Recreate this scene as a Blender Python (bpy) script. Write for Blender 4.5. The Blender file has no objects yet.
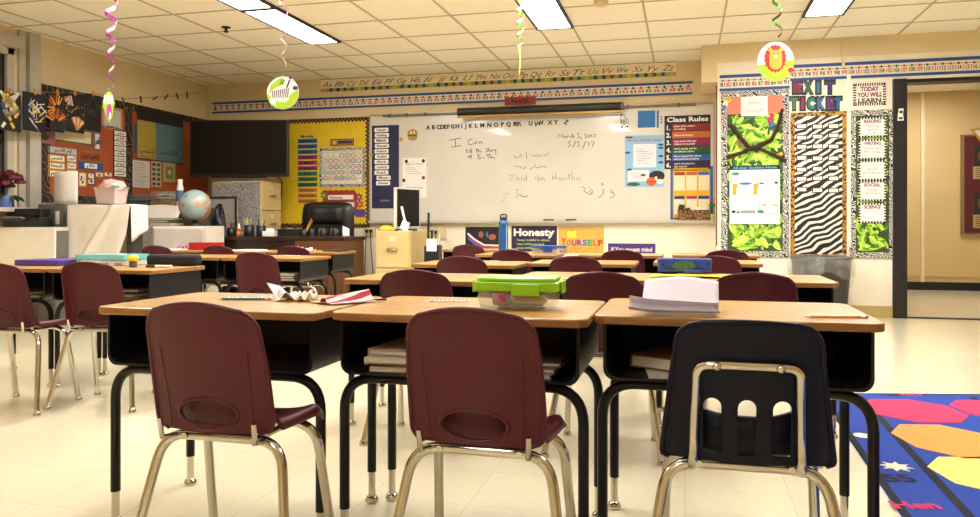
import bpy, bmesh, math, random
from mathutils import Vector, Matrix
random.seed(11)
SC = bpy.context.scene
COL = SC.collection
PI = math.pi
# ---------- camera calibration (pixel -> point on a known plane) ----------
F, CX, HY, H = 767.0, 490.0, 225.0, 0.81
YAW = math.atan(195 / 767.0)
S_, C_ = math.sin(YAW), math.cos(YAW)
def ray(px, py):
    u = (px - CX) / F
    return (-S_ + u * C_, C_ + u * S_, (HY - py) / F)
def onz(px, py, z):
    r = ray(px, py); t = (z - H) / r[2]; return Vector((r[0] * t, r[1] * t, z))
def ony(px, py, Y):
    r = ray(px, py); t = Y / r[1]; return Vector((r[0] * t, Y, H + r[2] * t))
def onx(px, py, X):
    r = ray(px, py); t = X / r[0]; return Vector((X, r[1] * t, H + r[2] * t))
def att(px, py, t):
    r = ray(px, py); return Vector((r[0] * t, r[1] * t, H + r[2] * t))
# ---------- room constants ----------
YB, YR, XL, XR, CEIL, XS = 8.0, 7.35, -5.5, 4.4, 2.47, 0.29
YF = -2.2
DESK_Z = 0.595
# ---------- materials ----------
def lin(c):
    if isinstance(c, str):
        c = [int(c[i:i + 2], 16) / 255 for i in (0, 2, 4)]
    return tuple(x / 12.92 if x <= .04045 else ((x + .055) / 1.055) ** 2.4 for x in c[:3]) + (1,)
_M = {}
def mat(name, col='888888', rough=.5, metal=0.0, noise=0.06, nscale=9.0, bump=0.0, bscale=60.0, spec=.5, coat=0.0, emit=0.0):
    if name in _M: return _M[name]
    m = bpy.data.materials.new(name); m.use_nodes = True
    n, l = m.node_tree.nodes, m.node_tree.links
    b = n['Principled BSDF']
    b.inputs['Roughness'].default_value = rough; b.inputs['Metallic'].default_value = metal
    b.inputs['Specular IOR Level'].default_value = spec
    b.inputs['Coat Weight'].default_value = coat
    c = lin(col); b.inputs['Base Color'].default_value = c
    tc = n.new('ShaderNodeTexCoord')
    if noise:
        t = n.new('ShaderNodeTexNoise'); t.inputs['Scale'].default_value = nscale; t.inputs['Detail'].default_value = 3
        l.new(tc.outputs['Object'], t.inputs['Vector'])
        r = n.new('ShaderNodeValToRGB'); e = r.color_ramp.elements
        e[0].position, e[1].position = .3, .7
        e[0].color = tuple(x * (1 - noise) for x in c[:3]) + (1,)
        e[1].color = tuple(min(1, x * (1 + noise)) for x in c[:3]) + (1,)
        l.new(t.outputs['Fac'], r.inputs['Fac']); l.new(r.outputs['Color'], b.inputs['Base Color'])
    if bump:
        t2 = n.new('ShaderNodeTexNoise'); t2.inputs['Scale'].default_value = bscale; t2.inputs['Detail'].default_value = 4
        l.new(tc.outputs['Object'], t2.inputs['Vector'])
        bp = n.new('ShaderNodeBump'); bp.inputs['Strength'].default_value = bump; bp.inputs['Distance'].default_value = .01
        l.new(t2.outputs['Fac'], bp.inputs['Height']); l.new(bp.outputs['Normal'], b.inputs['Normal'])
    if emit:
        b.inputs['Emission Color'].default_value = c; b.inputs['Emission Strength'].default_value = emit
    _M[name] = m
    return m
def ramp_mat(name, tex, stops, rough=.5, interp='LINEAR', setup=None, scale3=(1, 1, 1), out='Fac', coat=0.0, rot=0.0):
    """a material whose colour is a texture through a colour ramp"""
    if name in _M: return _M[name]
    m = bpy.data.materials.new(name); m.use_nodes = True
    n, l = m.node_tree.nodes, m.node_tree.links
    b = n['Principled BSDF']; b.inputs['Roughness'].default_value = rough; b.inputs['Coat Weight'].default_value = coat
    tc = n.new('ShaderNodeTexCoord'); mp = n.new('ShaderNodeMapping'); mp.inputs['Scale'].default_value = scale3; mp.inputs['Rotation'].default_value = (0, rot, 0)
    l.new(tc.outputs['Object'], mp.inputs['Vector'])
    t = n.new(tex)
    if setup: setup(t)
    l.new(mp.outputs['Vector'], t.inputs['Vector'])
    r = n.new('ShaderNodeValToRGB'); r.color_ramp.interpolation = interp
    e = r.color_ramp.elements
    while len(e) < len(stops): e.new(.5)
    for k, (p, c) in enumerate(stops): e[k].position = p; e[k].color = lin(c)
    l.new(t.outputs[out], r.inputs['Fac']); l.new(r.outputs['Color'], b.inputs['Base Color'])
    _M[name] = m
    return m
def col(c, rough=.6):
    """plain paper / ink colours"""
    return mat('ink_' + c, c, rough, noise=.04, nscale=30)
def wset(**k):
    def f(t):
        for a, v in k.items():
            a = a.replace('_', ' ')
            if a in ('bands direction', 'wave type', 'feature', 'wave profile'): setattr(t, a.replace(' ', '_'), v)
            else: t.inputs[a.title() if a != 'scale' else 'Scale'].default_value = v
    return f
M_WHITE = mat('white_paper', 'f1ece4', .7, noise=.03)
M_BLACK = mat('black_plastic', '17171a', .42)
M_CHROME = mat('chrome', 'c9c4ba', .13, metal=1, noise=.0)
M_TUBE = mat('black_powder_coat', '0b0a0c', .36, spec=.35)
M_MAROON = mat('maroon_plastic', '4c0a1b', .42, noise=.08, nscale=6, bump=.05, bscale=300, spec=.35)
M_NAVY = mat('navy_plastic', '050a1f', .42, noise=.08, nscale=6, bump=.05, bscale=300, spec=.22)
M_ZEBRA = ramp_mat('zebra_print', 'ShaderNodeTexWave', [(0, '100f10'), (.56, '100f10'), (.6, 'e6e1d6'), (1, 'e6e1d6')], .55, 'LINEAR',
                   wset(scale=5.2, distortion=7.5, detail=1.6, detail_scale=.8, bands_direction='Z'), (1.2, 1, 1.2), rot=.5)
M_ZEBRA_BORDER = ramp_mat('zebra_border_print', 'ShaderNodeTexWave', [(0, '161517'), (.5, '161517'), (.54, 'd6d2cc'), (1, 'd6d2cc')], .55, 'LINEAR',
                   wset(scale=24, distortion=18.0, detail=2.5, detail_scale=.8, bands_direction='DIAGONAL'))
M_ZEBRA_DARK = ramp_mat('dark_zebra_border_print', 'ShaderNodeTexWave', [(0, '0c0b0b'), (.78, '151312'), (.84, '6a5c4a'), (1, '6a5c4a')], .6, 'LINEAR',
                   wset(scale=9, distortion=14.0, detail=2.5, detail_scale=.8, bands_direction='DIAGONAL'))
M_LEOPARD = ramp_mat('leopard_print', 'ShaderNodeTexVoronoi', [(0, '2a1a08'), (.42, '33210a'), (.5, 'a87a22'), (1, 'bb8e2e')], .6, 'LINEAR',
                   wset(scale=42), out='Distance')
M_LEOPARD_BROWN = ramp_mat('brown_leopard_print', 'ShaderNodeTexVoronoi', [(0, '1d120a'), (.4, '2c1b0d'), (.5, '8a6238'), (1, 'a07545')], .7, 'LINEAR',
                   wset(scale=55), out='Distance')
M_SPECKLE = ramp_mat('grey_speckled_paper', 'ShaderNodeTexNoise', [(0, '4c4a48'), (.42, '6c6a68'), (.58, 'b4b0aa'), (1, 'd4d0ca')], .6, 'LINEAR',
                   wset(scale=90, detail=4.0))
def wood_mat(name, a, b, c, scale3, rough=.3, coat=.2):
    return ramp_mat(name, 'ShaderNodeTexNoise', [(.25, a), (.5, b), (.75, c)], rough, 'LINEAR', wset(scale=5, detail=8.0, distortion=.6), scale3, coat=coat)
M_OAK = wood_mat('oak_laminate', 'a27838', 'ba8e4a', 'cca460', (1.2, 9, 9), .32, .15)
M_OAK_EDGE = wood_mat('oak_edge', '7a5026', '946432', 'a87640', (1.2, 9, 9), .4, .1)
M_WALNUT = wood_mat('walnut_veneer', '4a2a16', '623a20', '774a2a', (14, 14, 1.2), .4, .1)
M_DARKWOOD = wood_mat('dark_wood', '1c0f0c', '2a1712', '3a211a', (1.2, 9, 9), .4, .1)

# ---------- mesh collecting ----------
def rrect(x0, x1, y0, y1, r, n=5):
    pts = []
    for cx, cy, a0 in ((x1 - r, y0 + r, -90), (x1 - r, y1 - r, 0), (x0 + r, y1 - r, 90), (x0 + r, y0 + r, 180)):
        for k in range(n + 1):
            a = math.radians(a0 + 90 * k / n); pts.append((cx + r * math.cos(a), cy + r * math.sin(a)))
    return pts
def ell(cx, cy, rx, ry, n=28, a0=0):
    return [(cx + rx * math.cos(a0 + 2 * PI * k / n), cy + ry * math.sin(a0 + 2 * PI * k / n)) for k in range(n)]
def round_path(pts, r, n=6):
    """polyline with rounded corners"""
    P = [Vector(p) for p in pts]; out = [P[0]]
    for i in range(1, len(P) - 1):
        a, b, c = P[i - 1], P[i], P[i + 1]
        d1, d2 = (a - b), (c - b)
        q = min(r, d1.length * .49, d2.length * .49)
        s, e = b + d1.normalized() * q, b + d2.normalized() * q
        for k in range(n + 1):
            t = k / n; out.append(s * (1 - t) ** 2 + b * 2 * t * (1 - t) + e * t * t)
    out.append(P[-1]); return out
_TX = {}
def text_data(s, bold=False, shear=0.0, off=None, res=2):
    key = (s, bold, shear, off)
    if key in _TX: return _TX[key]
    cu = bpy.data.curves.new('letters', 'FONT'); cu.body = s; cu.size = 1.0
    cu.align_x = 'LEFT'; cu.resolution_u = res; cu.shear = shear
    cu.offset = off if off is not None else (.022 if bold else 0.0)
    o = bpy.data.objects.new('letters', cu); COL.objects.link(o)
    dg = bpy.context.evaluated_depsgraph_get(); dg.update()
    ev = o.evaluated_get(dg); me = ev.to_mesh()
    v = [(p.co.x, p.co.y) for p in me.vertices]; f = [tuple(p.vertices) for p in me.polygons]
    ev.to_mesh_clear(); bpy.data.objects.remove(o); bpy.data.curves.remove(cu)
    if v:
        x0, x1 = min(p[0] for p in v), max(p[0] for p in v)
        v = [(p[0] - (x0 + x1) / 2, p[1]) for p in v]
        w = x1 - x0
    else: w = 0
    _TX[key] = (v, f, w); return _TX[key]
class MB:
    def __init__(s): s.v, s.f, s.m, s.s = [], [], [], []
    def add(s, v, f, mi=0, smooth=False):
        b = len(s.v); s.v += [tuple(p) for p in v]
        for q in f: s.f.append(tuple(b + i for i in q)); s.m.append(mi); s.s.append(smooth)
        return s
    def box(s, x0, x1, y0, y1, z0, z1, mi=0):
        v = [(x, y, z) for x in (x0, x1) for y in (y0, y1) for z in (z0, z1)]
        return s.add(v, [(0, 1, 3, 2), (4, 6, 7, 5), (0, 4, 5, 1), (2, 3, 7, 6), (0, 2, 6, 4), (1, 5, 7, 3)], mi)
    def obox(s, c, size, rz=0, mi=0, ry=0, rx=0):
        R = Matrix.Rotation(rz, 3, 'Z') @ Matrix.Rotation(ry, 3, 'Y') @ Matrix.Rotation(rx, 3, 'X')
        v = [Vector(c) + R @ Vector((x * size[0] / 2, y * size[1] / 2, z * size[2] / 2)) for x in (-1, 1) for y in (-1, 1) for z in (-1, 1)]
        return s.add(v, [(0, 1, 3, 2), (4, 6, 7, 5), (0, 4, 5, 1), (2, 3, 7, 6), (0, 2, 6, 4), (1, 5, 7, 3)], mi)
    def tube(s, pts, r, mi=0, seg=10, cap=True):
        P = [Vector(p) for p in pts]; n = len(P); rr = r if isinstance(r, (list, tuple)) else [r] * n
        T = [(P[min(i + 1, n - 1)] - P[max(i - 1, 0)]).normalized() for i in range(n)]
        up = Vector((0, 0, 1)) if abs(T[0].z) < .9 else Vector((1, 0, 0))
        N = (up - T[0] * up.dot(T[0])).normalized(); v = []
        for i in range(n):
            N = (N - T[i] * N.dot(T[i])).normalized(); B = T[i].cross(N)
            for k in range(seg):
                a = 2 * PI * k / seg; v.append(P[i] + (N * math.cos(a) + B * math.sin(a)) * rr[i])
        f = [(i * seg + k, i * seg + (k + 1) % seg, (i + 1) * seg + (k + 1) % seg, (i + 1) * seg + k) for i in range(n - 1) for k in range(seg)]
        s.add(v, f, mi, True)
        if cap:
            s.add([v[k] for k in range(seg)], [tuple(reversed(range(seg)))], mi); s.add(v[-seg:], [tuple(range(seg))], mi)
        return s
    def lathe(s, prof, c=(0, 0, 0), seg=24, mi=0, smooth=True):
        v = [(c[0] + r * math.cos(2 * PI * k / seg), c[1] + r * math.sin(2 * PI * k / seg), c[2] + z) for r, z in prof for k in range(seg)]
        f = [(i * seg + k, i * seg + (k + 1) % seg, (i + 1) * seg + (k + 1) % seg, (i + 1) * seg + k) for i in range(len(prof) - 1) for k in range(seg)]
        s.add(v, f, mi, smooth)
        if prof[0][0] > 1e-4: s.add(v[:seg], [tuple(reversed(range(seg)))], mi)
        if prof[-1][0] > 1e-4: s.add(v[-seg:], [tuple(range(seg))], mi)
        return s
    def prism(s, poly, d, t, mi=0, side=None):
        """outline in the x/z plane; stands off the plane y=0 by d and is t thick, towards -y"""
        n = len(poly); v = [(x, -d, z) for x, z in poly] + [(x, -d - t, z) for x, z in poly]
        s.add(v, [tuple(range(n, 2 * n))], mi); s.add(v, [tuple(reversed(range(n)))], mi if side is None else side)
        return s.add(v, [(i, (i + 1) % n, n + (i + 1) % n, n + i) for i in range(n)], mi if side is None else side)
    def slab(s, poly, z0, z1, mi=0, side=None):
        n = len(poly); v = [(x, y, z0) for x, y in poly] + [(x, y, z1) for x, y in poly]
        s.add(v, [tuple(range(n, 2 * n)), tuple(reversed(range(n)))], mi)
        return s.add(v, [(i, (i + 1) % n, n + (i + 1) % n, n + i) for i in range(n)], mi if side is None else side)
    def pan(s, x0, x1, z0, z1, d=0.0, t=.002, mi=0):
        return s.box(x0, x1, -d - t, -d, z0, z1, mi)
    def txt(s, string, x, z, h, d=.004, mi=0, bold=False, shear=0.0, w=None, rot=0.0, align='C', off=None, t=.0008):
        """letters centred at x, baseline z, capital height about h; w squeezes to a width"""
        v, f, tw = text_data(string, bold, shear, off)
        if not v: return s
        k = h / .70; kx = k if w is None else w / tw
        ox = 0 if align == 'C' else (tw * kx / 2 if align == 'L' else -tw * kx / 2)
        ca, sa = math.cos(rot), math.sin(rot); n = len(v); pts = []
        for yy in (-d, -d - t):
            for p in v:
                a, b = p[0] * kx + ox, p[1] * k
                pts.append((x + a * ca - b * sa, yy, z + a * sa + b * ca))
        s.add(pts, [tuple(n + i for i in q) for q in f], mi)
        return s.add(pts, f, mi)
    def stroke(s, pts, w, d=.003, t=.0008, mi=0):
        """a pen line through (x, z) points"""
        P = [Vector((p[0], p[1])) for p in pts]; n = len(P); L, R = [], []
        for i in range(n):
            T = (P[min(i + 1, n - 1)] - P[max(i - 1, 0)])
            T = T.normalized() if T.length > 1e-9 else Vector((1, 0)); N = Vector((-T.y, T.x)) * w / 2
            L.append(P[i] + N); R.append(P[i] - N)
        v = [(p.x, -d - t, p.y) for p in L + R] + [(p.x, -d, p.y) for p in L + R]
        m = 2 * n
        f = [(i, i + 1, n + i + 1, n + i) for i in range(n - 1)] + [(i, i + 1, m + i + 1, m + i) for i in range(n - 1)] + [(n + i, n + i + 1, m + n + i + 1, m + n + i) for i in range(n - 1)]
        return s.add(v, f, mi)
    def grid(s, fn, nu, nv, mi=0, smooth=True, flip=False):
        v = [fn(i / nu, j / nv) for j in range(nv + 1) for i in range(nu + 1)]
        f = []
        for j in range(nv):
            for i in range(nu):
                q = (j * (nu + 1) + i, j * (nu + 1) + i + 1, (j + 1) * (nu + 1) + i + 1, (j + 1) * (nu + 1) + i)
                f.append(q[::-1] if flip else q)
        return s.add(v, f, mi, smooth)
    def build(s, name, mats, parent=None, bevel=0.0, thick=0.0, sub=0, label=None, seg=2):
        me = bpy.data.meshes.new(name); me.from_pydata(s.v, [], s.f)
        for m in (mats if isinstance(mats, (list, tuple)) else [mats]): me.materials.append(m)
        me.polygons.foreach_set('material_index', s.m); me.polygons.foreach_set('use_smooth', s.s)
        bm = bmesh.new(); bm.from_mesh(me)
        if bevel or thick or sub: bmesh.ops.remove_doubles(bm, verts=bm.verts, dist=1e-5)
        bmesh.ops.recalc_face_normals(bm, faces=bm.faces); bm.to_mesh(me); bm.free(); me.update()
        o = bpy.data.objects.new(name, me); COL.objects.link(o)
        if parent: o.parent = parent
        if thick:
            q = o.modifiers.new('thickness', 'SOLIDIFY'); q.thickness = thick; q.offset = 0
        if bevel:
            q = o.modifiers.new('edges', 'BEVEL'); q.width = bevel; q.segments = seg; q.limit_method = 'ANGLE'; q.angle_limit = math.radians(40)
        if sub:
            q = o.modifiers.new('smooth', 'SUBSURF'); q.levels = q.render_levels = sub
        if label: o['label'] = label
        return o
def bake(o):
    """apply the modifiers into the mesh itself"""
    dg = bpy.context.evaluated_depsgraph_get(); dg.update()
    me = bpy.data.meshes.new_from_object(o.evaluated_get(dg)); o.modifiers.clear(); o.data = me; return o
def tag(o, label, cat, group=None):
    o['label'] = label; o['category'] = cat
    if group: o['group'] = group
    return o
def thing(name, label, cat, loc=(0, 0, 0), rz=0.0, group=None):
    o = bpy.data.objects.new(name, None); COL.objects.link(o); o.empty_display_size = .05
    o.location = loc; o.rotation_euler = (0, 0, rz); return tag(o, label, cat, group)
def struct(o): o['kind'] = 'structure'; return o
def dup(root, loc, rz, label, group=None):
    r = root.copy(); COL.objects.link(r); r.location = loc; r.rotation_euler = (0, 0, rz); r['label'] = label
    if group: r['group'] = group
    for ch in list(root.children):
        c = ch.copy(); COL.objects.link(c); c.parent = r
        for g in ch.children:
            d = g.copy(); COL.objects.link(d); d.parent = c
    return r
# ---------- things fixed to a wall: local x runs right, z up, -y out into the room ----------
class Wall:
    def __init__(s, axis, val): s.axis, s.val = axis, val
    def at(s, px, py): return onx(px, py, s.val) if s.axis == 'x' else ony(px, py, s.val)
BACK, SIDE, LEFT = Wall('y', YB), Wall('y', YR), Wall('x', XL)
class On:
    """a thing hung on a wall, drawn in the photo's own coordinates on that wall's plane"""
    def __init__(s, wall, name, label, cat, px, py, group=None, out=.002):
        s.w = wall; p = wall.at(px, py); s.o = p
        if wall.axis == 'x': loc, rz = (p.x + out, p.y, p.z), PI / 2
        else: loc, rz = (p.x, p.y - out, p.z), 0
        s.root = thing(name, label, cat, loc, rz, group)
    def L(s, px, py):
        p = s.w.at(px, py)
        return ((p.y - s.o.y) if s.w.axis == 'x' else (p.x - s.o.x), p.z - s.o.z)
    def rect(s, px0, py0, px1, py1):
        mx, my = (px0 + px1) / 2, (py0 + py1) / 2
        return s.L(px0, my)[0], s.L(px1, my)[0], s.L(mx, py1)[1], s.L(mx, py0)[1]
    def h(s, px, py, n): return abs(s.L(px, py - n / 2)[1] - s.L(px, py + n / 2)[1])
# =====================  THE ROOM  =====================
def tile_floor():
    m = bpy.data.materials.new('vinyl_floor_tiles'); m.use_nodes = True
    n, l = m.node_tree.nodes, m.node_tree.links; b = n['Principled BSDF']
    tc = n.new('ShaderNodeTexCoord')
    br = n.new('ShaderNodeTexBrick'); br.offset = 0; br.inputs['Scale'].default_value = 1.0
    br.inputs['Brick Width'].default_value = .305; br.inputs['Row Height'].default_value = .305
    br.inputs['Mortar Size'].default_value = .0018; br.inputs['Mortar Smooth'].default_value = .3
    br.inputs['Color1'].default_value = lin('efe6c8'); br.inputs['Color2'].default_value = lin('ece2c2'); br.inputs['Mortar'].default_value = lin('dccfaa')
    l.new(tc.outputs['Object'], br.inputs['Vector'])
    nz = n.new('ShaderNodeTexNoise'); nz.inputs['Scale'].default_value = 45; nz.inputs['Detail'].default_value = 6
    l.new(tc.outputs['Object'], nz.inputs['Vector'])
    mx = n.new('ShaderNodeMixRGB'); mx.blend_type = 'MULTIPLY'; mx.inputs['Fac'].default_value = .12
    l.new(br.outputs['Color'], mx.inputs['Color1']); l.new(nz.outputs['Fac'], mx.inputs['Color2'])
    l.new(mx.outputs['Color'], b.inputs['Base Color'])
    b.inputs['Roughness'].default_value = .2; b.inputs['Coat Weight'].default_value = .35; b.inputs['Coat Roughness'].default_value = .12
    return m
M_FLOOR = tile_floor()
M_WALLB = mat('cream_wall_paint', 'dfcda4', .65, noise=.04, nscale=2, bump=.04, bscale=90)
M_WALLW = mat('white_wall_paint_and_falloff', 'ece4d0', .6, noise=.03, nscale=2, bump=.04, bscale=90)
M_CEIL = mat('ceiling_tile', 'fdf7e8', .85, noise=.03, nscale=160, bump=.12, bscale=220)
M_GRID = mat('ceiling_grid_metal', 'c4b698', .5, noise=0)
M_TRIMK = mat('black_rubber_trim', '1a1718', .45)
M_FRAME = mat('window_frame_paint', 'b9b3a6', .45)
M_DIFF = mat('lamp_diffuser', 'faf6f2', .4, noise=0, emit=13.0)
M_LAMPK = mat('lamp_edge', '2a2620', .5)
M_GLASSN = mat('night_window_glass', '10141c', .06, noise=0, coat=.6)

b = MB(); b.box(-6.2, 7, YF - .2, 11.2, -.12, 0); struct(b.build('floor', M_FLOOR))
b = MB(); b.box(-6.2, 7, YF - .2, 11.2, CEIL, CEIL + .1); CE = struct(b.build('ceiling', M_CEIL))
b = MB()
for k in range(-3, 3):
    for off in (0, .285, .89, 1.495):
        x = -1.195 + k * 2.1 + off
        if XL < x < XR: b.box(x - .008, x + .008, YF, YB, CEIL - .006, CEIL + .002)
for k in range(-20, 4):
    y = 6.37 + k * .565
    if YF < y < YB: b.box(XL, XR, y - .008, y + .008, CEIL - .005, CEIL + .002)
struct(b.build('ceiling_grid', M_GRID, CE))
# walls
zs0, zs1, ws0, ws1 = .955, 2.3, 3.2, 5.29
b = MB(); X0, X1 = XL - .2, XL
for y0, y1, z0, z1 in ((YF, ws0, 0, CEIL), (ws1, YB + .2, 0, CEIL), (ws0, ws1, 0, zs0), (ws0, ws1, zs1, CEIL)): b.box(X0, X1, y0, y1, z0, z1)
struct(b.build('wall_left', M_WALLB))
b = MB(); b.box(XL, XS + .02, YB, YB + .2, .9, CEIL); b.box(XL, XS + .02, YB, YB + .2, 0, .9, 1)  # white lower band paints in light falling off up the wall
b.box(ony(234.5, 100, YB).x, ony(247, 100, YB).x, YB - .008, YB, 1.0, CEIL)
struct(b.build('wall_back', [M_WALLB, M_WALLW]))
DX0, DX1, DZ = 1.866, 2.78, 2.08
b = MB(); b.box(XS, 1.753, YR, YR + .16, 0, CEIL); b.box(XS, XR, YR - .004, YR + .16, 2.3, CEIL, 1); b.box(1.753, DX1 + .11, YR, YR + .16, DZ, CEIL); b.box(DX1 + .11, XR, YR, YR + .16, 0, CEIL)
b.box(XS, XS + .12, YR + .16, YB + .2, 0, CEIL)
struct(b.build('wall_entry', [M_WALLW, M_WALLB]))
b = MB(); b.box(.149, XS, YR, YB, 2.15, CEIL); b.box(.145, XS + .0, YR - .03, YB, 2.12, 2.19); struct(b.build('beam', M_WALLB))
b = MB(); b.box(XR, XR + .2, YF, YR + .16, 0, CEIL); struct(b.build('wall_right', M_WALLB))
b = MB(); b.box(XL, XR, YF - .2, YF, 0, CEIL); struct(b.build('wall_front', M_WALLB))
# hallway behind the doorway
YH = 10.62
M_HALL = mat('hallway_paint', 'd9bd84', .6, noise=.04, nscale=2, bump=.05, bscale=70)
b = MB(); b.box(XS + .12, 6.9, YH, YH + .15, 0, CEIL); struct(b.build('wall_hallway', M_HALL))
b = MB(); b.box(XS + .12, 6.9, YH - .015, YH, 0, .1); struct(b.build('baseboard_hallway', M_TRIMK))
b = MB(); b.box(6.7, 6.9, YR + .16, YH, 0, CEIL); b.box(XS - .05, XS + .12, YB + .2, YH, 0, CEIL); struct(b.build('wall_hallway_end', M_HALL))
# door frame and threshold
b = MB(); b.box(1.753, DX0, YR - .025, YR + .18, 0, DZ); b.box(DX1, DX1 + .11, YR - .025, YR + .18, 0, DZ); b.box(DX0, DX1, YR + .02, YR + .18, DZ - .03, DZ)
D1 = struct(b.build('door_1', M_TRIMK, bevel=.004))
b = MB(); b.box(DX0, DX1, YR, YR + .05, 0, .012); struct(b.build('threshold', mat('threshold_metal', '3a332a', .4), D1))
b = MB(); b.box(XS, 1.753, YR - .012, YR, 0, .1); struct(b.build('baseboard_entry', mat('tan_baseboard', 'b9a067', .5)))
b = MB(); b.box(XL, XS, YB - .012, YB, 0, .1); struct(b.build('baseboard_back', M_TRIMK))
# window in the left wall: frame, mullion, dark night panes, jamb pilaster
b = MB()
for y0, y1, z0, z1 in ((ws0, ws0 + .07, zs0, zs1), (ws1 - .07, ws1, zs0, zs1), (ws0, ws1, zs0, zs0 + .06), (ws0, ws1, zs1 - .06, zs1), (4.16, 4.24, zs0, zs1)):
    b.box(XL - .12, XL + .012, y0, y1, z0, z1)
W1 = struct(b.build('window_1', M_FRAME, bevel=.004))
b = MB(); b.box(XL - .035, XL - .02, ws0 + .07, ws1 - .07, zs0 + .06, zs1 - .06); struct(b.build('pane', M_GLASSN, W1))
b = MB(); b.box(XL - .12, XL + .17, ws0 - .05, ws1 + .03, zs0 - .035, zs0); struct(b.build('sill', M_FRAME, W1))
b = MB(); b.box(XL, XL + .025, ws1 + .035, ws1 + .1, .0, CEIL); b.box(XL, XL + .05, ws1 + .12, ws1 + .235, 0, CEIL); struct(b.build('trim_1', M_FRAME))
b = MB(); b.box(XL, XL + .06, ws0 - .1, ws1 + .02, zs1, zs1 + .1); struct(b.build('trim_2', M_FRAME))
b = MB(); b.box(XL, XL + .02, ws1 + .24, ws1 + .275, .95, 2.06); struct(b.build('trim_3', mat('blue_grey_edge', '54708a', .5)))
# conduits
p = ony(843, 50, YR); b = MB(); b.box(p.x - .012, p.x + .012, YR - .02, YR, 2.2, CEIL); struct(b.build('trim_4', M_WALLB))
p = ony(848.5, 150, YR); b = MB(); b.box(p.x - .016, p.x + .016, YR - .014, YR, .62, 2.13); struct(b.build('trim_5', mat('white_conduit', 'f3ead6', .4)))
p = ony(922, 150, YH); q = ony(922, 84, YH)
b = MB(); b.box(p.x - .022, p.x + .022, YH - .03, YH, .1, q.z); b.box(p.x - .09, p.x + .09, YH - .05, YH, q.z - .03, q.z + .09); struct(b.build('trim_6', mat('hall_conduit_paint', 'ead9ae', .5)))
b = MB(); b.box(DX0 - 1.0, 6.7, YH - .02, YH, .17, .2); struct(b.build('trim_7', M_HALL))

# ---------- ceiling lamps ----------
def lamp(x0, y0, label):
    t = thing('ceiling_light', label, 'light', (x0 + .1425, y0 + .565, CEIL), 0, 'fluorescent lights in the ceiling')
    b = MB()
    for s in (-1, 1): b.box(s * .1425 - .011, s * .1425 + .011, -.565, .565, -.024, -.002); b.box(-.1425, .1425, s * .553 - .012, s * .553 + .012, -.024, -.002)
    b.build('frame', M_LAMPK, t)
    b = MB(); b.box(-.131, .131, -.55, .55, -.016, -.004); b.build('diffuser', M_DIFF, t)
    return t
LX = (-3.295, -1.195, .905)
lamp(LX[0], 5.23, 'lit ceiling light over the television, far one of the two in line')
lamp(LX[0], 4.09, 'lit ceiling light touching the end of another light, over the globe side')
lamp(LX[1], 5.23, 'lit ceiling light in front of the whiteboard middle, beside green foil curl')
lamp(LX[2], 5.36, 'lit ceiling light nearest the door and lion cut-out')
lamp(LX[1], 4.09, 'lit ceiling light in the middle row, nearer than the one by green foil curl')
lamp(LX[2], 4.22, 'lit ceiling light in the door side row, nearer to viewer than the one by lion')
for k in range(3): lamp(LX[k], 2.25, 'added unseen ceiling light above the %s, over the front desks' % ('front left desk side', 'front middle desk', 'navy chair side')[k])  # row added out of view to brighten the floor and front desktops
lamp(LX[1], -1.0, 'added unseen fill light behind the viewer, middle of the room')  # unseen lamp added behind the camera for light on the front
lamp(2.6, 8.8, 'lit ceiling light in the hallway outside the open door')
for px, py, lb in ((226, 27, 'small dark sprinkler head in ceiling near the left lights'), (601, 1, 'round cream smoke detector on the ceiling at the top edge')):
    p = onz(px, py, CEIL)
    if px > 500:
        b = MB(); b.lathe([(.055, -.002), (.055, -.02), (.04, -.035), (.001, -.037)]); o = b.build('smoke_detector', mat('detector_plastic', 'cdbd95', .5)); o.location = p; tag(o, lb, 'detector')
    else:
        b = MB(); b.lathe([(.04, -.001), (.036, -.008), (.012, -.01), (.012, -.035), (.022, -.04), (.022, -.044), (.001, -.046)]); o = b.build('ceiling_sprinkler', mat('dark_metal', '1d1a17', .4, metal=.4)); o.location = p; tag(o, lb, 'sprinkler')
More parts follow.
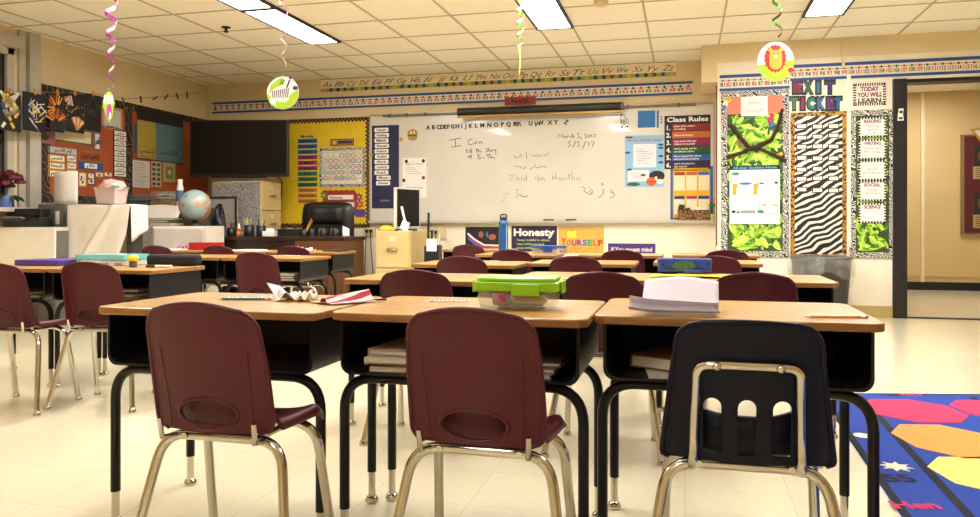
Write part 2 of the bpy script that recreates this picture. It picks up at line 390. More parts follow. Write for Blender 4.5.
# =====================  DESKS AND CHAIRS  =====================
def make_desk():
    t = thing('student_desk', '', 'desk', group='student desks')
    W, D, Z = .64, .46, DESK_Z
    b = MB(); b.slab(rrect(-W / 2, W / 2, -D / 2, D / 2, .035, 6), Z - .02, Z, 0, 1); b.build('desktop', [M_OAK, M_OAK_EDGE], t, bevel=.004)
    # open-fronted book box
    w, z1, z0, r = .299, Z - .0215, .438, .028
    out = [(-w, z1)] + [(-w + r - r * math.cos(a), z0 + r - r * math.sin(a)) for a in [PI / 2 * k / 6 for k in range(7)]]
    out += [(-x, z) for x, z in reversed(out)]
    inn = [(x * (w - .007) / w, z0 + .007 + (z - z0) * (z1 - z0 - .007) / (z1 - z0)) for x, z in out]
    y0, y1 = -.2, .2; n = len(out); b = MB()
    v = [(x, y0, z) for x, z in out] + [(x, y1, z) for x, z in out] + [(x, y0, z) for x, z in inn] + [(x, y1, z) for x, z in inn]
    f = []
    for i in range(n - 1):
        f += [(i, i + 1, n + i + 1, n + i), (2 * n + i, 3 * n + i, 3 * n + i + 1, 2 * n + i + 1), (i, 2 * n + i, 2 * n + i + 1, i + 1)]
    f += [(0, n, 3 * n, 2 * n), (n - 1, 3 * n - 1, 4 * n - 1, 2 * n - 1 + n)[:0] or (n - 1, 2 * n - 1, 4 * n - 1, 3 * n - 1), tuple(range(n, 2 * n)), tuple(reversed(range(3 * n, 4 * n)))]
    b.add(v, f); b.build('book_box', mat('book_box_plastic', '0e0d12', .42, spec=.35, bump=.05, bscale=250), t)
    for sx in (-1, 1):
        for yy in (-.165, .16):
            b = MB(); b.tube(round_path([(0, yy, .4245), (sx * .304, yy, .4245), (sx * .304, yy, .09)], .085, 8), .013, seg=12)
            lg = b.build('leg', M_TUBE, t)
            b = MB(); b.tube([(sx * .304, yy, .1), (sx * .304, yy, .014)], .0105, seg=12); b.tube([(sx * .304, yy - .0115, .065), (sx * .304, yy - .009, .065)], .0035, 0, 8)
            b.build('leg_insert', M_CHROME, lg)
            b = MB(); b.lathe([(.017, 0), (.02, .006), (.016, .016), (.01, .02)], (sx * .304, yy, 0), 14); b.build('glide', M_CHROME, lg)
    return t
def make_chair(navy=False):
    M = M_NAVY if navy else M_MAROON
    t = thing('school_chair', '', 'chair', group='student chairs')
    zb, zt = (.362, .630) if navy else (.368, .637)
    def hw(z):
        w = (.157 - .034 * ((z - zb) / (zt - zb))) if navy else .1395 + .003 * math.sin(PI * (z - zb) / (zt - zb)) - .012 * ((z - zb) / (zt - zb)) ** 1.6
        d = zt - z
        rt = .04 if navy else .05
        if d < rt: w -= rt * (1 - math.sqrt(max(0, 1 - (1 - d / rt) ** 2)))
        d = z - zb
        rb = .014 if navy else .028
        if d < rb: w -= rb * (1 - math.sqrt(max(0, 1 - (1 - d / rb) ** 2)))
        return w
    def yb(x, z, w0):
        s = x / w0; e = max(0, abs(s) - .86) / .14
        return -.13 - .06 * ((z - zb) / (zt - zb)) ** 1.3 + .028 * s * s - .006 * e * e
    def back(u, v):
        vv = .5 - .5 * math.cos(PI * v); z = zb + (zt - zb) * (.35 * vv + .65 * v) ; s = 2 * u - 1
        x = s * hw(z); crown = (.004 if navy else .010) * (1 - s * s) * max(0, (z - (zt - .06)) / .06)
        return (x, yb(x, z, .143), z + crown)
    b = MB(); b.grid(back, 36, 40)
    o = b.build('backrest', M, t, thick=.0075)
    cut = MB()
    if navy:
        for cx in (-.062, 0, .062):
            P = [(cx + .0165 * math.cos(a), .47 + .017 * math.sin(a)) for a in [PI * k / 10 for k in range(11)]] + [(cx - .016, .378), (cx + .016, .378)]
            cut.prism(P, -.1, .4)
    else: cut.prism(ell(0, .4095, .069, .031, 36), -.1, .4)
    c = cut.build('cutter', M); md = o.modifiers.new('hole', 'BOOLEAN'); md.object = c; md.operation = 'DIFFERENCE'; md.solver = 'EXACT'
    bake(o); bpy.data.objects.remove(c)
    # moulded relief joined to the same shell
    b = MB()
    if not navy:
        rim = [(.071 * math.cos(a), .4095 + .033 * math.sin(a)) for a in [2 * PI * k / 40 for k in range(41)]]
        b.tube([(x, yb(x, z, .143) - .003, z) for x, z in rim], .0042, seg=8, cap=False)
    for s in (-1, 1):
        if not navy:
            pts = [(s * (.104 - .006 * k / 9), .552 - .17 * k / 9) for k in range(10)]
            b.tube([(x, yb(x, z, .143) - .0022, z) for x, z in pts], [.0035] * 10, seg=8)
            b.tube([(x, yb(x, .552, .143) - .0024, .553 + (abs(x) - .1) * .1) for x in (s * .078, s * .09, s * .104)], [.001, .002, .003], seg=8)
        # rolled edge of the shell
        ed = [back(1 if s > 0 else 0, k / 30) for k in range(31)]
        b.tube([(x, y - .001, z) for x, y, z in ed], .0055, seg=8)
    ed = [back(k / 30, 1) for k in range(31)]
    b.tube([(x, y - .001, z) for x, y, z in ed], .0055, seg=8)
    rel = b.build('moulding', M, o)
    def seat(u, v):
        s = 2 * u - 1; y = -.14 + .29 * v
        w = .155 - .022 * (1 - v) - .03 * max(0, v - .75) / .25 * abs(s) ** 3
        if v < .12: w -= .03 * (1 - v / .12)
        z = .372 + .02 * abs(s) ** 3 - .016 * (1 - abs(s) ** 2) * math.sin(PI * min(1, v * 1.05)) - .03 * max(0, v - .82) / .18
        z += .078 * (max(0, .22 - v) / .22) ** 1.5
        z -= .028 * max(0, (abs(s) - .86) / .14) ** 2
        y += (.03 * s * s + .008) * max(0, 1 - v / .35)
        return (s * w, y, z)
    b = MB(); b.grid(seat, 24, 24); o = b.build('seat', M, t, thick=.0075); bake(o)
    # chromed steel legs: two bent tubes, front and rear, each half a leg
    for sx in (-1, 1):
        for y0, yf, xf in ((-.085, -.16, .2), (.07, .135, .165)):
            b = MB(); b.tube(round_path([(0, y0, .345), (sx * .145, y0, .345), (sx * xf, yf, .012)], .06, 8), .0112, seg=12)
            lg = b.build('leg', M_CHROME, t)
            b = MB(); b.lathe([(.015, 0), (.016, .006), (.012, .018), (.008, .022)], (sx * xf, yf, 0), 12); b.build('glide', M_CHROME, lg)
    b = MB()
    for sx in (-1, 1):
        b.tube([(sx * .085, -.1, .3455), (sx * .085, .08, .3455)], .0075, seg=8)
        if not navy: b.tube([(sx * .108, -.09, .345), (sx * .112, -.137, .352), (sx * .114, -.143, .395)], .006, seg=8)
        b.tube([(sx * .085, -.06, .345), (sx * .085, -.06, .366)], .012, seg=8); b.tube([(sx * .085, .07, .345), (sx * .085, .07, .362)], .012, seg=8)
    b.tube([(-.085, 0, .3455), (.085, 0, .3455)], .006, seg=8)
    b.build('seat_frame', M_CHROME, t)
    if navy:
        def q(x, z): return (x, yb(x, z, .143) - .013, z)
        P = [(-.1, -.085, .345), (-.097, -.14, .352), q(-.096, .4), q(-.094, .46), q(-.09, .55), q(-.05, .554), q(.05, .554), q(.09, .55), q(.094, .46), q(.096, .4), (.097, -.14, .352), (.1, -.085, .345)]
        b = MB(); b.tube(round_path(P, .03, 6), .0088, seg=12); b.build('back_frame', M_CHROME, t, label='chrome tube hoop on the back')
        b = MB()
        for sx in (-1, 1): b.lathe([(.008, 0), (.006, .004), (.001, .005)], (0, 0, 0), 10)
        b.v = [(x + (-.055 if i < len(b.v) // 2 else .055), yb(.05, .551, .143) - .0215 - z, .552 + y) for i, (x, y, z) in enumerate(b.v)]
        b.build('rivet', M_CHROME, t)
    return t
def nl(px, py):  # desk origin from the near-left corner of its top in the photo
    p = onz(px, py, DESK_Z); return (p.x + .3, p.y + .23)
def nr(px, py):
    p = onz(px, py, DESK_Z); return (p.x - .3, p.y + .23)
def left_of(q, k): return (q[0] - .606 * k, q[1])
dB, dA, dC = nr(301, 258.5), nr(333.5, 252.5), nr(149, 270.5)
DESKS = {
 'FL': ((-1.192, 1.93), 'oak-topped desk behind left front chair, with teal pencil and crumpled papers'),
 'FC': ((-.535, 1.965), 'oak-topped desk carrying the green-lidded lunch box, books in its box'),
 'FR': ((.108, 2.055), 'oak-topped desk behind the navy chair, with curled white paper and yellow pencil'),
 '2A': (nl(341, 279), 'oak-topped desk in second row, nearest the tan file cabinet, papers in its box'),
 '2B': (nl(511, 278), 'middle oak-topped desk of the second row, behind the green-lidded lunch box'),
 '2C': (nr(841, 283), 'oak-topped desk in second row right of blue pencil box, near the bagged bin'),
 '3A': (nl(409, 264), 'oak-topped desk in third row in front of the tan file cabinet'),
 '3B': (nl(527, 263), 'middle oak-topped desk of the third row, straight behind the lunch box'),
 '3C': (nr(764, 264), 'oak-topped desk at the door end of the third row, behind blue pencil box'),
 '4A': (nl(440, 249.7), 'oak-topped desk farthest back, under the dance shoe poster'),
 '4B': (nl(474, 254.5), 'oak-topped desk in fourth row carrying the blue water bottle'),
 '4C': (nl(577, 255), 'oak-topped desk in fourth row in front of the purple strip poster'),
 '4D': (nl(672, 255), 'oak-topped desk in fourth row at the end by the green leaf board'),
 'C1': (dC, 'oak-topped desk holding yellow cup and black pencil case'),
 'C2': (left_of(dC, 1), 'oak-topped desk under the purple folder at the left edge'),
 'B1': (dB, 'oak-topped desk with lone maroon chair, ahead of the teacher desk, near its right end'),
 'B2': (left_of(dB, 1), 'oak-topped desk just behind the black pencil case'),
 'A1': (dA, 'oak-topped desk against wood end of teacher desk, with pink crumpled tissue'),
 'A2': (left_of(dA, 1), 'oak-topped desk carrying the red box in front of teacher desk'),
 'A3': (left_of(dA, 2), 'oak-topped desk in front of speckled divider with papers and pink scrap'),
}
proto = make_desk(); DROOT = {}
for i, (k, (q, lb)) in enumerate(DESKS.items()):
    if i == 0: proto.location = (q[0], q[1], 0); proto['label'] = lb; DROOT[k] = proto
    else: DROOT[k] = dup(proto, (q[0], q[1], 0), 0, lb); DROOT[k].scale.x = 1.0 if k[0] == 'F' else .935
CH = [
 ('F', 198, 1.60, 0, 'maroon plastic chair tucked at the front left desk with teal pencil'),
 ('F', 468.5, 1.50, -1, 'maroon plastic chair tucked at the front desk with green-lidded lunch box'),
 ('2', 414, 2.76, 0, 'maroon chair in second row seen just left of the green-lidded lunch box'),
 ('2', 602, 2.62, 0, 'maroon chair in second row between green-lidded lunch box and curled white paper'),
 ('2', 755, 2.60, 0, 'maroon chair in second row right of the curled white paper'),
 ('3', 461, 3.95, 0, 'maroon chair in third row left of blue water bottle, its desk by file cabinet'),
 ('3', 575, 3.95, 0, 'maroon chair in third row, directly in front of yellow poster'),
 ('3', 714, 3.98, 0, 'maroon chair in third row half hidden by the blue pencil box'),
 ('4', 468, 6.25, 0, 'maroon chair farthest back, below the dance shoe poster'),
 ('4', 511, 4.98, 0, 'maroon chair in fourth row right beside the blue water bottle'),
 ('4', 622, 4.92, 0, 'maroon chair in fourth row in front of the purple strip poster'),
 ('4', 727, 4.92, 0, 'maroon chair in fourth row below the green leaf board'),
 ('C', 88, 3.33, 7, 'maroon chair facing the aqua folders, right one of the left pair'),
 ('C', -6, 3.28, 4, 'maroon chair cut by the left edge, at the purple folder desk'),
 ('B', 255, 4.48, 0, 'lone maroon chair left of centre, at a desk ahead of the teacher desk'),
 ('A', 156, 5.95, 0, 'maroon chair top showing above the black pencil case'),
 ('A', 217.5, 5.9, 0, 'maroon chair top showing below the red box'),
 ('A', 292.5, 5.78, 0, 'maroon chair top showing below the pink crumpled tissue'),
]
cp = make_chair(); first = True
for row, px, t, rz, lb in CH:
    p = att(px, HY, t); a = math.radians(rz)
    loc = (p.x - .17 * math.sin(a), p.y + .17 * math.cos(a), 0)
    if first: cp.location = loc; cp.rotation_euler = (0, 0, a); cp['label'] = lb; first = False
    else: dup(cp, loc, a, lb)
nv = make_chair(True); p = att(748, HY, 1.40); nv.location = (p.x, p.y + .17, 0); nv['label'] = 'navy plastic chair with three back slots and a chrome hoop'; nv['group'] = 'student chairs'
# =====================  WHAT HANGS ON THE WALLS  =====================
INK, RED, BLUE, WHITE = col('1b1a1c'), col('b3261e'), col('1d4f9c'), col('f3eee6')
def leafmass(b, x0, x1, z0, z1, n, d0, mis, size=(.05, .1), up=False):
    """overlapping jungle leaves inside a rectangle"""
    for k in range(n):
        L = random.uniform(*size); W = L * random.uniform(.38, .52); a = random.uniform(0, 2 * PI) if not up else random.gauss(PI / 2, .8)
        ex, ez = abs(math.cos(a)) * L * .5 + abs(math.sin(a)) * W * .5, abs(math.sin(a)) * L * .5 + abs(math.cos(a)) * W * .5
        if x1 - x0 < 2.1 * ex or z1 - z0 < 2.1 * ez: continue
        cx, cz = random.uniform(x0 + ex, x1 - ex), random.uniform(z0 + ez, z1 - ez)
        P = []
        for q in range(9):
            t = q / 8; P.append((t - .5, math.sin(PI * t) ** .8 * .5 * (1 - .25 * t)))
        ca, sa = math.cos(a), math.sin(a)
        tr = lambda p: (cx + p[0] * L * ca - p[1] * W * sa, cz + p[0] * L * sa + p[1] * W * ca)
        d = d0 + .0035 * k / n
        up_, lo = [tr(p) for p in P], [tr((p[0], -p[1])) for p in P]
        mid = [tr((p[0], 0)) for p in P]; m = random.choice(mis); m2 = m + 1 if m + 1 <= max(mis) else m - 1
        v = [(x, -d, z) for x, z in up_] + [(x, -d - .0012, z) for x, z in mid] + [(x, -d, z) for x, z in lo]
        b.add(v, [(i, i + 1, 9 + i + 1, 9 + i) for i in range(8)], m)
        b.add(v, [(9 + i, 9 + i + 1, 18 + i + 1, 18 + i) for i in range(8)], m2)
LEAF = [col('20401a'), col('3f7a1f'), col('7fb52c'), col('aed63f'), col('c8e868')]
def border(o, px, mats, wpx, parent, name='border', d=.004, t=.003, scallop=None):
    """four strips round a board"""
    x0, x1, z0, z1 = o.rect(*px); w = wpx; b = MB()
    b.pan(x0, x1, z1 - w, z1, d, t); b.pan(x0, x1, z0, z0 + w, d, t); b.pan(x0, x0 + w, z0 + w, z1 - w, d, t); b.pan(x1 - w, x1, z0 + w, z1 - w, d, t)
    return b.build(name, mats, parent)
def paper(wall, name, label, cat, px, m=None, d=.0, group=None, lines=0, ink=None, holes=()):
    """a sheet on the wall; returns the On helper and its rectangle"""
    o = On(wall, name, label, cat, (px[0] + px[2]) / 2, (px[1] + px[3]) / 2, group, out=.002 + d)
    x0, x1, z0, z1 = o.rect(*px); b = MB(); b.pan(x0, x1, z0, z1, 0, .0015); b.build('sheet', m or M_WHITE, o.root)
    if lines:
        b = MB(); w = x1 - x0; n = lines
        for k in range(n):
            z = z1 - (z1 - z0) * (k + 1) / (n + 1); e = random.uniform(.55, .95)
            b.pan(x0 + w * .1, x0 + w * (.1 + .8 * e), z - (z1 - z0) * .12 / n, z + (z1 - z0) * .12 / n, .0015, .0006)
        b.build('printed_lines', ink or col('8b8783'), o.root)
    return o, (x0, x1, z0, z1)

# ---- the whiteboard ----
W = On(BACK, 'whiteboard', 'long whiteboard with handwriting, magnets and posters on the back wall', 'whiteboard', 540, 166)
x0, x1, z0, z1 = W.L(371, 166)[0], W.L(713.5, 166)[0], W.L(540, 221)[1], W.L(540, 110.5)[1]
b = MB(); b.pan(x0, x1, z0, z1, 0, .012); b.build('panel', mat('whiteboard_enamel', 'd8d4c9', .22, noise=.03, nscale=3, coat=.3), W.root)
b = MB(); b.pan(x0 - .012, x1 + .012, z1, z1 + .018, 0, .02); b.pan(x0 - .014, x0, z0, z1, 0, .02); b.pan(x1, x1 + .014, z0, z1, 0, .02)
b.build('frame', mat('board_frame', 'a59f8e', .35, metal=.5, noise=0), W.root)
b = MB(); b.box(x0, x1, -.075, 0, z0 - .022, z0 - .008); b.box(x0, x1, -.08, -.07, z0 - .022, z0 + .004); b.box(x0, x1, -.02, 0, z0 - .008, z0 + .002)
b.build('marker_tray', mat('tray_metal', 'c9c2b2', .3, metal=.3), W.root)
def pen(name, strokes, wpx=.0065, c='25231f'):
    b = MB()
    for s in strokes: b.stroke([W.L(*p) for p in s], wpx, .012)
    return b.build(name, col(c), W.root)
def zoomed(ox, oy, sc, strokes): return [[(ox + x / sc, oy + y / sc) for x, y in s] for s in strokes]
# strokes read off enlargements (8.91x about 420,110 and 6.083x about 500,120)
A = [[(262, 272), (370, 250)], [(318, 262), (322, 325)], [(280, 333), (372, 318)],
     [(470, 260), (448, 262), (432, 285), (434, 306), (455, 312), (478, 300)], [(508, 285), (492, 284), (486, 298), (497, 305), (508, 290), (512, 303)], [(528, 284), (532, 303), (536, 288), (548, 282), (556, 300), (560, 304)],
     [(418, 350), (420, 380), (428, 382)], [(412, 362), (428, 358)], [(436, 372), (444, 364), (438, 380), (448, 380)], [(454, 346), (455, 382)], [(464, 346), (465, 382)],
     [(505, 345), (508, 380)], [(500, 358), (518, 354)], [(520, 345), (522, 378)], [(522, 365), (530, 362), (532, 376)], [(538, 370), (548, 364), (542, 376), (554, 374)],
     [(604, 340), (590, 345), (600, 358), (606, 368), (586, 376)], [(614, 340), (616, 374)], [(610, 352), (622, 350)], [(632, 358), (626, 366), (634, 372), (640, 364), (632, 358)], [(646, 372), (646, 358), (656, 354)], [(662, 352), (666, 364), (676, 356)], [(678, 350), (680, 385), (672, 398)],
     [(440, 408), (430, 416), (436, 428), (446, 420), (440, 408)], [(466, 396), (456, 400), (458, 440)], [(450, 418), (466, 414)],
     [(518, 396), (524, 440)], [(514, 398), (542, 402), (526, 416), (548, 426), (530, 444)], [(566, 420), (568, 436)],
     [(592, 404), (626, 396)], [(608, 400), (612, 436)], [(628, 396), (630, 432)], [(630, 420), (640, 416), (642, 432)], [(656, 420), (648, 428), (660, 430), (664, 420), (668, 434)]]
pen('handwriting', zoomed(420, 110, 8.91, A), .0075, '3a352f')
B_ = [[(355, 110), (360, 88), (368, 102), (378, 84), (384, 110)], [(396, 98), (390, 104), (397, 109), (402, 98), (404, 110)], [(410, 110), (411, 98), (420, 97)], [(430, 98), (424, 104), (432, 109)], [(440, 84), (441, 110)], [(441, 100), (450, 98), (452, 109)],
      [(468, 86), (484, 84), (475, 96), (486, 102), (472, 112)], [(496, 106), (492, 116)], [(514, 92), (524, 88), (528, 96), (516, 108), (534, 106)], [(542, 92), (538, 104), (548, 106), (550, 94), (542, 92)], [(558, 88), (560, 106)], [(568, 90), (582, 88), (576, 108)],
      [(414, 134), (430, 132), (420, 146), (432, 152), (416, 166)], [(462, 130), (444, 168)], [(468, 134), (484, 132), (474, 146), (486, 154), (470, 164)], [(522, 132), (502, 176)], [(540, 134), (542, 160)], [(554, 134), (574, 132), (562, 164)]]
pen('handwriting', zoomed(500, 120, 6.083, B_), .0075, '24211e')
C1_ = [[(84, 212), (90, 226), (106, 230), (122, 222), (128, 208), (134, 220), (128, 228)], [(110, 210), (113, 212)], [(160, 190), (164, 238)], [(198, 212), (208, 220), (226, 216), (232, 206), (236, 218), (250, 222), (262, 214)], [(268, 218), (286, 214), (298, 198)], [(226, 228), (229, 230)],
       [(92, 282), (106, 280), (120, 286)], [(140, 296), (152, 298), (160, 280)], [(124, 284), (128, 294), (136, 286)], [(182, 300), (194, 296), (202, 284)], [(214, 270), (216, 290)], [(220, 290), (250, 288), (266, 280), (284, 290)], [(238, 276), (241, 278)],
       [(60, 340), (88, 334), (62, 368), (92, 364)], [(112, 346), (100, 356), (108, 368), (116, 350), (120, 368)], [(134, 348), (135, 368)], [(160, 350), (146, 358), (152, 370), (162, 362)], [(162, 330), (163, 370)], [(218, 346), (220, 366)], [(232, 332), (234, 368)], [(234, 354), (246, 352), (244, 368), (234, 366)], [(254, 350), (256, 368)], [(256, 354), (268, 352), (272, 370)],
       [(320, 336), (322, 366)], [(338, 318), (342, 366)], [(320, 352), (342, 348)], [(366, 350), (354, 358), (362, 368), (370, 352), (374, 368)], [(384, 368), (384, 352), (394, 350)], [(404, 352), (405, 368)], [(420, 328), (422, 366)], [(412, 342), (430, 338)], [(438, 318), (440, 368)], [(440, 352), (452, 350), (456, 368)], [(478, 350), (466, 358), (474, 370), (482, 352), (492, 368)]]
pen('handwriting', zoomed(500, 120, 6.083, C1_[:6]), .0066, '6d675b'); pen('handwriting', zoomed(500, 120, 6.083, C1_[6:12]), .0066, '6d675b')
pen('handwriting', zoomed(500, 120, 6.083, C1_[12:17]), .0062, '7d7669'); pen('handwriting', zoomed(500, 120, 6.083, C1_[17:22]), .0062, '7d7669'); pen('handwriting', zoomed(500, 120, 6.083, C1_[22:]), .0062, '7d7669')
C2_ = [[(500, 412), (512, 408), (520, 424), (508, 430), (530, 444), (552, 456), (568, 440), (556, 420), (546, 434), (558, 446)], [(536, 410), (546, 410)], [(618, 390), (624, 384), (630, 392), (622, 398), (618, 390)], [(632, 418), (630, 446), (612, 466), (596, 472)], [(668, 436), (676, 426), (688, 434), (682, 448), (672, 440)], [(690, 440), (698, 460), (676, 474), (668, 470)],
       [(118, 452), (140, 466), (166, 466), (168, 458)], [(98, 424), (112, 432)]]
pen('handwriting', zoomed(500, 120, 6.083, C2_), .008, '6c665c')
pen('handwriting', zoomed(500, 120, 6.083, [[(24, 444), (30, 452), (42, 442), (46, 454), (58, 446)], [(28, 472), (22, 492), (10, 496)], [(100, 440), (108, 460), (96, 470), (116, 466)]]), .008, '8fb9a4')
# magnetic capital letters along the top of the board
LT = list(zip('ABCDEFGHIJKLMN', [428.5, 434, 438.8, 442.8, 445.8, 448.8, 453, 457.8, 462.2, 466, 471.3, 476.7, 482.7, 489.7])) + list(zip('OPQRST', [496.5, 502.8, 508.8, 515.6, 518.2, 521.2])) + list(zip('UVWXYZ', [530.8, 536, 541.2, 550.3, 556.2, 565.5]))
for ch, px in LT:
    py = 127.6 - (px - 428) * .040 + (1.2 if ch in 'V' else 0)
    o = On(BACK, 'magnetic_letter', 'black magnetic capital letter %s on the top edge of the whiteboard' % ch, 'magnet', px, py, 'black alphabet magnets', out=.0145)
    b = MB(); b.txt(ch, 0, -.022, .044, 0, 0, True, off=.04, rot={'S': .35, 'T': .5, 'V': -.2, 'Z': -.5, 'W': .2}.get(ch, 0), t=.004); b.build('letter', INK, o.root)
# burger magnet, zebra sticker, notices, small magnets
o = On(BACK, 'burger_magnet', 'smiling burger-shaped cut-out magnet left of the alphabet letters', 'magnet', 413, 135.5, out=.0145); r = .052
b = MB(); b.prism(ell(0, .022, .06, .045), 0, .004, 0); b.prism(ell(0, -.028, .052, .03), 0, .0045, 0); b.prism(rrect(-.058, .058, -.018, -.004, .006), .004, .002, 1); b.prism(rrect(-.05, .05, -.008, .004, .005), .004, .0025, 2)
for s in (-1, 1): b.prism(ell(s * .018, .03, .011, .014, 14), .004, .002, 3); b.prism(ell(s * .018, .028, .005, .006, 10), .006, .001, 4)
b.build('magnet_body', [col('b9822f'), col('6f9a32'), col('6b2a1a'), WHITE, INK], o.root)
o = On(BACK, 'zebra_cut_out', 'small cartoon zebra cut-out beside the blue square on the whiteboard', 'decoration', 624.5, 121.5, out=.0145)
b = MB(); b.prism(ell(.0, -.002, .042, .032), -.0004, .003, 1); b.prism(ell(-.018, .043, .027, .033), -.0004, .003, 1); b.prism(ell(.0, .0, .036, .026), 0, .003, 0); b.prism(ell(-.018, .042, .022, .028), 0, .003, 0); b.prism(ell(-.03, .066, .008, .014, 12), 0, .003, 1)
for s in (-1, 1): b.prism(rrect(s * .02 - .008, s * .02 + .008, -.05, -.01, .006), 0, .003, 0); b.prism(ell(s * .024, -.056, .016, .008, 14), .0, .004, 1)
for k in range(4): b.prism([(-.03 + k * .016, -.02), (-.022 + k * .016, -.02), (-.026 + k * .016, .022), (-.032 + k * .016, .02)], .003, .001, 1)
b.prism(ell(-.004, -.01, .01, .006, 12), .003, .0015, 2); b.build('cut_out_body', [WHITE, INK, col('9bbf4a')], o.root)
for i, (px0, py0, px1, py1, dots, lb) in enumerate(((403, 158, 427, 179.5, ((407, 161.5, INK), (424, 161, INK)), 'upper white notice held by two black magnets beside the navy pocket chart'), (403, 179.5, 427, 197.5, ((404.5, 180.5, INK), (424, 177.8, col('8c1f2a'))), 'lower white notice with a red and a black magnet, above the monitor'))):
    o, R = paper(BACK, 'notice', lb, 'notice', (px0, py0, px1, py1), d=.0125, group='notices on the whiteboard')
    b = MB(); w = R[1] - R[0]
    b.txt('Rubric or Stories' if i == 0 else 'Rubric of Kindness', 0, R[3] - .075 if i == 0 else R[3] - .1, .02, .0016, 0, shear=.25, w=w * .7)
    for k in range(4): b.pan(R[0] + w * .15, R[0] + w * (.5 + .1 * k), R[3] - .11 - k * .022, R[3] - .107 - k * .022, .0016, .0004)
    b.build('lettering', col('6b6661'), o.root)
    for mx, my, mm in dots:
        q = On(BACK, 'round_magnet', 'small round %s magnet at the %s of the %s white notice' % ('dark red' if mm is not INK else 'black', 'right' if mx > 415 else 'left', 'upper' if i == 0 else 'lower'), 'magnet', mx, my, 'round magnets on the notices', out=.0165)
        b = MB(); b.prism(ell(0, 0, .017, .02, 16), 0, .008); b.build('magnet_disc', mm, q.root)
# three blue base-ten pieces
for px, lb, nm in (((638, 111, 655.3, 127.8), 'square blue hundred block magnet between zebra cut-out and class rules', 'flat'), ((656.8, 110.8, 658.8, 128), 'thin blue ten rod magnet right of the blue square', 'rod')):
    o = On(BACK, 'counting_block', lb, 'magnet', (px[0] + px[2]) / 2, (px[1] + px[3]) / 2, 'blue counting block magnets', out=.0145); R = o.rect(*px)
    b = MB(); b.pan(*R, 0, .004); b.build('block', col('2c6fae'), o.root)
for k, py in enumerate((117, 119.8, 122.8)):
    o = On(BACK, 'counting_block', 'tiny blue unit cube magnet by the class rules, %s of three' % ('top', 'middle', 'bottom')[k], 'magnet', 661.5, py, 'blue counting block magnets', out=.0145)
    b = MB(); b.pan(-.008, .008, -.008, .008, 0, .005); b.build('block', col('2c6fae'), o.root)
# projector screen and its rod
p, q = BACK.at(461, 112.5), BACK.at(622, 109)
t = thing('projector_screen', 'rolled black projector screen case above the whiteboard', 'projector screen', ((p.x + q.x) / 2, YB - .115, (p.z + q.z) / 2 + .0)); hx = (q.x - p.x) / 2
b = MB(); b.tube([(-hx, 0, 0), (hx, 0, 0)], .042, seg=16); b.box(-hx, hx, .0, .06, -.03, .035); b.build('case', mat('screen_case', '1b1d1a', .4), t)
b = MB(); b.box(-hx, hx, -.03, -.01, -.066, -.044); b.build('bottom_bar', mat('brass_bar', 'a37b33', .4, metal=.4), t)
b = MB(); b.lathe([(.045, 0), (.045, .02), (.02, .03)], seg=14); o = b.build('end_cap', col('777064', .4), t); o.location = (hx, 0, 0); o.rotation_euler = (0, PI / 2, 0)
p, q = BACK.at(384, 116), BACK.at(696, 105.8)
t = thing('hanging_rail', 'thin metal map rail running along the top of the whiteboard', 'rail', ((p.x + q.x) / 2, YB - .042, 2.02)); hx = (q.x - p.x) / 2
b = MB(); b.box(-hx, hx, .004, .012, -.012, .012); b.box(-hx, -.62 * hx + .1, -.008, .006, -.009, .009); b.box(.53 * hx, hx, -.008, .006, -.009, .009); b.build('rail', col('6f6a5c', .4), t)
for k in (-.95, -.83, -.7, .6, .9):
    b = MB(); b.box(k * hx - .012, k * hx + .012, -.022, .0, -.018, .018); b.build('bracket', col('5d594e', .4), t)

# ---- number lines and the alphabet strip ----
def number_line(wall, label, px, n0, n1, hpx):
    (ax, ay), (bx, by) = px; o = On(wall, 'number_line', label, 'number line', (ax + bx) / 2, (ay + by) / 2, 'number line strips', out=.0095 if wall is BACK else .006); b = MB()
    p, q = o.w.at(ax, ay), o.w.at(bx, by); x0, x1 = p.x - o.o.x, q.x - o.o.x; h = hpx; w = x1 - x0
    tilt = 0
    b.pan(x0, x1, -h, h, 0, .002); b.build('strip', col('e6d9c0'), o.root)
    b = MB(); b.pan(x0, x1, h * .62, h, .002, .002); b.build('border', col('1f4f93'), o.root); b = MB(); b.pan(x0, x1, -h, -h * .66, .002, .002); b.build('border', col('1f4f93'), o.root)
    b = MB(); n = n1 - n0 + 1; st = w / n; b.pan(x0, x1, h * .26, h * .31, .002, .0006, 0)
    for k in range(n):
        x = x0 + st * (k + .5); m = 1 if k % 2 else 2
        b.prism(ell(x, h * .29, st * .17, st * .17, 10), .002, .001, m); b.txt(str(n0 + k), x, -h * .44, h * .5, .002, m, True, w=min(st * .8, st * (.45 if n0 + k < 10 else .78)))
    b.build('lettering', [INK, col('b2403a'), col('33405f')], o.root)
number_line(BACK, 'long blue-edged number line across the back wall, numbers up to 70', ((213, 108), (692.5, 88)), 1, 70, .066)
number_line(SIDE, 'short number line piece above the green leaf board', ((719.5, 82), (789.5, 82)), 81, 91, .074)
number_line(SIDE, 'number line strip over the doorway with numbers past 92', ((790, 69.5), (1010, 67)), 92, 120, .072)
o = On(BACK, 'alphabet_strip', 'cursive alphabet strip with green edges directly below the ceiling', 'alphabet strip', 450, 79); p, q = BACK.at(321, 86), BACK.at(676, 72)
x0, x1 = p.x - o.o.x, q.x - o.o.x; h = .08; b = MB(); b.pan(x0, x1, -h, h, 0, .002); b.build('strip', col('eee2c6'), o.root)
b = MB(); b.pan(x0, x1, h * .76, h, .002, .0015); b.build('border', col('6f8f3a'), o.root); b = MB(); b.pan(x0, x1, -h, -h * .5, .002, .0015); b.build('border', col('8fa94f'), o.root)
b = MB(); st = (x1 - x0) / 26
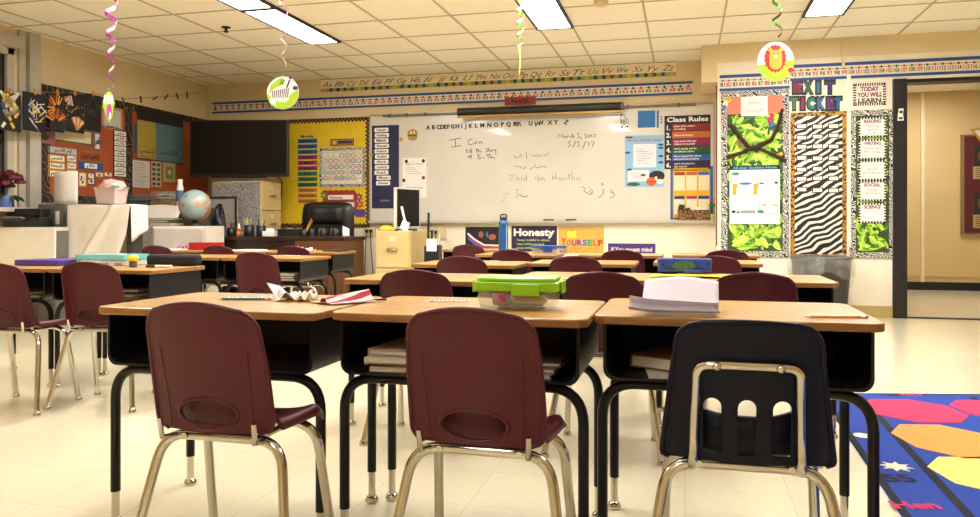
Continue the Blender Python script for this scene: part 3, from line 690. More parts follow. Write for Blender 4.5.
for k in range(26):
    s = chr(65 + k) + chr(97 + k); b.txt(s, x0 + st * (k + .5), -h * .3, h * .72, .002, k % 3, False, shear=.45, w=st * .78)
b.build('lettering', [col('9c3b35'), col('3a3f63'), col('5d7a35')], o.root)
b = MB(); cs = 46
for k in range(cs): b.prism(ell(x0 + (x1 - x0) * (k + .5) / cs, -h * .74, h * .27, h * .27, 12), .0035, .002, k % 5)
b.build('dot_row', [col('d8b32f'), col('29406f'), col('42264f'), col('8a2b2b'), col('2f4f86')], o.root)
o = On(BACK, 'compass_sign', 'red sign reading North under the number line', 'sign', 520.5, 100.8, out=.016); R = o.rect(505, 97, 536, 105.2)
b = MB(); b.pan(*R, 0, .003); b.build('card', col('9c2f26'), o.root); b = MB(); b.txt('North', 0, R[2] + .022, .052, .003, 0, True, off=.03); b.build('lettering', INK, o.root)

# ---- posters on the right half of the whiteboard ----
o = On(BACK, 'class_rules_poster', 'Class Rules poster with six coloured numbered bands', 'poster', 687.5, 142, out=.015); R = o.rect(664.5, 115.5, 710.5, 169)
b = MB(); b.pan(*R, 0, .002); b.build('sheet', col('191a33'), o.root); w = R[1] - R[0]; hh = R[3] - R[2]
b = MB(); b.txt('Class Rules', 0, R[3] - hh * .115, hh * .085, .002, 0, True, w=w * .9, off=.03); b.build('lettering', WHITE, o.root)
RL = (('8c2b22', 'listen when others', 'are talking'), ('c4682a', 'follow directions', ''), ('96164f', 'keep hands feet and', 'objects to yourself'), ('27542a', 'work quietly and do', 'not disturb others'), ('1e63a8', 'show respect for school', 'and personal property'), ('2f1836', 'work and play in a', 'safe manner'))
for k, (c, a1, a2) in enumerate(RL):
    za = R[3] - hh * (.16 + k * .14); b = MB(); b.pan(R[0] + w * .17, R[1] - .004, za - hh * .125, za, .002, .0015); bd = b.build('rule_band', col(c), o.root)
    b = MB(); b.txt(str(k + 1) + '.', R[0] + w * .09, za - hh * .105, hh * .085, .002, 0, True, off=.03); b.txt(a1, R[0] + w * .21, za - hh * (.055 if a2 else .085), hh * .035, .0035, 0, align='L', off=.012)
    if a2: b.txt(a2, R[0] + w * .21, za - hh * .108, hh * .035, .0035, 0, align='L', off=.012)
    b.build('lettering', WHITE, bd)
o = On(BACK, 'letter_poster', 'light blue poster about writing a friendly letter with dog and basketball', 'poster', 644.5, 161, out=.0145); R = o.rect(625, 135.5, 664, 187)
w, hh = R[1] - R[0], R[3] - R[2]; X = lambda u: R[0] + w * u; Z = lambda v: R[3] - hh * v
b = MB(); b.pan(*R, 0, .002); b.build('sheet', col('8fbfe0'), o.root)
b = MB(); b.txt('Write a friendly letter', X(.5), Z(.115), hh * .04, .002, 0, True, w=w * .88); b.build('lettering', col('b8431f'), o.root)
b = MB(); b.pan(X(.22), X(.8), Z(.62), Z(.17), .002, .001); b.pan(X(.08), X(.62), Z(.89), Z(.67), .002, .001); lp = b.build('letter_page', col('e9e6ee'), o.root)
b = MB()
for k in range(7): b.pan(X(.3), X(.5 + .24 * ((k * 7) % 5) / 4), Z(.27 + .045 * k), Z(.262 + .045 * k), .003, .0005)
for k in range(4): b.pan(X(.16), X(.4 + .03 * k), Z(.74 + .03 * k), Z(.735 + .03 * k), .003, .0005)
b.build('printed_lines', col('8a8590'), lp)
b = MB()
for u, v, m in ((.92, .19, 0), (.92, .25, 0), (.92, .41, 0), (.92, .53, 0), (.07, .33, 0), (.12, .66, 1), (.47, .77, 1)): b.prism(ell(X(u), Z(v), w * .07, hh * .022, 16), .002, .0015, m)
b.prism(ell(X(.22), Z(.945), w * .17, hh * .035, 18), .002, .0015, 1); b.pan(X(.02), X(.2), Z(.05), Z(.015), .002, .001, 2); b.build('caption', [col('2a4a86'), col('2f5a32'), col('7a2030')], o.root)
b = MB(); b.prism(ell(X(.82), Z(.79), w * .2, hh * .1), .003, .001, 0); b.prism(ell(X(.98) - .03, Z(.9), w * .09, hh * .05), .003, .0015, 1); b.prism(ell(X(.8), Z(.84), w * .04, hh * .04), .004, .001, 1); b.prism(ell(X(.68), Z(.9), w * .13, hh * .085), .004, .001, 2); b.stroke([(X(.56), Z(.9)), (X(.8), Z(.9))], .003, .005, mi=0); b.stroke([(X(.68), Z(.82)), (X(.68), Z(.98))], .003, .005, mi=0)
b.build('picture', [INK, col('e8e2dc'), col('d2642a')], o.root)
o = On(BACK, 'week_chart', 'yellow and blue days chart with six cream boxes, behind the leopard baskets', 'chart', 692, 193, out=.0145); R = o.rect(670.5, 166.5, 713, 219.5)
w, hh = R[1] - R[0], R[3] - R[2]; b = MB(); b.pan(*R, 0, .0018); b.build('sheet', col('1f66a8'), o.root)
b = MB(); b.pan(X(.06), X(.93), Z(.97), Z(.06), .0018, .0012)
for k in range(9): b.prism(ell(X(.12 + .09 * k), Z(.05), w * .05, hh * .035, 12), .0018, .0012)
b.build('yellow_field', col('eab41e'), o.root)
for r in range(2):
    for c in range(3):
        b = MB(); b.pan(X(.09 + c * .285), X(.34 + c * .285), Z(.45 + r * .45), Z(.14 + r * .45), .003, .001); bx = b.build('day_box', col('f2e3c2'), o.root)
        b = MB(); b.prism(rrect(X(.09 + c * .285), X(.34 + c * .285), Z(.165 + r * .45), Z(.105 + r * .45), .006), .004, .001); b.build('day_heading', col((('a62c2c', 'c2622c', '2c6cae'), ('3a2f6b', 'b0305a', '2f3a6b'))[r][c]), bx)
# ---- posters below the tray ----
o = On(BACK, 'shoe_poster', 'black poster of ballet shoes with striped laces under the whiteboard', 'poster', 484, 238.5); R = o.rect(465.5, 227, 503, 252); w, hh = R[1] - R[0], R[3] - R[2]
b = MB(); b.pan(*R, 0, .002); b.build('sheet', col('0f0f16'), o.root); b = MB()
for k, m in enumerate((0, 1, 2)): b.stroke([(X(.06 + .01 * k), Z(.26 + .1 * k)), (X(.25), Z(.5 + .09 * k)), (X(.5), Z(.72 + .08 * k)), (X(.95), Z(.74 + .09 * k))], hh * .07, .002, mi=m)
b.prism(ell(X(.42), Z(.3), w * .07, hh * .13), .002, .001, 3); b.prism(ell(X(.72), Z(.4), w * .1, hh * .12), .002, .001, 3); b.prism(ell(X(.58), Z(.3), w * .03, hh * .12), .002, .001, 2); b.build('picture', [WHITE, col('c5266f'), col('2f6fc0'), col('a05a48')], o.root)
o = On(BACK, 'honesty_poster', 'dark purple poster headed Honesty behind the blue bottle', 'poster', 534, 238.5); R = o.rect(511.5, 226, 557, 252); w, hh = R[1] - R[0], R[3] - R[2]
b = MB(); b.pan(*R, 0, .002); b.build('sheet', col('2a1a45'), o.root); b = MB(); b.txt('Honesty', X(.5), Z(.37), hh * .27, .002, 0, True, off=.04, w=w * .9)
for k in range(4): b.txt(('I keep truthful in others', 'I keep truthful in my words', 'I keep truthful to me', 'I do my own work')[k], X(.12), Z(.58 + .15 * k), hh * .085, .002, 1, align='L', w=w * (.72, .6, .5, .62)[k], off=.015)
b.build('lettering', [WHITE, col('b7d28a')], o.root)
o = On(BACK, 'yourself_poster', 'yellow poster reading Be Yourself in rainbow letters', 'poster', 581, 239.5); R = o.rect(558.5, 226.5, 604, 253.5); w, hh = R[1] - R[0], R[3] - R[2]
b = MB(); b.pan(*R, 0, .002); b.build('sheet', col('dcb050'), o.root); b = MB(); b.txt('BE', X(.3), Z(.4), hh * .22, .002, 0, True, off=.05)
for k, ch in enumerate('YOURSELF'): b.txt(ch, X(.12 + .115 * k), Z(.7), hh * (.26 if k == 0 else .21), .002, (1, 2, 3, 4, 5, 6, 2, 1)[k], True, off=.05, w=w * .105)
b.txt('An original is always', X(.5), Z(.84), hh * .09, .002, 7, w=w * .8); b.txt('worth more than a copy', X(.5), Z(.95), hh * .09, .002, 7, w=w * .8)
b.build('lettering', [col('f6ee3f'), col('c23a1c'), col('d96a1e'), col('b02a6a'), col('6a3a9a'), col('2f6fc0'), col('3a9a4a'), col('a8762a')], o.root)
o = On(BACK, 'purple_strip_poster', 'low purple poster strip with pale letters under the whiteboard', 'poster', 631.5, 249.5); R = o.rect(608, 243.5, 655.5, 262); w, hh = R[1] - R[0], R[3] - R[2]
b = MB(); b.pan(*R, 0, .002); b.build('sheet', col('4a2a78'), o.root); b = MB(); b.txt('If You mount mind', X(.5), Z(.42), hh * .22, .002, 0, True, off=.03, w=w * .86); b.build('lettering', col('e8dfc8'), o.root)
# ---- blue pocket chart ----
o = On(BACK, 'pocket_chart', 'navy pocket chart with eleven white word cards between yellow board and notices', 'pocket chart', 386, 167, out=.0145); R = o.rect(372.5, 125.5, 399.5, 208.5); w, hh = R[1] - R[0], R[3] - R[2]
b = MB(); b.pan(*R, 0, .004); b.build('backing', mat('navy_nylon', '1b2147', .6), o.root)
for k in range(9): b = MB(); b.pan(R[0], R[1], Z(.08 + .1 * k), Z(.075 + .1 * k), .004, .003); b.build('pocket', mat('clear_pocket', '2a3260', .2), o.root)
WD = ('Centers', 'Reading', 'Math', 'Recess', 'Science', 'Arabic', 'Art', 'Lunch', 'Snack', 'Music', 'Dismiss')
for k, s in enumerate(WD):
    zc = Z(.055 + .064 * k); xo = X(.36) + (.02 if k > 8 else 0) + .006 * (k % 2)
    b = MB(); b.prism(rrect(xo - w * .26, xo + w * .26, zc - hh * .026, zc + hh * .026, .012), .007, .0015); cdd = b.build('word_card', WHITE, o.root)
    b = MB(); b.txt(s, xo, zc - hh * .012, hh * .028, .0085, 0, True, w=w * .36); b.build('lettering', INK, cdd)
b = MB(); b.pan(X(.32), X(.66), Z(.915), Z(.895), .004, .001); b.build('maker_tag', col('8a5a50'), o.root)
for px, py in ((367, 154), (362.5, 163), (371, 156), (371.5, 139.5)): pass
for px, py, lb in ((401.5, 139.5, 'yellow flower magnet at the right edge of navy pocket chart'), (371.5, 155, 'yellow flower magnet at the left edge of navy pocket chart')):
    o = On(BACK, 'flower_magnet', lb, 'magnet', px, py, 'flower magnets', out=.02); b = MB()
    for k in range(5): b.prism(ell(.016 * math.cos(k * 1.257), .016 * math.sin(k * 1.257), .011, .011, 10), 0, .003)
    b.prism(ell(0, 0, .009, .009, 10), .003, .002, 1); b.build('magnet_body', [col('d9a91f'), col('8a5a1f')], o.root)

# ---- yellow calendar board ----
YBD = On(BACK, 'yellow_bulletin_board', 'bright yellow paper bulletin board with brown scalloped border', 'bulletin board', 325, 172); R = YBD.rect(279, 118.5, 370, 227.5); w, hh = R[1] - R[0], R[3] - R[2]
b = MB(); b.pan(*R, 0, .008); b.build('backing', mat('yellow_paper', 'e0c01c', .6, noise=.07, nscale=6, bump=.25, bscale=9), YBD.root)
b = MB(); s = .045; nx = int(w / s)
for k in range(nx):
    x = R[0] + (k + .5) * w / nx
    for zc, sg in ((R[3], -1), (R[2], 1)): b.prism([(x - s * .5, zc), (x + s * .5, zc), (x + s * .5, zc + sg * .03), (x, zc + sg * .055), (x - s * .5, zc + sg * .03)], .008, .003, 0); b.prism([(x - s * .3, zc + sg * .004), (x + s * .05, zc + sg * .004), (x + s * .32, zc + sg * .03), (x + s * .02, zc + sg * .03)], .011, .001, 1)
nz = int(hh / s)
for k in range(nz):
    z = R[2] + (k + .5) * hh / nz; b.prism([(R[1], z - s * .5), (R[1], z + s * .5), (R[1] - .03, z + s * .5), (R[1] - .055, z), (R[1] - .03, z - s * .5)], .008, .003, 0); b.prism([(R[1] - .004, z - s * .3), (R[1] - .004, z + s * .05), (R[1] - .03, z + s * .32), (R[1] - .03, z + s * .02)], .011, .001, 1)
b.build('border', [col('2a1a10'), col('9a5a22')], YBD.root)
o = On(BACK, 'months_chart', 'Months chart with twelve coloured month strips on the yellow board', 'chart', 308, 170, out=.013); R = o.rect(297.5, 134.5, 318.5, 204); w, hh = R[1] - R[0], R[3] - R[2]
b = MB(); b.pan(*R, 0, .002); b.build('backing', col('d8c43a'), o.root); b = MB(); b.txt('Months', X(.5), Z(.045), hh * .035, .002, 0, True, off=.03, w=w * .6); b.build('lettering', INK, o.root)
for k, s in enumerate(('January', 'February', 'March', 'April', 'May', 'June', 'July', 'August', 'September', 'October', 'November', 'December')):
    zc = Z(.095 + .0785 * k); b = MB(); b.pan(X(.05), X(.97), zc - hh * .03, zc + hh * .03, .002, .0015); ms = b.build('month_strip', col(('1f5a8f', '1f5a8f', '1f5a8f', '8f1f5f', '8f1f5f', '8f1f5f', '1f6a3a', '1f6a3a', '1f6a3a', 'c0702a', 'c0702a', 'c0702a')[k]), o.root)
    b = MB(); b.txt(s, X(.5), zc - hh * .014, hh * .032, .0035, 0, True, w=w * min(.75, .1 * len(s))); b.build('lettering', INK, ms)
o = On(BACK, 'calendar_title', 'small purple title card above the zebra edged calendar', 'sign', 342.5, 142.5, out=.013); R = o.rect(331, 139, 354.5, 145.8); w, hh = R[1] - R[0], R[3] - R[2]
b = MB(); b.pan(*R, 0, .0015); b.pan(X(.05), X(.95), Z(.85), Z(.15), .0015, .001, 1); b.pan(X(.3), X(.92), Z(.72), Z(.28), .0025, .0008, 2); b.prism(ell(X(.16), Z(.5), w * .07, hh * .3, 14), .0025, .001, 3); b.build('card', [col('5a3a6b'), col('b58a3a'), col('3a2a4b'), col('e0b82f')], o.root)
o = On(BACK, 'wall_calendar', 'zebra edged calendar of round number tags on the yellow board', 'calendar', 342.5, 167.5, out=.013); R = o.rect(320, 148, 365.5, 187); w, hh = R[1] - R[0], R[3] - R[2]
b = MB(); b.pan(*R, 0, .002); b.build('sheet', col('e6dccb'), o.root); border(o, (320, 148, 365.5, 187), M_ZEBRA_BORDER, .03, o.root, d=.002)
b = MB()
for k in range(8): b.pan(X(.07) + k * w * .123 - .0015, X(.07) + k * w * .123 + .0015, Z(.93), Z(.1), .002, .0004)
for k in range(7): b.pan(X(.07), X(.93), Z(.1 + .138 * k) - .0015, Z(.1 + .138 * k) + .0015, .002, .0004)
b.build('printed_grid', col('8d867b'), o.root); n = 0
TC = [col(c) for c in ('3a8a9a', 'b5543a', '2a2a2a', 'b03a6a', '6a3a7a', '6a9a3a', 'c8a02a')]
for r in range(5):
    for c in range(7):
        if r == 0 and c < 3: continue
        n += 1
        if n > 31: continue
        x, z = X(.131 + .123 * c), Z(.19 + .145 * r); b = MB(); b.prism(ell(x, z, w * .05, w * .05, 16), .003, .002, 0); b.prism(ell(x, z, w * .034, w * .034, 14), .005, .0006, 1); b.txt(str(n), x, z - w * .016, w * .034, .0056, 2, True); b.build('date_tag', [TC[(n * 5 + r) % 7], WHITE, INK], o.root)
o = On(BACK, 'weather_sign', 'red and purple today sign with flowers and white strips under the calendar', 'sign', 344, 203, out=.013); R = o.rect(321, 189, 367, 216.5); w, hh = R[1] - R[0], R[3] - R[2]
b = MB(); b.prism(rrect(X(.05), X(.8), Z(.95), Z(.1), .04), 0, .002, 0)
for k in range(6): b.prism(ell(X(.1 + .12 * k), Z(.12), w * .07, hh * .09, 14), 0, .0022, 0)
b.build('card', [col('a03325')], o.root)
for k in range(3):
    b = MB(); b.pan(X(.17 + .06 * k), X(.72 + .02 * k), Z(.38 + .27 * k), Z(.22 + .27 * k), .0025, .001); sg = b.build('word_strip', WHITE, o.root); b = MB(); b.txt(('Wednesday', 'Friday', 'March')[k], X(.2 + .06 * k), Z(.345 + .27 * k), hh * .075, .0035, 0, True, align='L'); b.build('lettering', col('2f3f7a'), sg)
for u, v, c in ((.84, .3, '6a2f6a'), (.08, .22, '5a8a3a'), (.86, .56, 'b0402a')):
    b = MB(); b.prism([(X(u) + w * .1 * (1 if k % 2 else .5) * math.cos(k * PI / 6), Z(v) + w * .1 * (1 if k % 2 else .5) * math.sin(k * PI / 6)) for k in range(12)], .003, .002, 0); b.prism(ell(X(u), Z(v), w * .03, w * .03, 10), .005, .001, 1); b.build('flower', [col(c), col('d0a02a')], o.root)
b = MB(); b.prism(rrect(X(.76), X(.98), Z(1.02), Z(.74), .02), .002, .002); b.prism(ell(X(.76), Z(.84), w * .06, hh * .12, 14), .002, .0025); b.build('hippo', col('5a3f86'), o.root)
for px, py, lb in ((317.5, 164, 'tan bow shaped magnet left of the calendar'), (367, 173.5, 'brown star at the right border of yellow board')):
    o = On(BACK, 'board_ornament', lb, 'ornament', px, py, out=.017); b = MB(); b.prism([(.03 * (1 if k % 2 else .45) * math.cos(k * PI / 5), .035 * (1 if k % 2 else .45) * math.sin(k * PI / 5)) for k in range(10)], 0, .004); b.build('star', col('b0813a' if px < 340 else '6a4a1f'), o.root)
# =====================  BOARDS ON THE ENTRY WALL  =====================
def jungle_board(name, label, px, wz, nleaf, plain=None):
    o = On(SIDE, name, label, 'bulletin board', (px[0] + px[2]) / 2, (px[1] + px[3]) / 2); R = o.rect(*px)
    b = MB(); b.pan(*R, 0, .004); b.build('backing', col('2a4a1c'), o.root)
    b = MB(); leafmass(b, R[0] + wz * .8, R[1] - wz * .8, R[2] + wz * .8, R[3] - wz * .8 - (plain or 0), nleaf, .004, (0, 1, 2, 3, 4), (.07, .17)); b.build('leaf_paper', LEAF, o.root)
    border(o, px, M_ZEBRA_BORDER, wz, o.root, d=.0085, t=.002); return o, R
o, R = jungle_board('jungle_bulletin_board', 'jungle leaf bulletin board with zebra border, coral top and a large worksheet', (721, 90.5, 789, 257), .055, 480, .14)
w, hh = R[1] - R[0], R[3] - R[2]
b = MB(); b.pan(R[0] + .05, R[1] - .05, R[3] - .21, R[3] - .05, .0042, .002); b.build('coral_paper', col('dd7a5c'), o.root)
b = MB()
def branch(pts, r0, r1): n = len(pts); b.tube([(X(u), -.0265, Z(v)) for u, v in pts], [1.6 * (r0 + (r1 - r0) * k / (n - 1)) for k in range(n)], seg=8)
branch([(.08, .4), (.3, .375), (.46, .34), (.62, .36), (.82, .4), (.95, .435)], .011, .007); branch([(.13, .2), (.25, .265), (.4, .335), (.55, .37)], .012, .009); branch([(.5, .345), (.74, .3), (.84, .22), (.9, .12)], .013, .008)
b.build('branch', mat('brown_bark_paper', '33200f', .8, noise=.3, nscale=40), o.root)
# birds and animals sitting on the board are generic paper cut-outs
def cut(o_, name, label, px, py, parts, mats, cat='decoration', out=.016, group=None):
    q = On(SIDE, name, label, cat, px, py, group, out=out); b = MB()
    for k, (poly, m) in enumerate(parts): b.prism(poly, .0015 * k, .0016, m)
    b.build('cut_out', mats, q.root); return q
cut(o, 'parrot_cut_out', 'yellow paper parrot at the top left corner of jungle board', 726.5, 103, [(ell(.005, .025, .035, .028), 0), (ell(-.01, -.01, .022, .03), 1), ([(-.02, -.02), (-.05, -.065), (-.03, -.07), (0, -.03)], 2), (ell(.02, .03, .012, .01, 12), 3), (ell(.0, .034, .006, .006, 10), 4)], [col('e5c02a'), col('e8dcc0'), col('2f5fa8'), col('d97a1e'), INK], group='paper birds on jungle board')
cut(o, 'parrot_cut_out', 'red paper parrot on the branch at the right of jungle board', 770.5, 120, [(ell(.005, .035, .028, .026), 0), (ell(0, -.005, .028, .038), 0), ([(-.01, 0), (.03, -.02), (.028, -.06), (.004, -.05)], 2), ([(-.012, -.03), (.006, -.03), (-.004, -.1), (-.018, -.09)], 1), (ell(-.014, .034, .009, .008, 10), 3)], [col('c22a22'), col('2f4fa8'), col('3f6fc0'), col('eadcc0')], group='paper birds on jungle board')
cut(o, 'toucan_cut_out', 'black and yellow paper toucan near the right end of the lowest branch', 781.5, 156.5, [(ell(0, 0, .028, .042), 0), (ell(-.006, .022, .018, .016), 1), ([(-.016, .034), (-.05, .02), (-.045, .008), (-.014, .014)], 2)], [INK, col('d8b42a'), col('c8882a')])
cut(o, 'monkey_cut_out', 'tan paper monkey hanging below the left end of branch', 739.5, 140.5, [(ell(0, .02, .024, .024), 0), (ell(.008, -.03, .024, .04), 0), (ell(.002, .014, .014, .014), 1), ([(-.03, .045), (-.02, .05), (.0, .0), (-.01, -.01)], 0), ([(.02, -.06), (.03, -.06), (.04, -.02), (.03, -.02)], 2)], [col('8a6a3a'), col('d8c49a'), col('b0864a')])
o, R = paper(SIDE, 'safari_sign', 'white lettered sign card on the coral top of jungle board', 'sign', (741, 96.5, 767.5, 116), d=.008)
b = MB(); b.txt('Safari', 0, R[3] - .075, .035, .0016, 0, shear=.3, w=.12); b.txt('Spotlight', 0, R[2] + .035, .035, .0016, 0, shear=.3, w=.17); b.build('lettering', col('9a948a'), o.root)
o, R = paper(SIDE, 'student_worksheet', 'big white all-about-me style worksheet pinned on the jungle board', 'worksheet', (729.5, 165.5, 779.5, 224), d=.0195)
w, hh = R[1] - R[0], R[3] - R[2]
b = MB(); b.pan(X(.0), X(1), Z(.075), Z(.0), .0016, .001); hd = b.build('heading_band', INK, o.root)
b = MB(); b.txt('All-Star Student News', X(.5), Z(.058), hh * .042, .0026, 0, True, w=w * .88); b.build('lettering', col('5fb0c8'), hd)
b = MB()
def frame(u0, v0, u1, v1, m=0, s=.004): b.pan(X(u0), X(u1), Z(v0) - s, Z(v0), .0016, .0006, m); b.pan(X(u0), X(u1), Z(v1), Z(v1) + s, .0016, .0006, m); b.pan(X(u0), X(u0) + s, Z(v1), Z(v0), .0016, .0006, m); b.pan(X(u1) - s, X(u1), Z(v1), Z(v0), .0016, .0006, m)
frame(.58, .1, .97, .26); frame(.6, .67, .97, .82); frame(.08, .52, .58, .77, 1); frame(.6, .3, .97, .64, 1)
for k in range(9): b.pan(X(.08 if k < 5 else .62), X(.54 if k < 5 else .93), Z((.17, .21, .5, .57, .63, .38, .44, .5, .56)[k]), Z((.17, .21, .5, .57, .63, .38, .44, .5, .56)[k]) + .002, .0016, .0005, 1)
b.build('printed_boxes', [col('4a4a50'), col('c2beba')], o.root)
b = MB()
for u, v, ru, rv, m in ((.12, .14, .08, .03, 0), (.32, .31, .13, .022, 1), (.64, .31, .05, .018, 1), (.93, .3, .04, .02, 2), (.08, .79, .045, .025, 2), (.17, .8, .035, .02, 1), (.62, .79, .07, .03, 0), (.7, .68, .02, .015, 1), (.92, .68, .03, .015, 3)): b.prism(ell(X(u), Z(v), w * ru, hh * rv, 16), .0016, .001, m)
for u in (.11, .53): b.prism([(X(u - .05), Z(.31)), (X(u + .06), Z(.31)), (X(u + .02), Z(.42)), (X(u + .03), Z(.5)), (X(u - .05), Z(.5))], .0016, .001, 3)
b.prism(rrect(X(.22), X(.52), Z(.82), Z(.77), .008), .0016, .0012, 4); b.build('printed_pictures', [col('3f8f7a'), col('3f6fc0'), col('23306a'), col('e0a52a'), col('9a9a9a')], o.root)
# EXIT TICKET letters
for row, (s, xs, py, hpx) in enumerate((('EXIT', (797.5, 808, 818.3, 829.8), 93, 13), ('TICKET', (794, 802.5, 811, 821, 830.5, 837.5), 109.3, 13))):
    for k, ch in enumerate(s):
        cc, cn = ((('7a1f4a', 'plum'), ('2f6a4a', 'green'), ('2f6f9a', 'blue'), ('3f2a6a', 'violet')), (('3f7a4a', 'green'), ('8a2050', 'plum'), ('1f7a7a', 'teal'), ('2f6f9a', 'blue'), ('5a2a6a', 'violet'), ('2a5a8a', 'blue')))[row][k]
        q = On(SIDE, 'paper_letter', '%s capital letter %s, number %d in the word %s' % (cn, ch, k + 1, s), 'letter', xs[k], py, 'exit ticket cut-out letters', out=.003)
        b = MB(); b.txt(ch, 0, 0, .105, 0, 0, True, off=.12, w=(.098 if row == 0 else .086) if ch != 'I' else .055); q2 = b.build('outline', INK, q.root); b = MB(); b.txt(ch, 0, .006, .092, .0009, 0, True, off=.055, w=(.076 if row == 0 else .063) if ch != 'I' else .028); b.build('letter_face', col(cc), q.root)
# zebra exit ticket board with rows of cards
o = On(SIDE, 'exit_ticket_board', 'zebra print board with leopard border and rows of white name cards', 'bulletin board', 819, 184.5); R = o.rect(790.5, 112, 846.5, 258); w, hh = R[1] - R[0], R[3] - R[2]
b = MB(); b.pan(*R, 0, .004); b.build('backing', M_ZEBRA, o.root); border(o, (790.5, 112, 846.5, 258), M_LEOPARD, .035, o.root)
for r in range(7):
    for c in range(3):
        x, z = X(.2 + .285 * c), Z(.095 + .073 * r + .006 * math.sin(r * 2 + c)); b = MB(); b.pan(x - .046, x + .046, z - .024, z + .024, .004, .003, 1); b.pan(x - .037, x + .037, z - .015, z + .015, .007, .001, 0); b.pan(x - .025, x + .02, z - .002, z + .002, .008, .0004, 2)
        b.build('name_card', [WHITE, col('4a2a20'), col('9a948c')], o.root)
# TODAY YOU WILL LEARN
o, R = paper(SIDE, 'today_sign', 'white sign with chequered edge reading Today You Will Learn', 'sign', (853, 83, 886, 105.5), col('efe6d6'), d=.001)
w, hh = R[1] - R[0], R[3] - R[2]; b = MB()
for k in range(14):
    for zz in (R[2], R[3] - .026): b.pan(R[0] + w * k / 14, R[0] + w * (k + .55) / 14, zz, zz + .026, .0016, .001)
for k in range(9):
    for xx in (R[0], R[1] - .026): b.pan(xx, xx + .026, R[2] + hh * k / 9, R[2] + hh * (k + .55) / 9, .0016, .001)
b.build('border', INK, o.root); b = MB()
for k, s in enumerate(('TODAY', 'YOU WILL', 'LEARN')): b.txt(s, 0, Z(.36 + .255 * k), hh * .19, .0016, k, True, off=.045, w=w * (.56, .76, .7)[k])
b.build('lettering', [col('6a2a5a'), col('7a2340'), col('3f5a2a')], o.root)
o, R = jungle_board('objectives_board', 'narrow jungle leaf board with zebra border and five white objective cards', (849.5, 110, 895, 258), .05, 320)
for k, (py, s1, s2) in enumerate(((127.5, 'READING', 'Making Sense and Details'), (149.5, 'WRITING', 'Journal Writing'), (170.5, '', 'Kind Kindness'), (191, 'SOCIAL', 'Solar System'), (213, 'SCIENCE', ''))):
    q, Q = paper(SIDE, 'objective_card', ('white card headed %s, %s on the narrow leaf board' % (s1.title(), ('first from top', 'second from top', '', 'fourth from top', 'lowest')[k])) if k != 2 else 'white objective card in the middle of five on the narrow leaf board', 'card', (858.5, py - 9.8, 885.5, py + 9.8), d=.012, group='objective cards')  # paper cards fixed flat on the leaf board
    w, hh = Q[1] - Q[0], Q[3] - Q[2]; b = MB(); x0, x1, z0, z1 = Q
    for j in range(9):
        for zz in (z0 - .006, z1 - .014): b.pan(x0 + w * j / 9, x0 + w * (j + .58) / 9, zz, zz + .02, .0016, .0012)
    for j in range(7):
        for xx in (x0 - .006, x1 - .014): b.pan(xx, xx + .02, z0 + hh * j / 7, z0 + hh * (j + .58) / 7, .0016, .0012)
    b.build('border', INK, q.root); b = MB()
    if s1: b.txt(s1, 0, z1 - hh * .27, hh * .16, .0016, 0, True, off=.04, w=w * .62)
    ws = s2.split()
    for j, wd in enumerate(ws): b.txt(wd, 0, z1 - hh * (.5 + .17 * j), hh * .12, .0016, 1, shear=.3, w=w * .09 * len(wd))
    b.build('lettering', [col('7a3a5a'), col('7f7a74')], q.root)
# small white tag on the door frame, zebra strip at the board's left edge
o = On(SIDE, 'door_tag', 'small white picture tag on the black door frame', 'sign', 900, 115, out=.028); R = o.rect(896.5, 109, 903, 121); w, hh = R[1] - R[0], R[3] - R[2]
b = MB(); b.prism([(R[0], R[2]), (R[1], R[2]), (R[1] - .008, R[2] + hh * .55), (R[1] - .002, R[3]), (R[0] + .01, R[3])], 0, .002); b.prism(ell(0, R[3] - .03, .014, .014, 12), .002, .001, 1); b.pan(R[0] + .01, R[1] - .01, R[2] + .01, R[2] + .03, .002, .001, 1); b.build('tag', [WHITE, col('3a3a3a')], o.root)
b = MB(); b.box(XS - .012, XS, YR + .05, YR + .09, .62, 2.1); struct(b.build('trim_8', col('a2432a')))
# hallway notice board
HW = Wall('y', YH)
o = On(HW, 'hallway_notice_board', 'dark red notice board on the hallway wall seen through the door', 'notice board', 990, 185, out=.003); R = o.rect(963, 136, 1015, 233); w, hh = R[1] - R[0], R[3] - R[2]
b = MB(); b.pan(*R, 0, .03); b.build('backing', mat('dark_red_cork', '5c1a1c', .6), o.root); b = MB(); b.pan(R[0] - .03, R[0], R[2] - .02, R[3] + .02, 0, .045); b.pan(R[0], R[1], R[2] - .02, R[2], 0, .045); b.pan(R[0], R[1], R[3], R[3] + .02, 0, .045); b.build('frame', col('8a6f48'), o.root)
for px0, py0, px1, py1, lb, k in ((972, 146, 1004, 179, 'poster with a dark picture over printed text, upper one on hallway notice board', 0), (972, 193, 1004, 228, 'poster with a dark picture over printed text, lower one on hallway notice board', 1)):
    q = On(HW, 'hallway_poster', lb, 'poster', (px0 + px1) / 2, (py0 + py1) / 2, 'hallway posters', out=.036); Q = q.rect(px0, py0, px1, py1); R, w, hh = Q, Q[1] - Q[0], Q[3] - Q[2]
    b = MB(); b.pan(*Q, 0, .002); b.build('sheet', col('b79a64'), q.root); b = MB(); b.pan(X(0), X(1), Z(.62), Z(0), .002, .001, 0); b.prism(ell(X(.35), Z(.3), w * .2, hh * .2), .003, .001, 1)
    for j in range(5): b.pan(X(.08), X(.9), Z(.7 + .06 * j), Z(.68 + .06 * j), .002, .0006, 0)
    b.build('printed_picture', [col('2c2a26'), col('6b5a44')], q.root)
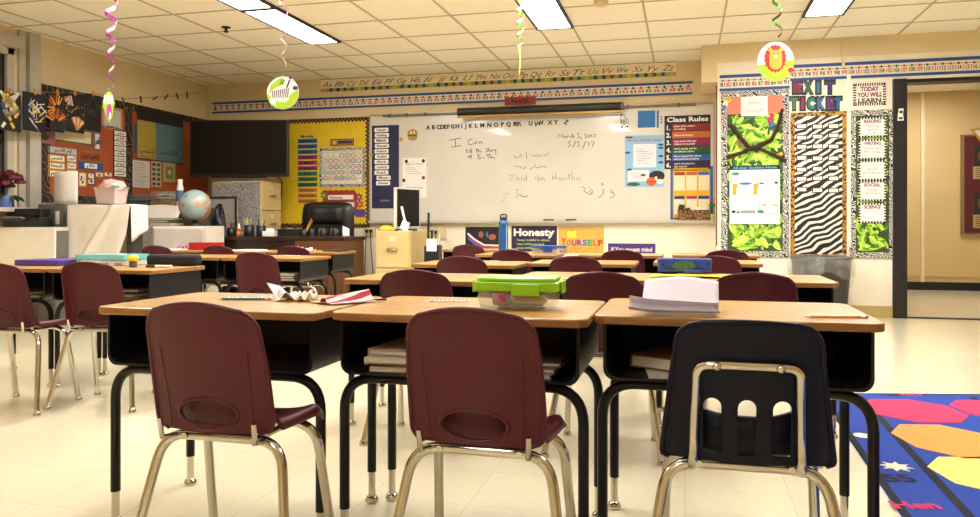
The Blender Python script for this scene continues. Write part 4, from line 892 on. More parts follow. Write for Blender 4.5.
q = On(HW, 'hallway_banner', 'pale diagonal banner across the hallway notice board top', 'banner', 978, 141, out=.052); b = MB(); b.prism([(-.1, .14), (.3, .2), (.3, -.1), (.1, -.16)], 0, .003); b.prism([(-.06, .12), (.3, .17), (.3, -.05), (.11, -.1)], .003, .001, 1); b.txt('W', .12, -.02, .12, .004, 2, True, rot=-.4); b.build('sheet', [col('b58f3a'), col('e8dcc2'), INK], q.root)

# =====================  THE LEFT WALL  =====================
M_ORANGE = mat('orange_paper', 'a04c20', .7, noise=.08, nscale=4)
OB = On(LEFT, 'orange_bulletin_board', 'large orange bulletin board with dark zebra border on the left wall', 'bulletin board', 110, 145)
pa, pb = LEFT.at(41.5, 145), LEFT.at(207, 145); zt = LEFT.at(60, 88).z; zb = LEFT.at(60, 190).z - .12
x0, x1, z0, z1 = pa.y - OB.o.y, pb.y - OB.o.y, zb - OB.o.z, zt - OB.o.z
b = MB(); b.pan(x0, x1, z0, z1, 0, .01); b.build('backing', M_ORANGE, OB.root)
xm = OB.L(127.5, 145)[0]; b = MB(); wz = .075
b.pan(x0, x1, z1 - wz, z1, .01, .004); b.pan(x0, x1, z0, z0 + wz, .01, .004); b.pan(x0, x0 + wz, z0 + wz, z1 - wz, .01, .004); b.pan(xm - .05, xm + .05, z0 + wz, z1 - wz, .01, .004); b.build('border', M_ZEBRA_DARK, OB.root)
# Arabic: joined letter shapes, set from right to left
AR = {'ا': (0xFE8D, 0xFE8E, 0xFE8D, 0xFE8E), 'أ': (0xFE83, 0xFE84, 0xFE83, 0xFE84), 'ب': (0xFE8F, 0xFE90, 0xFE91, 0xFE92), 'ة': (0xFE93, 0xFE94, 0xFE93, 0xFE94), 'ج': (0xFE9D, 0xFE9E, 0xFE9F, 0xFEA0), 'خ': (0xFEA5, 0xFEA6, 0xFEA7, 0xFEA8), 'د': (0xFEA9, 0xFEAA, 0xFEA9, 0xFEAA), 'ر': (0xFEAD, 0xFEAE, 0xFEAD, 0xFEAE), 'س': (0xFEB1, 0xFEB2, 0xFEB3, 0xFEB4), 'ط': (0xFEC1, 0xFEC2, 0xFEC3, 0xFEC4), 'ع': (0xFEC9, 0xFECA, 0xFECB, 0xFECC), 'غ': (0xFECD, 0xFECE, 0xFECF, 0xFED0), 'ق': (0xFED5, 0xFED6, 0xFED7, 0xFED8), 'ل': (0xFEDD, 0xFEDE, 0xFEDF, 0xFEE0), 'م': (0xFEE1, 0xFEE2, 0xFEE3, 0xFEE4), 'ن': (0xFEE5, 0xFEE6, 0xFEE7, 0xFEE8), 'و': (0xFEED, 0xFEEE, 0xFEED, 0xFEEE), 'ي': (0xFEF1, 0xFEF2, 0xFEF3, 0xFEF4), 'ئ': (0xFE89, 0xFE8A, 0xFE8B, 0xFE8C), 'ش': (0xFEB5, 0xFEB6, 0xFEB7, 0xFEB8), 'ف': (0xFED1, 0xFED2, 0xFED3, 0xFED4), 'ت': (0xFE95, 0xFE96, 0xFE97, 0xFE98)}
def arab(s):
    out = []; nj = 'اأدرو ة'
    for i, ch in enumerate(s):
        if ch == ' ': out.append(' '); continue
        prev = i > 0 and s[i - 1] not in nj; nxt = i + 1 < len(s) and s[i + 1] != ' ' and ch not in nj
        out.append(chr(AR[ch][(1 if prev else 0) + (2 if nxt else 0)]))
    return ''.join(reversed(out))
def lcard(name, label, px, c, words=(), ink=INK, d=.012, group=None, edge=None, cat='card', hfrac=.42):
    o, R = paper(LEFT, name, label, cat, px, col(c), d=d, group=group); w, hh = R[1] - R[0], R[3] - R[2]
    if edge:
        b = MB(); x0, x1, z0, z1 = R; s = min(w, hh) * .12
        b.pan(x0, x1, z1 - s, z1, .0016, .001); b.pan(x0, x1, z0, z0 + s, .0016, .001); b.pan(x0, x0 + s, z0, z1, .0016, .001); b.pan(x1 - s, x1, z0, z1, .0016, .001); b.build('border', col(edge), o.root)
    if words:
        b = MB(); n = len(words)
        for k, s in enumerate(words): b.txt(s, 0, R[3] - hh * ((k + .5) / n) - hh * hfrac / n * .35, hh * hfrac / n, .0027, 0, True, w=w * .68)
        b.build('lettering', ink, o.root)
    return o, R
lcard('days_heading', 'Arabic days of the week heading with yellow sunflowers at its ends', (46.5, 147.5, 75.5, 154), 'c9c4b0', (arab('أيام الأسبوع'),), edge='8a9ab0')
for k, (s, en) in enumerate(((arab('الخميس'), 'first'), (arab('الجمعة'), 'second'), (arab('اليوم'), 'third'))): lcard('day_card', 'white Arabic word card in the left column under the sunflower heading, %s from top' % en, (46.5, 155 + 7.6 * k, 63.5, 161.8 + 7.6 * k), 'eee6da', (s,), group='Arabic day cards', edge='d8a23a')
for k, (s, en) in enumerate(((arab('اليوم'), 'top'), (arab('غدا'), 'middle'), (arab('أمس'), 'lowest'))): lcard('day_card', 'white Arabic word card in the narrow right column under the heading, %s one' % en, (65.5, 155.5 + 7.2 * k, 75, 162 + 7.2 * k), 'eee6da', (s,), group='Arabic day cards', edge='d8a23a')
lcard('weather_sign', 'brown sign with tan edge and Arabic writing on the orange board', (77.5, 151.5, 100, 162), '93401a', (arab('طقس اليوم'),), col('1c120c'), edge='8a7046', cat='sign', hfrac=.3)
lcard('weather_word', 'blue cloud sign with white label and Arabic word', (77, 162.5, 102, 170), '2a4f86', (), cat='sign')
lcard('weather_label', 'white rounded Arabic word label on the blue cloud sign', (83, 163.6, 95.5, 168.6), 'e9e4da', (arab('غائم'),), d=.0155, cat='label', hfrac=.6)
for k, (px, ed) in enumerate(((77.5, 'd8b02a'), (86, '5a3a5a'), (94.3, '6a9a5a'), (103, '8a8078'))):
    o, R = lcard('picture_card', 'small weather picture card, %s above the clear bin' % ('first, yellow edged', 'second, purple edged', 'third, green edged', 'fourth, plain edged')[k], (px, 172.5, px + 7.5, (186.5, 185, 177, 176.5)[k]), 'e8e0d2', (), group='weather picture cards', edge=ed)
    b = MB(); w, hh = R[1] - R[0], R[3] - R[2]
    for j in range(6 if k < 2 else 2): b.prism(ell(R[0] + w * random.uniform(.25, .75), R[2] + hh * random.uniform(.2, .8), w * .13, w * .13, 10), .002 + .0004 * j, .001, j % 3)
    b.build('picture', [col('d8a82a'), col('a02a2a'), col('2a3a7a')], o.root)
lcard('grid_chart', 'cream grid chart with green and yellow checked edge behind the hanging art', (52, 128, 91, 143.5), 'dccfae', (), edge='4f6a2a', cat='chart')
o, R = lcard('bookmark_card', 'tilted white strip with Arabic writing beside the checked chart', (93, 133, 99, 150), 'ddd6d0', (arab('الطقس'),), edge='4a4f86')
o, R = lcard('rose_sign', 'dusty pink card with a green leaf at the window end of the board', (31, 131, 52, 143.5), '9a5a62', (), d=.03, cat='sign')
b = MB(); leaf = [(.05 * math.cos(a) * (1 + .2 * math.sin(a)), .028 * math.sin(a)) for a in [2 * PI * k / 16 for k in range(16)]]; b.prism(leaf, .0017, .002); b.build('leaf', col('2f5a2a'), o.root)
b = MB(); o, R = lcard('butterfly_poster', 'pale poster behind the hanging caterpillar pendant, caption at bottom', (101, 107.5, 121, 129.5), 'c9c0b6', ('', '', '', '', 'Caterpillar Class'), edge='b89a7a', cat='poster')
WL = [arab(s) for s in ('الأحد', 'السبت', 'أول', 'درس', 'قلم', 'باب', 'بيت', 'كتاب'.replace('ك', 'ق'), 'ولد')]  if all(c in AR for c in 'حدسبتولرقمينا' if c in AR) and False else [arab(s) for s in ('درس', 'قلم', 'باب', 'بيت', 'ولد', 'بنت', 'يوم', 'عين', 'شمس')]
for k, s in enumerate(WL): lcard('word_label', 'white Arabic word label in the tall column on black strip, number %d from its top' % (k + 1), (112.8, 131.3 + 5.1 * k, 124.3, 135.6 + 5.1 * k), 'e4ddd2', (s,), d=.0175, group='Arabic word column', cat='label', hfrac=.5)  # word labels stuck on the black strip
o = On(LEFT, 'word_column', 'black backing strip behind the column of nine white Arabic labels', 'chart', 118.6, 153.5, out=.0145); R = o.rect(112, 130, 125.2, 177.5); b = MB(); b.pan(*R, 0, .0025); b.build('backing', INK, o.root)
o = On(LEFT, 'pocket_calendar', 'large yellow and blue pocket chart with dark top on the orange board', 'pocket chart', 158, 136, out=.0175); R = o.rect(135.5, 112, 181.5, 161.5); w, hh = R[1] - R[0], R[3] - R[2]
b = MB(); b.pan(*R, 0, .004); b.build('backing', col('1a1816'), o.root); b = MB(); b.pan(X(.0), X(.38), Z(.98), Z(.24), .004, .002); b.build('yellow_panel', col('a8923a'), o.root); b = MB(); b.pan(X(.38), X(.99), Z(.98), Z(.24), .004, .002); b.build('blue_panel', col('55787f'), o.root)
b = MB(); b.txt(arab('الشمس'), X(.2), Z(.86), hh * .1, .006, 0, w=w * .3); b.txt(arab('القمر'), X(.65), Z(.84), hh * .1, .006, 0, w=w * .4); b.txt(arab('اليوم'), X(.2), Z(.96), hh * .08, .006, 1, w=w * .3); b.txt(arab('بيت باب قلم'), X(.68), Z(.95), hh * .07, .006, 1, w=w * .5)
for k in range(6): b.pan(X(.02), X(.97), Z(.34 + .1 * k), Z(.337 + .1 * k), .006, .0004, 0)
b.build('lettering', [INK, col('8a3a1a')], o.root)
o = On(LEFT, 'blue_label_strip', 'thin blue-grey strip of tabs beside the yellow pocket chart', 'label', 133.7, 139, out=.02); R = o.rect(132.2, 124, 135.4, 153); w, hh = R[1] - R[0], R[3] - R[2]; b = MB()  # narrow label strip of tabs, flat on the board
b.pan(*R, 0, .002); [b.pan(X(.1), X(.9), Z(.08 + .1 * k), Z(.05 + .1 * k), .002, .001, 1) for k in range(10)]; b.build('tab_strip', [col('3f5a6a'), col('1f2f3a')], o.root)
paper(LEFT, 'typed_notice', 'white typed sheet on the orange board beneath the yellow pocket chart', 'notice', (131.5, 160.8, 148.5, 187.5), col('c9c1b8'), d=.012, lines=11)
o = On(LEFT, 'colour_card_chart', 'tall chart with two columns of small dark cards', 'chart', 155.2, 174, out=.014); R = o.rect(150, 161.5, 160.2, 187); w, hh = R[1] - R[0], R[3] - R[2]; b = MB(); b.pan(*R, 0, .002, 3)
for r in range(5):
    for c in range(2): b.prism(rrect(X(.1 + .45 * c), X(.42 + .45 * c), Z(.18 + .19 * r), Z(.07 + .19 * r), .008), .002, .001, (r + c) % 3)
b.build('sheet', [col('23304a'), col('5a2a34'), col('2a4a42'), col('b5a483')], o.root)
o = On(LEFT, 'green_picture_notice', 'small pale green picture sheet beside the small-card chart', 'notice', 167.5, 173, out=.014); R = o.rect(162, 163, 174, 182); w, hh = R[1] - R[0], R[3] - R[2]; b = MB(); b.pan(*R, 0, .002); b.prism(rrect(X(.2), X(.8), Z(.85), Z(.2), .01), .002, .001, 1); b.prism(ell(X(.5), Z(.5), w * .14, hh * .14), .003, .001, 2); b.build('sheet', [col('a9a066'), col('6f7a4a'), col('c8b86a')], o.root)
# =====================  FURNITURE ROUND THE EDGES  =====================
def upright(px, py, z): return onz(px, py, z)
M_BEIGE = mat('beige_cabinet_paint', 'cfb67c', .45, noise=.03)
M_GREYC = mat('grey_cabinet_paint', '6d6a66', .5, noise=.04)
M_CLOTH = mat('white_cloth', 'e4dcd4', .85, noise=.04, bump=.15, bscale=140)
M_STEEL = mat('steel_handle', 'b0aca2', .25, metal=1, noise=0)
# television, turned to face the room
p = att(239.5, 148.5, 8.25)
t = thing('television', 'large black flat television in the corner above the speckled cabinet', 'television', (p.x, p.y, p.z), YAW * .85)
tw, th = .535, .305
b = MB(); b.box(-tw, tw, -.02, .035, -th, th); b.box(-.35, .35, .035, .07, -.2, .2); b.build('housing', M_BLACK, t, bevel=.006)
b = MB(); b.box(-tw + .018, tw - .018, -.0235, -.0205, -th + .028, th - .016); b.build('screen', mat('black_screen', '050506', .3, noise=0, spec=.3), t)
b = MB(); b.box(-.06, .06, .07, .16, -.1, .1); b.tube([(0, .15, 0), (-.02, .3, 0)], .03); b.build('wall_mount', M_BLACK, t)
b = MB(); b.box(-.3, .3, -.024, -.004, -th - .014, -th); b.build('speaker_bar', M_BLACK, t)
p = att(284, 180, 8.75); o = MB().tube(round_path([(p.x - .1, p.y - .02, p.z + .05), (p.x - .02, p.y, p.z - .0), (p.x - .06, p.y + .02, p.z - .35), (p.x - .12, p.y, .42)], .15, 8), .007).build('power_cord', M_BLACK); tag(o, 'black cord hanging from the television beside the yellow board', 'cord'); 
# filing cabinet behind the globe: drawers face right, speckled paper on its side
def filing(name, label, cx, cy, w, d, h, rz, n, side_mat, M=M_BEIGE):
    """front (drawers) on local -y"""
    t = thing(name, label, 'filing cabinet', (cx, cy, 0), rz, 'filing cabinets')
    b = MB(); b.box(-w / 2, w / 2, -d / 2 + .012, d / 2, 0, h); b.build('body', M, t, bevel=.004)
    if side_mat:
        b = MB(); b.box(-w / 2 - .003, -w / 2 - .0005, -d / 2 + .02, d / 2 - .002, .02, h - .01); b.build('side_paper', side_mat, t, label='grey speckled paper side')
    fh = (h - .06) / n
    for k in range(n):
        z0 = .05 + k * fh; b = MB(); b.box(-w / 2 + .012, w / 2 - .012, -d / 2 - .006, -d / 2 + .011, z0 + .006, z0 + fh - .006); dr = b.build('drawer', M, t, bevel=.003)
        b = MB(); zc = z0 + fh * .52; b.tube(round_path([(-.05, -d / 2 - .004, zc), (-.045, -d / 2 - .034, zc), (.045, -d / 2 - .034, zc), (.05, -d / 2 - .004, zc)], .015, 4), .007, seg=8); b.box(-.045, .045, -d / 2 - .03, -d / 2 - .02, zc - .008, zc + .012); b.build('handle', M_STEEL, dr)
        b = MB(); b.box(-.035, .035, -d / 2 - .009, -d / 2 - .0062, z0 + fh * .74, z0 + fh * .88); b.build('label_holder', mat('label_card', 'd8cda8', .5), dr)
    return t
p = att(261, HY, 8.15)
filing('filing_cabinet', 'tall beige filing cabinet under the television, speckled grey paper on its side', p.x - .29, p.y + .2, .40, .60, 1.28, PI / 2, 4, M_SPECKLE)
p = att(392, HY, 7.35)
filing('filing_cabinet', 'short beige filing cabinet carrying the computer monitor', p.x, p.y + .3, .36, .56, .752, .0, 2, None)
CAB2 = (p.x, p.y + .3)
# teacher desk
pl, pr = att(196, HY, 6.95), att(349, HY, 6.6)
dx0, dx1, dy = -4.60, -3.04, 6.5; dz = .70
t = thing('teacher_desk', 'dark wooden teacher desk with stationery along its top', 'desk', ((dx0 + dx1) / 2, dy + .25, 0)); hw_ = (dx1 - dx0) / 2
b = MB(); b.box(-hw_, hw_, -.25, .25, dz - .035, dz); b.build('desktop', M_DARKWOOD, t, bevel=.004)
b = MB(); b.box(-hw_ + .03, hw_ - .5, -.23, -.21, .2, dz - .036); b.build('modesty_panel', M_DARKWOOD, t)
b = MB(); b.box(hw_ - .5, hw_ - .01, -.245, .23, .04, dz - .036); pd = b.build('pedestal', M_WALNUT, t, bevel=.004)
b = MB(); b.box(-hw_ + .02, -hw_ + .06, -.23, .23, .0, dz - .036); b.build('end_panel', M_DARKWOOD, t)
for sx in (hw_ - .46, hw_ - .05):
    for y in (-.2, .19): b = MB(); b.box(sx - .02, sx + .02, y - .02, y + .02, 0, .04); b.build('foot', M_BLACK, pd)
TD = lambda px, py=HY, z=dz: onz(px, py, z)
# executive chair
M_LEATHER = mat('black_leather', '100f10', .38, noise=.1, nscale=14, bump=.2, bscale=120)
p = att(325, HY, 7.98); 
t = thing('executive_chair', 'black padded leather office chair at the teacher desk by yellow board', 'chair', (p.x, p.y + .02, 0), .12); t.scale = (1.12, 1.07, 1.015)
def pad(x0, x1, y, z0, z1, th, bulge, n=14):
    def fn(sgn):
        def f(u, v):
            s, q = 2 * u - 1, 2 * v - 1; e = (1 - abs(s) ** 4) * (1 - abs(q) ** 4)
            k = 1 - .1 * abs(s) ** 3 * abs(q) ** 3
            return ((x0 + x1) / 2 + s * (x1 - x0) / 2 * k, y + sgn * (th / 2 * max(0, e) ** .5 + bulge * e * (1 if sgn < 0 else 0)) + .04 * s * s * -1, (z0 + z1) / 2 + q * (z1 - z0) / 2 * k)
        return f
    b = MB(); b.grid(fn(-1), n, n); b.grid(fn(1), n, n); return b
pad(-.255, .255, .1, .5, 1.04, .1, .02).build('backrest', M_LEATHER, t)
pad(-.17, .17, .05, .8, 1.0, .08, .03).build('headrest_cushion', M_LEATHER, t)
for k in (-1, 0, 1): pad(k * .115 - .06, k * .115 + .06, .06, .52, .79, .06, .02, 8).build('back_cushion', M_LEATHER, t)
b = MB(); b.slab(rrect(-.25, .25, -.28, .2, .08, 5), .4, .5); b.build('seat', M_LEATHER, t, bevel=.03, seg=3)
for s in (-1, 1):
    b = MB(); b.tube(round_path([(s * .27, .12, .45), (s * .3, .12, .64), (s * .3, -.2, .64), (s * .27, -.2, .42)], .06, 5), .02, seg=8); ar = b.build('armrest', M_BLACK, t)
    b = MB(); b.box(s * .3 - .035, s * .3 + .035, -.2, .12, .645, .68); b.build('arm_pad', M_LEATHER, ar, bevel=.015)
b = MB(); b.tube([(0, 0, .1), (0, 0, .4)], .03); b.build('column', M_BLACK, t)
for k in range(5):
    a = k * 2 * PI / 5; b = MB(); b.tube([(0, 0, .11), (.27 * math.cos(a), .27 * math.sin(a), .075)], [.03, .02]); lg = b.build('leg', M_BLACK, t)
    b = MB(); b.lathe([(.026, -.02), (.03, -.012), (.03, .012), (.026, .02)], seg=14); c = b.build('caster', M_BLACK, lg); c.location = (.275 * math.cos(a), .275 * math.sin(a), .03); c.rotation_euler = (PI / 2, 0, a)
# monitor on the short cabinet, seen from one side
zc = .752; p = onz(402, HY + 1, zc) if False else Vector((CAB2[0] + .07, CAB2[1] - .06, zc))
q = att(400.5, 210, 7.45); t = thing('computer_monitor', 'computer monitor with white bezel turned sideways on short beige cabinet', 'monitor', (q.x, CAB2[1] - .02, zc), 1.22)
b = MB(); b.box(-.185, .185, -.02, .008, .03, .425); b.build('bezel', mat('white_bezel', 'ddd8d0', .4), t, bevel=.006)
b = MB(); b.box(-.165, .17, -.0225, -.0202, .045, .41); b.build('screen', mat('black_screen'), t)
b = MB(); b.box(-.03, .03, .012, .035, .02, .14); b.slab(rrect(-.1, .1, -.07, .08, .03, 4), 0, .018); b.build('stand', M_BLACK, t)
b = MB(); q = att(418, 225, 7.2); b.obox((0, 0, .12), (.02, .012, .24), 0, 0, -.25); b.box(-.05, .06, -.04, .04, 0, .004); b.obox((.0, .01, .05), (.08, .006, .09), 0, 0, .4)
o = b.build('document_holder', M_WHITE); o.location = (CAB2[0] + .095, CAB2[1] - .215, zc + .001); tag(o, 'white angled paper holder right in front of the monitor', 'paper holder')
def blob(rx, ry, rz_, n=14, rough=.25, seed=1):
    r = random.Random(seed); ph = [r.uniform(0, 6.28) for _ in range(8)]
    b = MB()
    def f(u, v):
        a, e = 2 * PI * u, -PI / 2 + PI * v; k = 1 + rough * .4 * (math.sin(3 * a + ph[0]) * math.cos(2 * e + ph[1]) + math.sin(5 * a + ph[2]) * math.cos(4 * e + ph[3]) + .6 * math.sin(8 * a + ph[4] + 5 * e))
        return (rx * k * math.cos(a) * math.cos(e), ry * k * math.sin(a) * math.cos(e), rz_ * k * max(-.35, math.sin(e)) + rz_ * .35 * k)
    b.grid(f, n * 2, n); return b
o = blob(.08, .045, .032, seed=4).build('snack_bag', col('d8c02a', .3)); o.location = (CAB2[0] - .09, CAB2[1] - .215, zc + .004); tag(o, 'crumpled yellow plastic bag lying on the short beige cabinet', 'bag')
# black bin and phone at the right of the cabinet
p = att(430.5, HY, 7.3); t = thing('desk_organizer', 'black upright organizer holding sticks, right of the short beige cabinet', 'organizer', (p.x, p.y + .08, 0))
b = MB(); b.slab(rrect(-.075, .075, -.075, .075, .03, 4), 0, .62); b.build('body', M_BLACK, t, bevel=.02)
b = MB(); b.obox((.01, -.078, .62), (.1, .008, .12)); b.build('paper_note', M_WHITE, t)
for k, (x, h, c) in enumerate(((-.05, 1.0, '111111'), (-.02, .82, '2a2a2a'), (.045, .78, 'd8d0c4'), (-.065, .8, 'c8b42a'))):
    b = MB(); b.tube([(x, 0, .6), (x + .01 * k, .01, h * .93)], .009 if k else .012); b.build('stick', col(c), t)
# outlet boxes and cables on the wall below the tray
for px0, py0, px1, py1, lb in ((424, 227, 446, 238.5, 'cream outlet box with cords under the whiteboard near the black organizer'), (365, 227.5, 376, 236, 'cream wall outlet with two black plugs beside office chair')):
    o = On(BACK, 'wall_outlet', lb, 'outlet', (px0 + px1) / 2, (py0 + py1) / 2, 'wall outlets'); R = o.rect(px0, py0, px1, py1)
    b = MB(); b.pan(*R, 0, .03); b.build('cover_plate', col('d9c795'), o.root)
    for k in (-1, 1): b = MB(); b.box(k * .025 - .014, k * .025 + .014, -.06, -.03, -.01, .025); pg = b.build('plug', M_BLACK, o.root); b = MB(); b.tube(round_path([(k * .025, -.055, 0), (k * .03, -.06, -.15), (k * .05, -.05, -.45), (k * .06, -.03, -.72)], .1, 5), .005, seg=6); b.build('cord', M_BLACK, pg)
# ---- along the left wall ----
def ybox(px0, px1, Y, d): a, c = ony(px0, HY, Y), ony(px1, HY, Y); return a.x, c.x, Y, Y + d
def zat(px, py, Y): return ony(px, py, Y).z
# white table front at the window with covered panel
x0, x1, y0, y1 = ybox(-4, 57, 5.1, .12); zt_ = zat(30, 227, 5.1)
t = thing('side_table', 'low table fronted with white paper under the window', 'table', ((x0 + x1) / 2, (y0 + y1) / 2, 0)); w = (x1 - x0) / 2
b = MB(); b.box(-w, w, -.06, .06, zt_ - .03, zt_); b.build('tabletop', col('d8d2c4'), t)
def wavy(xa, xb, za, zb, y, amp, n=24, seed=0, slack=0.0):
    r = random.Random(seed); ph = [r.uniform(0, 6) for _ in range(4)]
    b = MB()
    def f(u, v):
        x = xa + (xb - xa) * u; k = amp * (1.0 - .75 * v)
        return (x, y - abs(k) * (1 + math.sin(9 * u + ph[0]) * .6 + math.sin(21 * u + ph[1]) * .3) - .3 * amp * math.sin(7 * v + 5 * u + ph[2]), za + (zb - za) * v - slack * math.sin(PI * u) * v)
    b.grid(f, n, 16); return b
wavy(-w, w, .3, zt_ - .002, -.066, .004, seed=2).build('paper_front', M_WHITE, t, thick=.002)
for sx in (-1, 1): b = MB(); b.box(sx * (w - .012) - .01, sx * (w - .012) + .01, -.058, .058, 0, zt_ - .03); b.build('end_panel', M_GREYC, t)
# black printer on that table
x0, x1, y0, y1 = ybox(1, 39, 5.1, .3); zt2 = zat(20, 208.5, 5.1)
t = thing('printer', 'wide black printer on the white fronted table', 'printer', ((x0 + x1) / 2, 5.165, zt_ + .001)); w = (x1 - x0) / 2; hp = zt2 - zt_
b = MB(); b.box(-w, w, -.06, .08, 0, hp * .55); b.box(-w * .95, w * .9, -.03, .08, hp * .55, hp); b.build('body', M_BLACK, t, bevel=.012)
b = MB(); b.obox((-.05, -.1, hp * .38), (w * 1.3, .09, .006), 0, 0, 0, -.35); b.build('paper_tray', col('3b3b3d', .3), t)
b = MB(); b.obox((-.05, -.075, hp * .48), (w * 1.05, .05, .003), 0, 0, 0, -.35); b.build('printed_sheet', M_WHITE, t)
# dark red flowers on the sill
p = att(8, 190, 5.75); t = thing('flower_pot', 'bunch of dark red flowers in a small blue pot at the window', 'plant', (-5.32, 4.98, zt2 if False else .93)); 
t.location = (XL + .09, 5.12, .9555)
b = MB(); b.lathe([(.05, 0), (.062, .06), (.066, .1), (.058, .1), (.05, .03)], seg=20); b.build('pot', col('5a6fae', .4), t)
rr = random.Random(5)
for k in range(16):
    a, e, r = rr.uniform(0, 6.28), rr.uniform(.1, 1.5), rr.uniform(.09, .14)
    c = (min(.1, max(-.04, .02 + r * math.cos(a) * math.cos(e))) , r * 1.15 * math.sin(a) * math.cos(e), .14 + r * .9 * math.sin(e))
    b = blob(.04, .04, .035, 7, .5, k); fl = b.build('flower', mat('dark_red_petal', '5a1020', .6, noise=.25, nscale=60), t); fl.location = c
for k in range(6): a = k * 1.05; b = MB(); b.grid(lambda u, v: (.03 + (.03 + .1 * v) * math.cos(a) * .4 + .02 * (u - .5), (.03 + .12 * v) * math.sin(a) + .05 * (u - .5) * math.sin(PI * v), .1 - .05 * v * v), 3, 6); b.build('leaf', col('1f3f26'), t, thick=.002)
# grey cabinet, roll of paper on it
x0, x1, y0, y1 = ybox(38, 65.5, 5.3, .3); zg = zat(50, 204, 5.3)
t = thing('grey_cabinet', 'grey metal cabinet between the printer and the white cloth', 'cabinet', ((x0 + x1) / 2, (y0 + y1) / 2, 0)); w = (x1 - x0) / 2
b = MB(); b.box(-w, w, -.15, .15, 0, zg); b.build('body', M_GREYC, t, bevel=.005)
for k in range(3): b = MB(); b.box(-w + .012, w - .012, -.158, -.1505, .05 + k * .29, .05 + k * .29 + .275); dr = b.build('drawer', M_GREYC, t, bevel=.002); b = MB(); b.box(-.04, .04, -.172, -.158, .22 + k * .29, .235 + k * .29); b.build('handle', M_STEEL, dr)
b = MB(); b.box(w * .35, w * .62, -.161, -.1585, zg - .17, zg - .06); b.build('label_card', M_WHITE, t)
# white curved sheet standing on the cabinet
zr = zat(53, 172.5, 5.4)
b = MB(); b.grid(lambda u, v: ((u - .5) * .24, -.03 * math.sin(PI * u) - .01 * math.sin(3 * u), v * (zr - zg) + .012 * u * v), 14, 6); b.grid(lambda u, v: ((u - .5) * .24, .05 * math.sin(PI * u) + .002, v * (zr - zg) + .012 * u * v), 14, 6)
o = b.build('poster_roll', M_WHITE, None, thick=.002); o.location = ((x0 + x1) / 2 - .0, 5.45, zg + .001); tag(o, 'white rolled poster paper standing on the grey cabinet', 'paper roll')
# cart under the white cloth
x0, x1, y0, y1 = ybox(67.5, 130, 5.25, .2); zcart = zat(100, 205, 5.25)
t = thing('storage_cart', 'low storage shelf hidden beneath the draped white cloth', 'shelf', ((x0 + x1) / 2, (y0 + y1) / 2, 0)); w = (x1 - x0) / 2
b = MB(); b.box(-w + .02, w - .02, -.07, .08, zcart - .035, zcart - .012); b.build('top_board', col('3a3733'), t)
for s in (-1, 1): b = MB(); b.box(s * (w - .04) - .015, s * (w - .04) + .015, -.07, .08, 0, zcart - .036); b.build('side_panel', col('3a3733'), t)
b = MB(); b.box(-w + .06, w - .06, -.06, .07, .4, .42); b.build('shelf_board', col('3a3733'), t)
# cloth: flat on the top, hanging in front with a gathered diagonal fold
b = MB(); b.grid(lambda u, v: (-w + 2 * w * u, -.1 + .195 * v, .006 * math.sin(7 * u) * (1 - v) * .5 + .001), 18, 8)
def hang(u, v):
    s = u; fold = .045 * math.exp(-((s - .78 + .5 * v) / .06) ** 2) - .02 * math.exp(-((s - .7 + .5 * v) / .05) ** 2)
    drop = .44 - .22 * max(0, (s - .8) / .2) ** 1.2
    x = -w + 2 * w * u - .03 * v * (1 if u > .8 else 0) * (u - .8) * 5
    return (x, -.1 - .012 * v - fold * .9 - .008 * math.sin(16 * u + 2 * v) * v, -drop * v)
b.grid(hang, 60, 20); b.grid(lambda u, v: (w + .006 + .01 * v + .006 * math.sin(9 * u), -.1 + .195 * u, -(.3 - .1 * u) * v), 12, 8); cl = b.build('draped_cloth', M_CLOTH, None, thick=.004); cl.location = ((x0 + x1) / 2, (y0 + y1) / 2, zcart + .001); tag(cl, 'white cloth draped over the low shelf, gathered in a diagonal fold', 'cloth')
CART = ((x0 + x1) / 2, (y0 + y1) / 2, zcart + .0105)
# clear bin with pinkish contents
p = onz(111, 203, CART[2]); zb_ = 0
t = thing('clear_bin', 'clear plastic bin with pinkish contents on the white cloth', 'bin', (ony(111, HY, 5.34).x, 5.345, CART[2]))
M_CLEAR = bpy.data.materials.new('clear_plastic'); M_CLEAR.use_nodes = True
_b = M_CLEAR.node_tree.nodes['Principled BSDF']; _b.inputs['Base Color'].default_value = lin('e9dcd8'); _b.inputs['Roughness'].default_value = .15; _b.inputs['Alpha'].default_value = .34; _b.inputs['Specular IOR Level'].default_value = .6
b = MB(); b.lathe([(.095, 0), (.112, .125), (.12, .135), (.116, .137), (.109, .125), (.092, .004)], seg=4); b.v = [((x * math.cos(PI / 4) - y * math.sin(PI / 4)) * 1.25, x * math.sin(PI / 4) + y * math.cos(PI / 4), z) for x, y, z in b.v]; b.s = [False] * len(b.s); b.build('tub', M_CLEAR, t)
b = MB(); b.obox((0, 0, .055), (.15, .1, .1)); b.build('paper_filling', mat('pinkish_paper', 'd2a9a0', .7, noise=.15), t)
b = blob(.115, .075, .06, 12, .3, 9); c = b.build('bag_filling', mat('pink_white_bag', 'd9b8b2', .35, noise=.2, nscale=30), t); c.location = (0, 0, .115)
rr = random.Random(3)
for k in range(7):
    a = rr.uniform(3.4, 6.0); b = blob(.009, .009, .009, 6, .1, k); c = b.build('red_bead', col('b52a3a', .3), t); c.location = (.1 * math.cos(a), .085 * math.sin(a) - .015, .115 + rr.uniform(0, .05))
b = MB(); b.obox((.11, -.09, .135), (.07, .02, .012)); b.build('clip', col('3a8fa8', .3), t)
